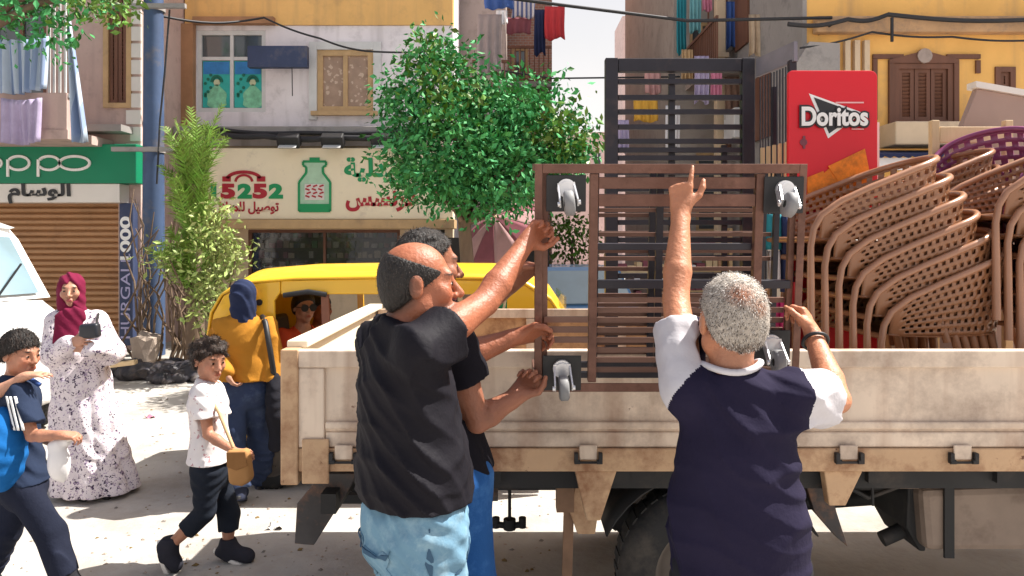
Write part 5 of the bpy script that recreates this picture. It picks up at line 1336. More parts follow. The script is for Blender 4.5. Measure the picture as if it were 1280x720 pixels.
# parasol and stall beyond the tuk-tuk
T = thing('striped_parasol', 'faded wine and pink striped parasol leaning under the street tree', 'parasol', P(625, 460, 9.6))
c = P(628, 285, 9.6); axp = Vector((-.45, -.55, .7)).normalized(); xx, uu, _ = frame(axp)
for k in range(10):
    t0_, t1_ = R(36 * k), R(36 * (k + 1)); mb = MB()
    def seg(u, v, t0_=t0_, t1_=t1_):
        t = t0_ + (t1_ - t0_) * u; r = .62 * v; return c + axp * (.2 - .26 * v ** 1.5 - .02 * math.sin(math.pi * u) * v) + (xx * math.cos(t) + uu * math.sin(t)) * r
    mb.grid(seg, 5, 6); mb.build('canopy_panel', M['clothwine'] if k % 2 else mat('faded_pink_canvas', (.42, .25, .25), .9, var=.15), T, solid=.004)
e = P(615, 462, 9.5); e.z = 0
mb = MB(); mb.tube([c + axp * .22, c - axp * .1, c - axp * .35 + Vector((0, 0, -.05)), e], .018, 8); mb.build('pole', M['palewood'], T)
T = thing('street_stall', 'dark street stall with crates of goods under the parasol', 'stall', P(600, 460, 10.0))
Y = 9.9; xa, xb = P(515, 0, Y).x, P(690, 0, Y).x
mb = MB(); mb.bx(xa, xb, Y, Y + .7, .72, .78)
for x in (xa + .04, xb - .08): mb.bx(x, x + .05, Y + .05, Y + .1, .0, .72); mb.bx(x, x + .05, Y + .6, Y + .65, 0, .72)
mb.build('counter', M['brownwood'], T)
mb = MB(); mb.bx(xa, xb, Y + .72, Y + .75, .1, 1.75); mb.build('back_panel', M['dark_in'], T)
for k, (x, m, lb) in enumerate(((xa + .15, 'clothwine', 'wine red crate on the left of the dark stall'), (xa + .62, 'palewood', 'pale wooden crate in the middle of the dark stall'), (xa + 1.1, 'letgreen', 'green crate on the right of the dark stall'))):
    T2 = thing('crate', lb, 'crate', (x, Y + .3, .785), 'crates on the street stall')
    mb = MB()
    for zz_ in (.79, .88, .97): mb.bx(x, x + .4, Y + .12, Y + .135, zz_, zz_ + .06); mb.bx(x, x + .4, Y + .5, Y + .515, zz_, zz_ + .06); mb.bx(x - .015, x - .001, Y + .12, Y + .515, zz_, zz_ + .06); mb.bx(x + .401, x + .415, Y + .12, Y + .515, zz_, zz_ + .06)
    mb.bx(x, x + .4, Y + .137, Y + .498, .785, .795); mb.build('crate', M[m], T2)
# wooden stalls seen through the slats, down the side street
for (px, Y, w, h, m, lb) in ((800, 11.2, 1.0, 1.5, 'palewood', 'pale wooden market shelf seen through the trolley slats'), (880, 11.6, .9, 1.9, 'tanwood', 'tan wooden market shelf behind the pale one')):
    x = P(px, 0, Y).x; T2 = thing('market_shelf', lb, 'shelf', (x, Y, 0), 'market shelves in the side street')
    mb = MB()
    for sx in (-w / 2, w / 2 - .05): mb.bx(x + sx, x + sx + .05, Y, Y + .4, 0, h)
    mb.build('upright', M[m], T2)
    rg = random.Random(px)
    for k in range(5):
        z = .25 + k * (h - .3) / 5; mb = MB(); mb.bx(x - w / 2 + .052, x + w / 2 - .052, Y + .01, Y + .39, z, z + .03); mb.build('board', M[m], T2)
        mb = MB(); xx_ = x - w / 2 + .07
        while xx_ < x + w / 2 - .17: mb.cur = rg.randrange(5); d = rg.uniform(.06, .14); mb.bx(xx_, xx_ + d, Y + .05, Y + .3, z + .031, z + .031 + rg.uniform(.07, .18)); xx_ += d + .015
        tag(mb.build('goods', [M['clothwhite'], M['clothpink'], M['chairtan'], M['clothwine'], M['palewood']], T2), kind='stuff')
# ------------------------------------------------------------------ people
M['skin'] = mat('skin', (0.3, 0.15, 0.1), 0.48, var=0.2, scale=11, bump=0.35, bscale=75, attr='Tint', sss=0.12, spec=0.4)
M['eyewhite'] = mat('eye_white', (0.5, 0.45, 0.42), 0.3, var=0.03)
M['iris'] = mat('dark_iris', (0.02, 0.012, 0.008), 0.15, var=0)
M['hairblack'] = mat('black_hair', (0.014, 0.011, 0.01), 0.55, var=0.4, scale=25, stretch=(1, 1, .4), bump=0.9, bscale=110)
M['hairbrown'] = mat('dark_brown_hair', (0.035, 0.02, 0.014), 0.55, var=0.4, scale=25, bump=0.9, bscale=80)
M['hairgrey'] = mat('cropped_grey_hair', (0.36, 0.3, 0.26), 0.8, var=0.3, scale=30, bump=1.0, bscale=190, attr='Tint')

def fabric(name, c, rough=0.9, var=0.12, bs=220, **k): return mat(name, c, rough, 0, var, 6, bump=0.5, bscale=16, spec=0.12, **k)
V3 = Vector

def rot_about(v, ax, a): return Matrix.Rotation(a, 3, ax) @ v

def hand_prims(S, wr, d, n, side, s, curl=(.3, .4, .3), per=None, thumb=.4, spread=.06):
    s = s * .94
    """palm, four jointed fingers of unequal length and a thumb leaving the palm's side"""
    d = V3(d).normalized(); n = V3(n); n = (n - d * n.dot(d)).normalized(); ac = d.cross(n) * (1 if side == 'R' else -1)
    wr = V3(wr)
    kn = []
    for i, (a, l) in enumerate(((.030, .083), (.010, .088), (-.011, .084), (-.030, .076))):
        k = wr + d * l * s + ac * a * s; kn.append(k)
        S.cone(wr + ac * a * .6 * s + d * .012 * s, k, .0145 * s, .0118 * s, k=.012)
    S.cone(wr - d * .02 * s, wr + d * .02 * s, .026 * s, .026 * s, k=.02, n=n, f=.72)
    lens = (.070, .078, .073, .057)
    for i in range(4):
        c = per[i] if per else curl
        dr = (d + ac * spread * (1.5 - i)).normalized(); p = kn[i]; r = (.0098, .0100, .0096, .0086)[i] * s
        for j, fr in enumerate((.45, .31, .24)):
            dr = rot_about(dr, d.cross(n).normalized(), 0) if False else (dr * math.cos(c[j]) + (n * dr.dot(d) - d * dr.dot(n)) * math.sin(c[j])).normalized()
            q = p + dr * lens[i] * fr * s * 1.08
            S.cone(p, q, r, r * .88, k=.004); r *= .88; p = q
    b = wr + d * .028 * s + ac * .026 * s + n * .004 * s
    t = (d * .62 + ac * .72 + n * .25).normalized(); q = b + t * .042 * s
    S.cone(b, q, .0165 * s, .0125 * s, k=.012)
    t2 = (d * .8 + ac * (.5 - thumb) + n * thumb * 1.2).normalized(); q2 = q + t2 * .031 * s; S.cone(q, q2, .0118 * s, .0105 * s, k=.005)
    t3 = (d * .75 + ac * (.25 - 1.3 * thumb) + n * thumb * 1.5).normalized(); S.cone(q2, q2 + t3 * .026 * s, .0105 * s, .0086 * s, k=.005)

def head_frame(J):
    f = V3(J['hf']).normalized(); u = V3(J.get('hu', (0, 0, 1))); r = f.cross(u).normalized(); u = r.cross(f).normalized()
    c = V3(J['hd']); hs = J.get('hs', 1.0)
    return r, f, u, (lambda x, y, z: c + (r * x + f * y + u * z) * hs), hs

def head_prims(S, J, child=False):
    r, f, u, L, h = head_frame(J); A = (r, f, u)
    S.ell(L(0, -.012, .036), (.074 * h, .094 * h, .082 * h), A, k=.03)
    jw = .056 if not child else .055
    S.ell(L(0, .024, -.04), (jw * h, .062 * h, .072 * h), A, k=.03)
    S.ball(L(0, .066, -.096 if not child else -.088), .021 * h, k=.03)
    for x in (-1, 1):
        S.ball(L(x * .042, .008, -.062), .024 * h, k=.03)
        S.ball(L(x * .036, .064, -.022), .024 * h, k=.025)
    S.cone(L(-.03, .079, .024), L(.03, .079, .024), .0145 * h, k=.02)
    for x in (-1, 1): S.ball(L(x * .031, .098, .002), .0145 * h, k=.012, op='s')
    for x in (-1, 1): S.ball(L(x * .031, .0765, .001), .0135 * h, k=.006)
    nl = .116 if not child else .108
    S.cone(L(0, .088, .014), L(0, nl, -.03), .0085 * h, .0125 * h, k=.014)
    for x in (-1, 1): S.ball(L(x * .0125, .1, -.034), .0085 * h, k=.008)
    S.cone(L(-.016, .092, -.059), L(.016, .092, -.059), .0068 * h, k=.008)
    S.cone(L(-.015, .09, -.070), L(.015, .09, -.070), .0078 * h, k=.007)
    for x in (-1, 1):
        S.ell(L(x * .076, -.012, -.004), (.010 * h, .020 * h, .032 * h), A, k=.01)
        S.ell(L(x * .087, -.008, .0), (.006 * h, .010 * h, .017 * h), A, k=.006, op='s')

def torso_frame(J):
    r = (V3(J['shR']) - V3(J['shL'])).normalized(); pc = (V3(J['hipL']) + V3(J['hipR'])) / 2
    up = (V3(J['nk']) - pc).normalized(); r = (r - up * r.dot(up)).normalized(); f = up.cross(r).normalized()
    return r, f, up, pc

def torso_prims(S, J, s, e, belly=0.0, wide=1.0):
    r, f, up, pc = torso_frame(J); nk = V3(J['nk']); ch = nk - up * .19 * s
    S.cone(pc + up * .07 * s, ch, .128 * s * wide + e, .148 * s * wide + e, k=.06, n=f, f=.74)
    S.cone(V3(J['shL']) + r * .035 * s - up * .02 * s, V3(J['shR']) - r * .035 * s - up * .02 * s, .054 * s + e, k=.08)
    S.cone(ch + up * .05 * s, nk + up * .005 * s, .09 * s + e, .06 * s + e, k=.06)
    S.ell(pc + up * .0 * s, (.15 * s * wide + e, .115 * s * wide + e, .115 * s + e), (r, f, up), k=.06)
    if belly: S.ell(pc + up * .16 * s + f * belly * .8, (.14 * s * wide + e, .10 * s + belly + e, .15 * s + e), (r, f, up), k=.08)

def arm_prims(S, J, sd, s, e):
    a, b, c = V3(J['sh' + sd]), V3(J['el' + sd]), V3(J['wr' + sd])
    S.cone(a, b, .05 * s + e, .039 * s + e, k=.03); mu = a.lerp(b, .5); S.ell(mu + V3((0, 0, .004)), (.047 * s + e, .047 * s + e, .085 * s), frame(b - a), k=.012)
    m = b.lerp(c, .3); S.cone(b, m, .038 * s + e, .042 * s + e, k=.008); S.cone(m, c, .042 * s + e, .026 * s + e, k=.008)

def leg_prims(S, J, sd, s, e, lo=2.0):
    a, b, c = V3(J['hip' + sd]), V3(J['kn' + sd]), V3(J['an' + sd])
    S.cone(a, b, .088 * s + e, .057 * s + e, k=.05)
    m = b.lerp(c, .32); S.cone(b, m, .054 * s + e, .056 * s + e, k=.012); S.cone(m, c, .056 * s + e, .038 * s + e, k=.012)

def make_person(label, J, s, skin, h, hands, child=False, stubble=None, brow=(.02, .012, .01), lips=None, group=None, face=True, belly=0.0, wide=1.0, feet=True, torso=True):
    S = Sculpt()
    torso_prims(S, J, s, 0, belly, wide)
    hd = V3(J['hd']); r, f, u, L, hs = head_frame(J)
    for sd in 'LR': arm_prims(S, J, sd, s, 0)
    for sd in 'LR': leg_prims(S, J, sd, s, 0)
    if feet:
        for sd in 'LR':
            S.cone(V3(J['an' + sd]), V3(J['toe' + sd]), .036 * s, .026 * s, k=.03)
    S.cone(V3(J['nk']) - u * .02 * s, L(0, -.018, -.055), .06 * s, .054 * s, k=.03)
    head_prims(S, J, child)
    for sd in 'LR':
        if sd in hands: hand_prims(S, J['wr' + sd], side=sd, s=s if not child else s * 1.02, **hands[sd])
    me = S.mesh('person', h)
    A = (r, f, u); reg = []
    sk = np.array(skin)
    lp = lips or tuple(sk * np.array([.8, .5, .5]))
    if stubble is not None:
        for (c, rr, colr) in stubble: reg.append((L(*c), tuple(np.array(rr) * hs), A, colr, .35))
    if face:
        reg.append((L(0, .09, -.0645), (.024 * hs, .03 * hs, .0125 * hs), A, lp, .35))
        for x in (-1, 1): reg.append((L(x * .033, .085, .026), (.021 * hs, .03 * hs, .0062 * hs), A, brow, .4))
        for x in (-1, 1): reg.append((L(x * .04, .07, -.025), (.03 * hs, .035 * hs, .025 * hs), A, tuple(sk * np.array([1.06, .88, .86])), .9))
    tint(me, skin, reg)
    base = (V3(J['anL']) + V3(J['anR'])) / 2; base.z = 0 if base.z < .6 else base.z
    o = link_mesh('person', me, M['skin'], None, base)
    tag(o, label, 'person', group)
    if face:
        for x in (-1, 1):
            mb = MB(); c = L(x * .031, .0785, .001)
            mb.add([c + f * (.0128 * hs * math.cos(a_)) + r * (.0112 * hs * math.sin(a_) * math.cos(b_)) + u * (.0046 * hs * math.sin(a_) * math.sin(b_)) for a_ in [R(18 * i_) for i_ in range(1, 7)] for b_ in [R(30 * j_) for j_ in range(12)]], [(i_ * 12 + j_, i_ * 12 + (j_ + 1) % 12, (i_ + 1) * 12 + (j_ + 1) % 12, (i_ + 1) * 12 + j_) for i_ in range(5) for j_ in range(12)] + [tuple(range(12))], True); e = mb.build('eye', M['eyewhite'], o)
            mb = MB(); mb.disc(c + f * .0122 * hs, f, .0062 * hs, .0026, 12); mb.build('iris', M['iris'], e)
            # upper lid
    return o

def garment(name, o, m, S, h, noise=None, cut=()):
    S.noise = noise; S.post = list(cut)
    return link_mesh(name, S.mesh(name, h), m, o)

def shirt(o, J, s, m, h, e=.014, slL=.5, slR=.5, hem=None, belly=0.0, wide=1.0, noise=None, neck=.0, sleeve_m=None, flare=.0, name='shirt', sl_e=.014, vest=None):
    r, f, up, pc = torso_frame(J); S = Sculpt(); torso_prims(S, J, s, e, belly, wide)
    hemz = hem if hem is not None else pc.z
    bot = V3((pc.x, pc.y, hemz)); S.cone(pc + up * .14 * s, bot - up * .05, .135 * s * wide + e, .15 * s * wide + e + flare, k=.06, n=f, f=.78)
    if belly: S.cone(pc + up * .12 * s + f * belly * .7, bot - up * .04 + f * belly * .5, .11 * s + e, .12 * s + e, k=.08, n=f, f=.85)
    T2 = Sculpt() if sleeve_m else S
    for sd, fr in (('L', slL), ('R', slR)):
        if fr <= 0: continue
        a, b, c = V3(J['sh' + sd]), V3(J['el' + sd]), V3(J['wr' + sd])
        if fr <= 1:
            en = a.lerp(b, fr); d = (b - a).normalized(); st = a - d * .005
            T2.cone(st, en + d * .04, .054 * s + e, .048 * s + e + sl_e, k=.025, clip=[(en, d)])
            T2.cone(en - d * .045, en + d * .05, .05 * s + sl_e * .4, .05 * s + sl_e, k=.006, op='s')
        else:
            en = b.lerp(c, fr - 1); d = (c - b).normalized()
            T2.cone(a, b, .056 * s + e, .046 * s + e + sl_e * .5, k=.03); T2.cone(b, en, .046 * s + e + sl_e * .5, .034 * s + e + sl_e * .5, k=.01)
    S.cone(V3(J['nk']) - up * .04 * s + f * .02, V3(J['nk']) + up * .12 * s + f * .02 * s, .068 * s, .085 * s, k=.012, op='s')
    g = garment(name, o, m, S, h, noise, [((pc.x, pc.y, hemz), (0, 0, -1))])
    if sleeve_m:
        for i, (sd, fr) in enumerate((('L', slL), ('R', slR))):
            T3 = Sculpt(); a, b = V3(J['sh' + sd]), V3(J['el' + sd]); d = (b - a).normalized(); en = a.lerp(b, fr)
            inn = (V3(J['nk']) - a).normalized()
            T3.cone(a + inn * .035 - d * .03, en + d * .04, .05 * s + e, .046 * s + e + sl_e, k=.03, clip=[(en, d)])
            T3.cone(en - d * .05, en + d * .05, .05 * s + sl_e * .4, .05 * s + sl_e, k=.006, op='s')
            garment('sleeve', o, sleeve_m, T3, h, folds(.006, 38, (b - a) + V3((.1, .05, 0)), 5 + i, 2.2, .0015))
    return g

def trousers(o, J, s, m, h, e=.012, to=1.95, top=None, noise=None, loose=0.0, wide=1.0, name='trousers', belly=0):
    r, f, up, pc = torso_frame(J); S = Sculpt()
    S.ell(pc, (.152 * s * wide + e, .118 * s * wide + e + belly, .13 * s + e), (r, f, up), k=.05)
    S.cone(pc, pc + up * .14 * s, .135 * s * wide + e, .128 * s * wide + e, k=.05, n=f, f=.78)
    for sd in 'LR':
        a, b, c = V3(J['hip' + sd]), V3(J['kn' + sd]), V3(J['an' + sd])
        S.cone(a, b, .09 * s + e, .06 * s + e + loose * .6, k=.03)
        en = b.lerp(c, to - 1); d = (c - b).normalized()
        S.cone(b, en + d * .04, .06 * s + e + loose * .6, (.058 - .016 * (to - 1)) * s + e + loose, k=.012, clip=[(en, d)])
    cut = [((pc.x, pc.y, (pc + up * .12 * s).z if top is None else top), (0, 0, 1))]
    return garment(name, o, m, S, h, noise, cut)

def shoes(o, J, s, m, h, sole=None):
    for sd in 'LR':
        a, t = V3(J['an' + sd]), V3(J['toe' + sd]); d = (t - a); dn = d.normalized()
        S = Sculpt(); dz = V3((0, 0, -.035 * s))
        fl = d.copy(); side = fl.cross(V3((0, 0, 1))).normalized(); dn_up = side.cross(dn)
        heel = a - V3((dn.x, dn.y, 0)) * .035 * s - dn_up * .04 * s
        S.cone(heel, t - dn_up * .004, .036 * s, .034 * s, k=.03); S.cone(a + V3((0, 0, .03)) * s, heel + dn * .06 * s, .05 * s, .045 * s, k=.03); S.cone(a, t - dn * .05 * s, .042 * s, .03 * s, k=.03); S.ball(t - dn * .01, .037 * s, k=.03)
        zb = -dn_up
        g = garment('shoe', o, m, S, h, None, [(heel + zb * .022 * s, zb), (a + V3((0, 0, .05 * s)), V3((0, 0, 1)))])
        if sole:
            mb = MB(); n = 16; p0, p1 = heel, t; pts = []
            for k in range(n):
                q = 2 * math.pi * k / n; c_, s_ = math.cos(q), math.sin(q)
                cc = (p0 + p1) / 2; pts.append(cc + dn * (c_ * ((p1 - p0).length / 2 + .045 * s)) + side * s_ * .043 * s * (1 + .12 * c_) + zb * .018 * s)
            mb.poly(pts, zb * .024 * s); mb.build('sole', sole, g, bevel=.004)

def strand_hair(g, J, o, n, length, lift, wid, cols, seed=1):
    """thousands of fine locks lying over the scalp"""
    r, f, u, L, hs = head_frame(J); rg = random.Random(seed); me = g.data
    ps = me.polygons; w = WLOC[o.name]; mb = MB(); N_ = len(ps)
    crown = L(0, -.05, .11)
    for k in range(n):
        p = ps[rg.randrange(N_)]; nn = V3(p.normal)
        if nn.dot(f) < -2: continue
        c = p.center + w + V3((rg.uniform(-1, 1), rg.uniform(-1, 1), rg.uniform(-1, 1))) * .004
        fl = (c - crown); fl = fl - nn * fl.dot(nn)
        fl = fl.normalized() if fl.length > 1e-4 else V3((1, 0, 0))
        d = (fl + nn * lift + V3((rg.gauss(0, 1), rg.gauss(0, 1), rg.gauss(0, 1))) * .38).normalized(); ln = length * rg.uniform(.6, 1.3); sd = d.cross(nn)
        sd = sd.normalized() * wid if sd.length > 1e-4 else V3((wid, 0, 0))
        q = c + d * ln * .5; d2 = (d - nn * .5).normalized(); e = q + d2 * ln * .5
        mb.cur = rg.randrange(len(cols)); mb.add([c - sd, c + sd, q + sd * .8, q - sd * .8, e], [(0, 1, 2, 3), (3, 2, 4)])
    s_ = mb.build('hair_strands', cols, o, fixn=False); s_.parent = g; tag(s_, kind='stuff')

def hair(o, J, m, h, e=.008, front=(.07, .078), nape=(-.1, -.07), noise=None, extra=None, name='hair', strands=None, top=None):
    r, f, u, L, hs = head_frame(J); S = Sculpt(); A = (r, f, u)
    dy, dz = front[0] - nape[0], front[1] - nape[1]
    n = f * dz - u * dy
    S.ell(L(0, -.014, .036), (.075 * hs + e, .094 * hs + e, .083 * hs + e), A, k=.02)
    S.ell(L(0, -.045, -.01), (.066 * hs + e, .062 * hs + e, .075 * hs + e), A, k=.03)
    if extra: extra(S, L, hs, A)
    S.noise = noise
    S.post = [(L(0, front[0], front[1]), n)]
    if top: S.post.append((L(*top[0]), f * top[1][1] + u * top[1][2]))
    g = link_mesh(name, S.mesh(name, h), m, o)
    if strands: strand_hair(g, J, o, *strands)
    return g

def rfolds(amp, freq, seed):
    rs = np.random.RandomState(seed); K = rs.randn(5, 3) * freq; ph = rs.rand(5) * 6.28
    def f(x, y, z):
        v = 0
        for k, p in zip(K, ph): v = v + np.sin(x * k[0] + y * k[1] + z * k[2] + p)
        return amp * v / 2.2
    return f

SK_A, SK_C, SK_D, SK_F = (.33, .112, .057), (.46, .195, .105), (.4, .185, .115), (.46, .24, .16)

# ---- bald man holding the near upright
def mixed(*fs): return lambda x, y, z: sum(f(x, y, z) for f in fs)
def F_(u, v, w=0.0): return F(u, v, w)
hA = F_(.012, .54, -.01)
J = dict(hd=P(523, 356, 2.04), hf=(.975, .2, .04), hu=(0, 0, 1), nk=P(503, 420, 2.05), shR=P(526, 438, 1.92), shL=P(478, 428, 2.2),
         elR=P(606, 378, 2.14), wrR=hA - V3((.045, .062, .045)), elL=P(575, 446, 2.35), wrL=P(645, 421, 2.40),
         hipR=P(532, 655, 1.98), hipL=P(505, 655, 2.13))
J['knR'] = V3((J['hipR'].x + .03, J['hipR'].y + .02, .50)); J['anR'] = V3((J['hipR'].x - .0, J['hipR'].y, .09)); J['toeR'] = J['anR'] + V3((.13, .07, -.05))
J['knL'] = V3((J['hipL'].x + .06, J['hipL'].y + .03, .50)); J['anL'] = V3((J['hipL'].x + .05, J['hipL'].y + .02, .09)); J['toeL'] = J['anL'] + V3((.13, .07, -.05))
grip = [(1.15, 1.25, .7), (1.2, 1.25, .7), (1.25, 1.25, .7), (1.3, 1.25, .7)]
o = make_person('bald man in a black shirt and faded jeans gripping the left upright of the trolley', J, 1.03, SK_A, .005,
    {'R': dict(d=(.55, .55, .62), n=(.55, -.75, -.25), per=grip, thumb=.5), 'L': dict(d=(.85, .3, .1), n=(.2, -.7, -.6), curl=(.8, .9, .6))},
    stubble=[((0, -.085, .0), (.2, .10, .095), (.04, .024, .018)), ((0, .06, -.08), (.075, .07, .05), (.15, .065, .042))], belly=.016, wide=.96)
hair(o, J, M['hairblack'], .004, .0015, front=(.022, -.0), nape=(-.1, -.09), name='cropped_hair', top=((.0, -.05, .08), (0, .38, 1)), strands=(6000, .006, .25, .0007, [M['hairblack'], M['hairbrown'], mat('greying_hair', (.06, .05, .042), .6)]))
mA = mat('black_shirt_cotton', (.008, .007, .011), .7, var=.15, bump=.5, bscale=18, spec=.16)
shirt(o, J, 1.03, mA, .006, e=.016, slL=.55, slR=.34, hem=P(0, 618, 2.05).z, belly=.018, wide=.99, noise=mixed(folds(.008, 15, (.3, .3, .85), 1, 3.2, .001), folds(.005, 44, (.75, .2, .5), 2, 2.4, .0012)), sl_e=.016)
mJ = fabric('faded_light_jeans', (.14, .26, .36), dirt=(.25, .38, .46), dirt_amt=.45, dirt_scale=18)
gJ = trousers(o, J, 1.03, mJ, .006, e=.014, noise=mixed(folds(.007, 20, (.2, .2, 1), 3), folds(.005, 46, (.3, .2, .9), 31)), wide=1.0, loose=.01)
rr_, ff_, uu_, pc_ = torso_frame(J)
def on_cloth(name, g, m, c, ax, az, w, hgt, off, shape=None, n=10):
    """a sewn-on patch that lies on the cloth"""
    mb = MB(); mb.grid(lambda u, v: c + ax * (u - .5) * w * (1 if shape is None else shape(v)) + az * (v - .5) * hgt, n, n)
    p_ = mb.build(name, m, g); md = p_.modifiers.new('wrap', 'SHRINKWRAP'); md.target = g; md.wrap_method = 'NEAREST_SURFACEPOINT'; md.wrap_mode = 'ABOVE_SURFACE'; md.offset = off
    md = p_.modifiers.new('solid', 'SOLIDIFY'); md.thickness = .003; md.offset = 1
    return p_
mSe = fabric('dark_denim_seam', (.05, .1, .16))
for sgn in (-1, 1):
    c = pc_ - ff_ * .15 + rr_ * sgn * .075 - V3((0, 0, .085))
    pk_ = on_cloth('back_pocket', gJ, mJ, c, rr_, V3((0, 0, 1)), .125, .14, .003, lambda v: .82 + .18 * v)
    on_cloth('pocket_seam', pk_, mSe, c + V3((0, 0, .06)), rr_, V3((0, 0, 1)), .125, .008, .006)
for q_ in (rr_ * .16 - ff_ * .02, ):
    on_cloth('side_seam', gJ, mSe, pc_ + q_ - V3((0, 0, .15)), ff_, V3((0, 0, 1)), .006, .4, .002)
on_cloth('side_pocket', gJ, mSe, pc_ + rr_ * .13 + ff_ * .07 - V3((0, 0, .06)), (ff_ + V3((0, 0, .8))).normalized(), V3((0, 0, 1)), .12, .008, .003)
shoes(o, J, 1.03, fabric('black_shoe_leather', (.02, .018, .018)), .007, M['letwhite'])

# ---- man behind him
J = dict(hd=P(535, 333, 2.43), hf=(.9, .42, .0), nk=P(526, 388, 2.45), shR=P(560, 402, 2.33), shL=P(512, 397, 2.62), elR=P(597, 526, 2.33), wrR=F_(.0, .05, -.01) - V3((.062, .05, .05)),
         elL=P(590, 392, 2.66), wrL=P(644, 352, 2.50), hipR=P(572, 600, 2.36), hipL=P(548, 600, 2.5))
J['knR'] = V3((J['hipR'].x + .05, 2.4, .50)); J['anR'] = V3((J['hipR'].x + .06, 2.38, .09)); J['toeR'] = J['anR'] + V3((.13, .05, -.05))
J['knL'] = V3((J['hipL'].x + .02, 2.55, .50)); J['anL'] = V3((J['hipL'].x - .03, 2.52, .09)); J['toeL'] = J['anL'] + V3((.13, .05, -.05))
o = make_person('dark haired man mostly hidden behind the bald man, supporting the trolley from below', J, 1.0, (.3, .12, .07), .0055,
    {'R': dict(d=(.6, .5, .6), n=(.4, -.1, .8), per=grip, thumb=.4), 'L': dict(d=(.7, -.2, .6), n=(.5, -.6, -.4), curl=(.9, .9, .6))}, stubble=[((0, .05, -.08), (.07, .07, .045), (.13, .07, .05))])
hair(o, J, M['hairblack'], .005, .007, noise=rfolds(.003, 90, 2), strands=(6000, .012, .3, .0008, [M['hairblack'], M['hairbrown']]))
shirt(o, J, 1.0, fabric('black_shirt_jersey', (.01, .009, .013)), .007, slL=.5, slR=.62, hem=.97, noise=folds(.009, 24, (.5, .2, .8), 4), sl_e=.02)
trousers(o, J, 1.0, fabric('vivid_blue_jeans', (.02, .085, .26), dirt=(.06, .17, .4), dirt_amt=.35, dirt_scale=6), .007, e=.014, noise=folds(.009, 22, (.2, .2, 1), 6), loose=.012)
shoes(o, J, 1.0, fabric('brown_shoe_leather', (.08, .05, .03)), .008, M['letblack'])

# ---- older man seen from behind
J = dict(hd=P(914, 400, 1.92), hf=(-.06, .96, .16), nk=P(915, 489, 1.93), shL=P(858, 486, 1.94), shR=P(990, 494, 1.92), elL=P(845, 374, 2.12), wrL=P(851, 264, 2.25),
         elR=P(1046, 500, 2.08), wrR=P(1016, 418, 2.28), hipL=P(888, 715, 1.93), hipR=P(962, 715, 1.93), hs=1.03)
for sd, dx_ in (('L', -.03), ('R', .03)):
    hp = J['hip' + sd]; J['kn' + sd] = V3((hp.x + dx_, 1.97, .47)); J['an' + sd] = V3((hp.x + dx_ * 1.5, 1.93, .085)); J['toe' + sd] = J['an' + sd] + V3((dx_, .15, -.045))
point = [(.15, .15, .1), (1.3, 1.4, .8), (1.35, 1.4, .8), (1.4, 1.4, .8)]
o = make_person('grey haired older man seen from behind in a navy vest with white sleeves', J, .97, SK_C, .005,
    {'L': dict(d=(.03, .12, .99), n=(.35, .9, -.1), per=point, thumb=.15), 'R': dict(d=(-.12, .5, .85), n=(-.75, .55, -.2), per=[(.85, 1.1, .6), (1.0, 1.1, .6), (1.1, 1.2, .7), (1.2, 1.2, .7)], thumb=.35)},
    wide=.92, belly=.012, stubble=[((0, -.06, -.085), (.08, .06, .05), (.33, .15, .09))])
hair(o, J, M['hairgrey'], .005, .004, front=(.066, .085), nape=(-.1, -.06), noise=rfolds(.0012, 150, 3), strands=(9000, .0075, .22, .0006, [M['hairgrey'], mat('white_hair', (.62, .58, .54), .6, var=.1), mat('dark_grey_hair', (.27, .235, .21), .6, var=.2)]))
gh = [c_ for c_ in o.children if c_.name.startswith('hair')][0]
r_, f_, u_, L_, hs_ = head_frame(J); w_ = WLOC[o.name]
tint(gh.data, (.5, .44, .38), [(L_(-.012, -.085, .085) - w_, (.05, .06, .034), (r_, f_, u_), (.34, .15, .09), .7), (L_(.03, -.09, .055) - w_, (.035, .06, .03), (r_, f_, u_), (.36, .18, .11), .7), (L_(0, -.09, -.05) - w_, (.09, .06, .03), (r_, f_, u_), (.22, .17, .14), .6)])  # thin scalp at the crown, part of its dark tone painted shadow
mV = fabric('navy_knit_vest', (.017, .014, .034), bs=160)
mW = fabric('white_sleeve_cotton', (.56, .54, .57))
gV = shirt(o, J, .97, mV, .0055, e=.016, slL=.66, slR=.6, hem=.74, wide=.95, belly=.016, noise=mixed(folds(.007, 12, (.55, .1, .75), 11, 3.0, .001), folds(.004, 42, (.4, .1, .8), 12, 2.2, .001)), name='vest', flare=-.034, sl_e=.012)
r_, f_, u_, pc_ = torso_frame(J); nk = V3(J['nk'])
gV.data.materials.append(mW); w_ = WLOC[o.name]                    # raglan sleeves in white
for sd, og in (('L', -1), ('R', 1)):
    a, b = V3(J['sh' + sd]), V3(J['el' + sd]); d = (b - a).normalized(); nn = (d * .9 + r_ * og * 1.0 + u_ * .12).normalized(); a2 = a - u_ * .01 + r_ * og * .012
    for p_ in gV.data.polygons:
        q = p_.center + w_ - a2
        if q.dot(nn) > 0 and q.dot(r_) * og > -.06 and q.dot(u_) > -.16: p_.material_index = 1
mb = MB(); pts = [nk + (r_ * math.cos(t) * .076 + f_ * (math.sin(t) * .078 + .006)) + u_ * (.05 + .02 * math.cos(t) ** 2 * 1.2 - .012 * math.sin(t)) for t in [i * 2 * math.pi / 28 for i in range(28)]]
mb.tube(pts, .009, 8, close=True); mb.build('collar', mW, o)
trousers(o, J, .97, fabric('dark_trousers', (.02, .02, .025)), .008, e=.012, noise=folds(.006, 22, (.2, .2, 1), 6), loose=.02)
shoes(o, J, .97, fabric('dark_shoe_leather', (.03, .02, .015)), .008, M['letblack'])
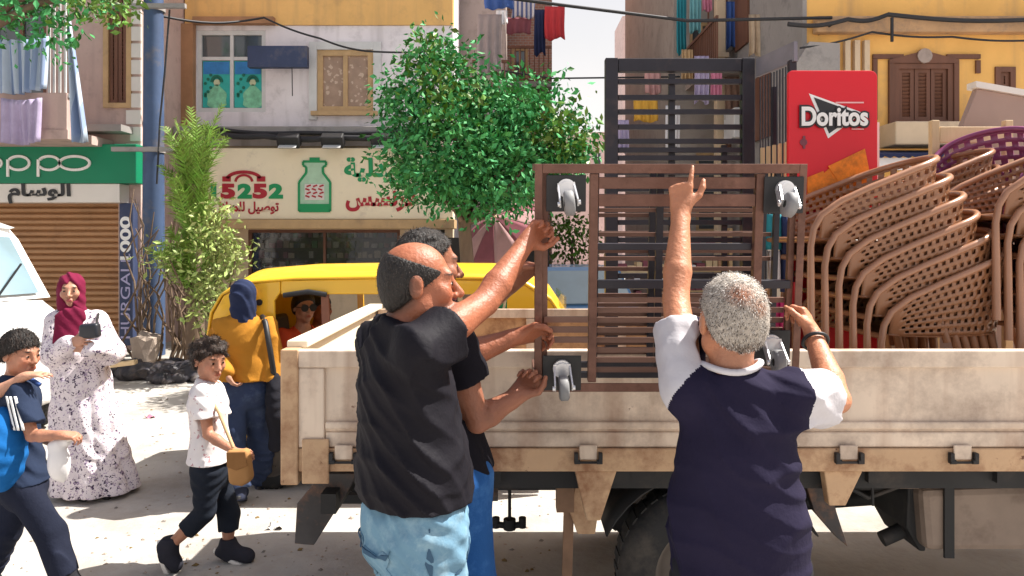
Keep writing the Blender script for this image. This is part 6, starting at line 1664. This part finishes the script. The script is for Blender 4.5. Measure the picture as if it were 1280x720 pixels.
wr_, el_ = V3(J['wrR']), V3(J['elR']); ax_ = (wr_ - el_).normalized(); c = wr_ - ax_ * .03; x_, y_, _ = frame(ax_)
mb = MB(); mb.tube([c + (x_ * math.cos(t) + y_ * math.sin(t)) * .037 for t in [i * 6.2832 / 24 for i in range(24)]], .0055, 8, close=True); mb.build('bracelet', M['black'], o)

# ---- girl walking in the street
J = dict(hd=P(262, 450, 3.85), hf=(.80, -.6, -.12), nk=P(259, 482, 3.87), shR=P(254, 494, 3.76), shL=P(266, 492, 3.98), elR=P(260, 543, 3.73), wrR=P(296, 566, 3.68),
         elL=P(277, 540, 4.02), wrL=P(296, 572, 3.92), hipR=P(258, 588, 3.79), hipL=P(268, 588, 3.92), knL=P(286, 642, 3.95), anL=P(285, 683, 3.93), toeL=P(311, 695, 3.92),
         knR=P(256, 640, 3.79), anR=P(213, 682, 3.80), toeR=P(220, 707, 3.80), hs=.90)
rel = dict(curl=(.5, .6, .4), thumb=.3)
o = make_person('girl with curly dark hair, white t-shirt and dark leggings walking with a tan bag', J, .66, SK_D, .0055, {'R': dict(d=(.9, .1, -.25), n=(-.1, .6, -.75), **rel), 'L': dict(d=(.7, -.4, -.5), n=(-.4, -.6, -.6), **rel)}, child=True)
def curls(S, L, hs, A):
    rg = random.Random(3)
    for k in range(60):
        d = V3((rg.gauss(0, 1), rg.gauss(0, 1), rg.gauss(0, 1))).normalized(); S.ball(L(d.x * .083, d.y * .1 - .01, d.z * .09 + .036), rg.uniform(.014, .024), k=.008)
hair(o, J, M['hairbrown'], .005, .010, front=(.075, .05), nape=(-.1, -.085), noise=rfolds(.004, 70, 5), extra=curls, strands=(2600, .02, .8, .0012, [M['hairbrown'], M['hairblack']]))
mT = pattern(fabric('white_printed_tshirt', (.74, .7, .7)), 'spots', (.5, .3, .32), 22, .22)
shirt(o, J, .66, mT, .006, e=.017, slL=.55, slR=.6, hem=P(0, 575, 3.85).z, noise=folds(.007, 34, (.5, .2, .8), 8), sl_e=.02, wide=1.12, flare=.01)
trousers(o, J, .66, fabric('dark_leggings', (.016, .02, .03)), .006, e=.014, to=1.52, noise=folds(.003, 34, (.2, .2, 1), 9), wide=1.0)
shoes(o, J, .86, fabric('dark_trainer_mesh', (.03, .03, .04)), .006, M['signwhite'])
c = P(299, 582, 3.66)
def soft_bag(name, c, pts, th, m, bev):
    mb = MB(); mb.poly([c + V3((x, -th / 2, z)) for x, z in pts], (0, th, 0)); b = mb.build(name, m, None, c, bevel=bev); b.modifiers['bevel'].segments = 4
    for p_ in b.data.polygons: p_.use_smooth = True
    return b
mBag = fabric('tan_bag_canvas', (.38, .2, .08))
b = soft_bag('shoulder_bag', c, [(-.058, .085), (.0, .078), (.048, .088), (.072, -.07), (.02, -.098), (-.045, -.088)], .07, mBag, .024)
mb = MB(); mb.poly([c + V3((x, -.042, z)) for x, z in ((-.05, .078), (.044, .08), (.056, .01), (.0, -.012), (-.046, .004))], (0, .006, 0)); mb.build('flap', fabric('brown_bag_canvas', (.26, .13, .05)), b, bevel=.003)
tag(b, 'small tan canvas bag in the hand of the curly haired girl', 'bag')
mb = MB(); mb.tube([c + V3((-.03, .0, .09)), c + V3((-.12, .05, .25)), V3(J['nk']) + V3((.03, -.07, -.02)), V3(J['nk']) + V3((-.02, .05, -.0))], .009, 6); mb.build('strap', M['tanwood'], b)

# ---- boy with the blue backpack
J = dict(hd=P(25, 442, 3.6), hf=(.96, -.24, -.12), nk=P(17, 478, 3.62), shR=P(26, 492, 3.50), shL=P(20, 488, 3.76), elR=P(40, 545, 3.46), wrR=P(78, 544, 3.42), elL=P(40, 540, 3.82), wrL=P(70, 556, 3.72),
         hipR=P(26, 608, 3.54), hipL=P(32, 608, 3.68), knR=P(62, 664, 3.56), anR=P(82, 722, 3.54), toeR=P(112, 738, 3.52), knL=P(8, 664, 3.68), anL=P(-18, 716, 3.70), toeL=P(8, 738, 3.70), hs=.9)
o = make_person('boy in a navy t-shirt with white sleeve stripes, in profile at the left edge', J, .70, SK_D, .0055, {'R': dict(d=(.95, .1, -.1), n=(.1, .3, -.9), curl=(.7, .9, .5), thumb=.4), 'L': dict(d=(.8, -.4, -.3), n=(-.4, -.6, -.6), **rel)}, child=True)
hair(o, J, M['hairblack'], .005, .012, front=(.082, .055), nape=(-.1, -.06), noise=rfolds(.004, 60, 7), strands=(2600, .024, .5, .0012, [M['hairblack'], M['hairbrown']]))
g = shirt(o, J, .70, fabric('navy_tshirt', (.02, .03, .06)), .006, e=.016, slL=.6, slR=.72, hem=P(0, 600, 3.6).z, noise=folds(.007, 30, (.5, .2, .8), 12), sl_e=.022, wide=1.12)
a, b = V3(J['shR']), V3(J['elR']); d = (b - a).normalized()
for k in range(3):
    mb = MB(); off = V3((-.028 + .022 * k, 0, 0))
    mb.grid(lambda u, v, off=off: a + d * (.0 + .165 * v) + off + V3((.012 * (u - .5), -math.sqrt(max(0, (.062 + .004 * v) ** 2 - (off.x + .012 * (u - .5)) ** 2)) - .004, 0)), 3, 8); mb.build('sleeve_stripe', M['letwhite'], g, solid=.003)
trousers(o, J, .70, fabric('navy_trousers', (.014, .017, .032)), .006, e=.012, noise=folds(.008, 26, (.2, .2, 1), 13), loose=.02, wide=1.1)
shoes(o, J, .98, fabric('black_trainer', (.02, .02, .024)), .007, M['signwhite'])
S = Sculpt(); c = P(2, 562, 3.46)
S.ell(c, (.10, .12, .2), (V3((1, 0, 0)), V3((0, 1, 0)), V3((0, 0, 1))), k=.03); S.cone(c + V3((-.06, -.08, -.08)), c + V3((-.06, .08, -.08)), .08, k=.03); S.noise = folds(.007, 30, (.3, .4, .8), 15)
b = link_mesh('backpack', S.mesh('backpack', .007), fabric('bright_blue_nylon', (.01, .11, .34)), None, c); tag(b, 'bright blue backpack on the back of the boy at the left edge', 'backpack')
mb = MB(); mb.tube([c + V3((.03, .0, .17)), V3(J['shR']) + V3((-.05, .03, .05)), V3(J['shR']) + V3((.0, .05, .07)), V3(J['shR']) + V3((.06, .05, .03))], .012, 6); mb.build('strap', M['clothblue'], b)
S = Sculpt(); c = P(74, 578, 3.44); S.ell(c, (.05, .035, .09), None, k=.02); S.cone(c + V3((-.03, 0, .08)), c + V3((.035, 0, .1)), .02, k=.03); S.noise = folds(.012, 50, (.9, .1, .4), 16)
b = link_mesh('carrier_bag', S.mesh('carrier_bag', .005), mat('white_thin_plastic', (.72, .7, .7), .35, var=.06), None, c); tag(b, 'crumpled white plastic bag carried by the boy in navy', 'bag')
mb = MB(); wr2 = V3(J['wrR']) + V3((.05, 0, -.02)); mb.tube([c + V3((-.03, 0, .08)), wr2, c + V3((.03, 0, .09))], .006, 6); mb.build('handle', M['signwhite'], b)

# ---- child out of frame whose arm lies on the boy's shoulders
J = dict(hd=P(-78, 425, 3.82), hf=(.96, -.1, -.1), nk=P(-84, 466, 3.84), shR=P(-76, 480, 3.72), shL=P(-80, 478, 3.98), elR=P(-8, 494, 3.5), wrR=P(32, 470, 3.50), elL=P(-70, 545, 4.0), wrL=P(-50, 595, 3.98),
         hipR=P(-80, 600, 3.78), hipL=P(-76, 600, 3.92), knR=P(-70, 660, 3.8), anR=P(-90, 712, 3.8), toeR=P(-65, 722, 3.8), knL=P(-60, 660, 3.92), anL=P(-50, 708, 3.92), toeL=P(-25, 716, 3.92), hs=.92)
o = make_person('child in white mostly beyond the left edge, arm laid over the boy in navy', J, .74, SK_F, .0065, {'R': dict(d=(.97, .1, .12), n=(.1, .2, -.97), curl=(.25, .3, .2), thumb=.1), 'L': dict(d=(.2, 0, -.9), n=(.2, 0, .1), **rel)}, child=True)
hair(o, J, M['hairblack'], .007, .012, front=(.08, .055))
shirt(o, J, .74, fabric('white_shirt', (.72, .7, .7)), .007, slL=.6, slR=.55, noise=folds(.007, 30, (.5, .2, .8), 18), sl_e=.022, wide=1.1)
trousers(o, J, .74, fabric('grey_trousers', (.1, .1, .12)), .008, loose=.02, wide=1.1)
shoes(o, J, .76, M['black'], .008)

# ---- woman in the patterned dress
def headscarf(o, J, m, h, s, drape=None, name='headscarf', face=True):
    r, f, u, L, hs = head_frame(J); A = (r, f, u); S = Sculpt()
    S.ell(L(0, -.018, .03), (.088 * hs, .106 * hs, .098 * hs), A, k=.03); S.ell(L(0, .0, -.06), (.08 * hs, .08 * hs, .09 * hs), A, k=.04)
    S.cone(L(0, -.01, -.08), V3(J['nk']) - V3((0, 0, .02)), .075 * hs, .105 * s, k=.05)
    if face: S.ell(L(0, .105, -.014), (.056 * hs, .085 * hs, .082 * hs), A, k=.012, op='s')
    if drape:
        for (a, b, ra, rb) in drape: S.cone(a, b, ra, rb, k=.04, n=V3(f), f=.45)
    S.noise = folds(.006, 45, (.4, .3, .9), 21)
    return link_mesh(name, S.mesh(name, h), m, o)
J = dict(hd=P(89, 363, 4.96), hf=(.38, -.92, -.02), nk=P(92, 394, 4.98), shR=P(70, 403, 4.93), shL=P(122, 401, 5.04), elR=P(68, 443, 4.86), wrR=P(90, 428, 4.74), elL=P(139, 440, 4.96), wrL=P(108, 436, 4.76),
         hipR=P(94, 478, 4.94), hipL=P(116, 478, 4.99), knR=P(96, 548, 4.9), anR=P(98, 605, 4.96), toeR=P(105, 616, 4.84), knL=P(122, 548, 4.95), anL=P(126, 604, 5.0), toeL=P(134, 614, 4.88), hs=.93)
o = make_person('woman in a maroon headscarf and long white dress with dark blossoms', J, .88, SK_F, .0065, {'R': dict(d=(.95, -.1, .2), n=(.1, .8, -.2), **rel), 'L': dict(d=(-.9, -.15, .2), n=(0, .8, -.2), **rel)}, lips=(.4, .1, .1))
headscarf(o, J, fabric('maroon_scarf', (.15, .012, .04)), .0065, .88, [(P(80, 398, 4.82), P(76, 432, 4.79), .05, .045), (P(95, 395, 4.84), P(84, 420, 4.8), .06, .05)])
mD = pattern(pattern(fabric('white_dress_crepe', (.68, .62, .65)), 'spots', (.06, .04, .08), 30, .3), 'spots', (.33, .25, .38), 38, .3)
S = Sculpt(); torso_prims(S, J, .88, .02, 0, 1.05)
for sd in 'LR':
    a, b, c = V3(J['sh' + sd]), V3(J['el' + sd]), V3(J['wr' + sd]); S.cone(a, b, .07, .075, k=.05); S.cone(b, b.lerp(c, .85), .075, .06, k=.04)
w0, w1, w2 = P(98, 452, 4.98), P(106, 520, 4.98), P(119, 612, 4.98)
S.cone(w0, w1, .15, .2, k=.07, n=(0, 1, 0), f=.8); S.cone(w1, w2, .2, .27, k=.06, n=(0, 1, 0), f=.82)
def vfold(x, y, z, _b=folds(.006, 24, (.5, .2, .8), 24)):
    t = np.clip((1.0 - z) / .9, 0, 1); a = np.arctan2(y - 4.98, x + 2.84)
    return _b(x, y, z) - .03 * t * np.abs(np.sin(a * 5 + 3 * z + .6)) ** .8 + .012 * t
garment('dress', o, mD, S, .0075, vfold, [(P(119, 611, 4.98), (0, 0, -1))])
shoes(o, J, .82, fabric('dark_flat_shoe', (.03, .02, .02)), .008, M['letblack'])
c = P(112, 414, 4.76)
b = soft_bag('handbag', c, [(-.06, .045), (.06, .055), (.07, -.04), (-.06, -.055)], .06, mat('black_bag_leather', (.02, .022, .03), .4, var=.2), .02)
tag(b, 'black bag held against the chest of the woman in the blossom dress', 'bag')
mb = MB(); mb.tube([c + V3((.045, 0, .045)), P(121, 402, 4.86), P(123, 393, 4.97), P(123, 391, 5.04)], .008, 6); mb.build('strap', M['black'], b)

# ---- woman in the mustard jacket walking away
J = dict(hd=P(305, 371, 4.9), hf=(.12, .96, -.12), nk=P(305, 402, 4.9), shL=P(279, 410, 4.88), shR=P(333, 410, 4.93), elL=P(270, 445, 4.82), wrL=P(283, 470, 4.72), elR=P(341, 446, 4.93), wrR=P(338, 480, 4.85),
         hipL=P(296, 488, 4.88), hipR=P(321, 488, 4.92), knL=P(290, 552, 4.80), anL=P(300, 613, 4.74), toeL=P(304, 615, 4.88), knR=P(326, 550, 5.0), anR=P(326, 602, 5.12), toeR=P(330, 604, 5.26), hs=.9)
o = make_person('woman in a mustard jacket and navy headscarf seen from behind beside the truck', J, .86, SK_F, .007, {'L': dict(d=(.5, .3, -.8), n=(.6, .5, .3), **rel), 'R': dict(d=(-.1, .2, -.95), n=(-.9, 0, 0), **rel)}, face=False)
headscarf(o, J, fabric('navy_scarf', (.02, .028, .065)), .007, .86, face=True)
shirt(o, J, .86, fabric('mustard_jacket_cotton', (.44, .19, .025)), .007, e=.022, slL=1.8, slR=1.8, hem=P(0, 474, 4.9).z, noise=folds(.011, 26, (.2, .2, .95), 27), sl_e=.02, wide=1.04, name='jacket')
trousers(o, J, .86, fabric('washed_navy_jeans', (.035, .05, .1), dirt=(.1, .13, .2), dirt_amt=.3, dirt_scale=5), .007, e=.02, noise=folds(.009, 24, (.2, .2, 1), 28), loose=.018, to=1.94)
shoes(o, J, .84, fabric('dark_blue_shoe', (.03, .035, .06)), .008, M['letblack'])
S = Sculpt(); c = P(344, 500, 4.86); S.ell(c, (.06, .09, .19), None, k=.02); S.cone(c + V3((0, 0, -.12)), c + V3((.0, 0, -.3)), .05, .035, k=.04); S.noise = folds(.008, 34, (.5, .2, .8), 29)
b = link_mesh('shoulder_bag', S.mesh('shoulder_bag', .007), fabric('black_cloth_bag', (.018, .018, .024)), None, c); tag(b, 'long black cloth bag hanging from the shoulder of the woman in mustard', 'bag')
mb = MB(); mb.tube([c + V3((0, -.02, .16)), P(338, 440, 4.80), P(332, 404, 4.83), P(328, 396, 4.93), P(334, 420, 5.04), c + V3((0, .06, .15))], .02, 6); mb.build('strap', M['black'], b)

# ---- passengers in the auto rickshaw
def passenger(label, hd, hf, shirt_m, hair_m, skin, glasses=False):
    hd = V3(hd); f = V3(hf).normalized(); r = f.cross(V3((0, 0, 1))).normalized(); u = V3((0, 0, 1))
    def q(x, y, z): return hd + r * x + f * y + u * z
    J = dict(hd=hd, hf=hf, nk=q(0, -.03, -.17), shR=q(.16, -.03, -.21), shL=q(-.16, -.03, -.21), elR=q(.2, .05, -.44), elL=q(-.2, .05, -.44), wrR=q(.1, .24, -.5), wrL=q(-.1, .24, -.5),
             hipR=q(.09, -.04, -.62), hipL=q(-.09, -.04, -.62), knR=q(.1, .36, -.62), knL=q(-.1, .36, -.62), anR=q(.1, .38, -.95 + .12), anL=q(-.1, .38, -.95 + .12), toeR=q(.1, .5, -.86), toeL=q(-.1, .5, -.86), hs=.95)
    o = make_person(label, J, .85, skin, .0075, {'R': dict(d=f, n=-u, **rel), 'L': dict(d=f, n=-u, **rel)}, feet=False)
    hair(o, J, hair_m, .007, .012, front=(.08, .06), nape=(-.11, -.09))
    shirt(o, J, .85, shirt_m, .008, slL=.7, slR=.7, noise=folds(.008, 26, (.4, .2, .8), 33), sl_e=.02)
    trousers(o, J, .85, M['clothnavy'], .009)
    if glasses:
        rr, ff, uu, L, hs = head_frame(J); mb = MB()
        for x in (-.033, .033): mb.disc(L(x, .105, .002), ff, .027, .008, 16)
        mb.beam(L(-.01, .105, .008), L(.01, .105, .008), .006, .006)
        for x in (-.06, .06): mb.beam(L(x, .1, .006), L(x * 1.35, -.01, .008), .005, .005)
        mb.build('sunglasses', M['black'], o)
    return o
passenger('passenger in dark glasses and an orange red top looking out of the auto rickshaw', P(380, 384, 5.5), (.6, -.8, 0), fabric('orange_red_top', (.6, .09, .04)), M['hairblack'], SK_F, True)
passenger('second passenger in a wine top seated beyond the one in dark glasses', P(401, 386, 5.85), (.8, -.6, 0), fabric('wine_top', (.25, .05, .05)), M['hairblack'], SK_A)

# ---- rubbish bags heaped along the kerb
for k, (px, Y, s_, lb) in enumerate(RUBBISH):
    rg = random.Random(40 + k); S = Sculpt(); c = P(px, 460, Y); c.z = 0.13 if Y > 9.84 else 0
    for q in range(6):
        S.ell(c + V3((rg.uniform(-1, 1) * s_ * 1.2, rg.uniform(-.6, .6) * s_, s_ * rg.uniform(.25, .75))), (s_ * rg.uniform(.4, .9), s_ * rg.uniform(.4, .8), s_ * rg.uniform(.3, .6)), None, k=.05)
    S.noise = folds(.02, 26, (rg.uniform(-1, 1), rg.uniform(-1, 1), .5), 50 + k, 3.0, .006)
    tag(link_mesh('rubbish_bag', S.mesh('rubbish_bag', .014), mdark, None, (c.x, c.y, 0)), lb, 'rubbish', 'rubbish bags along the kerb')
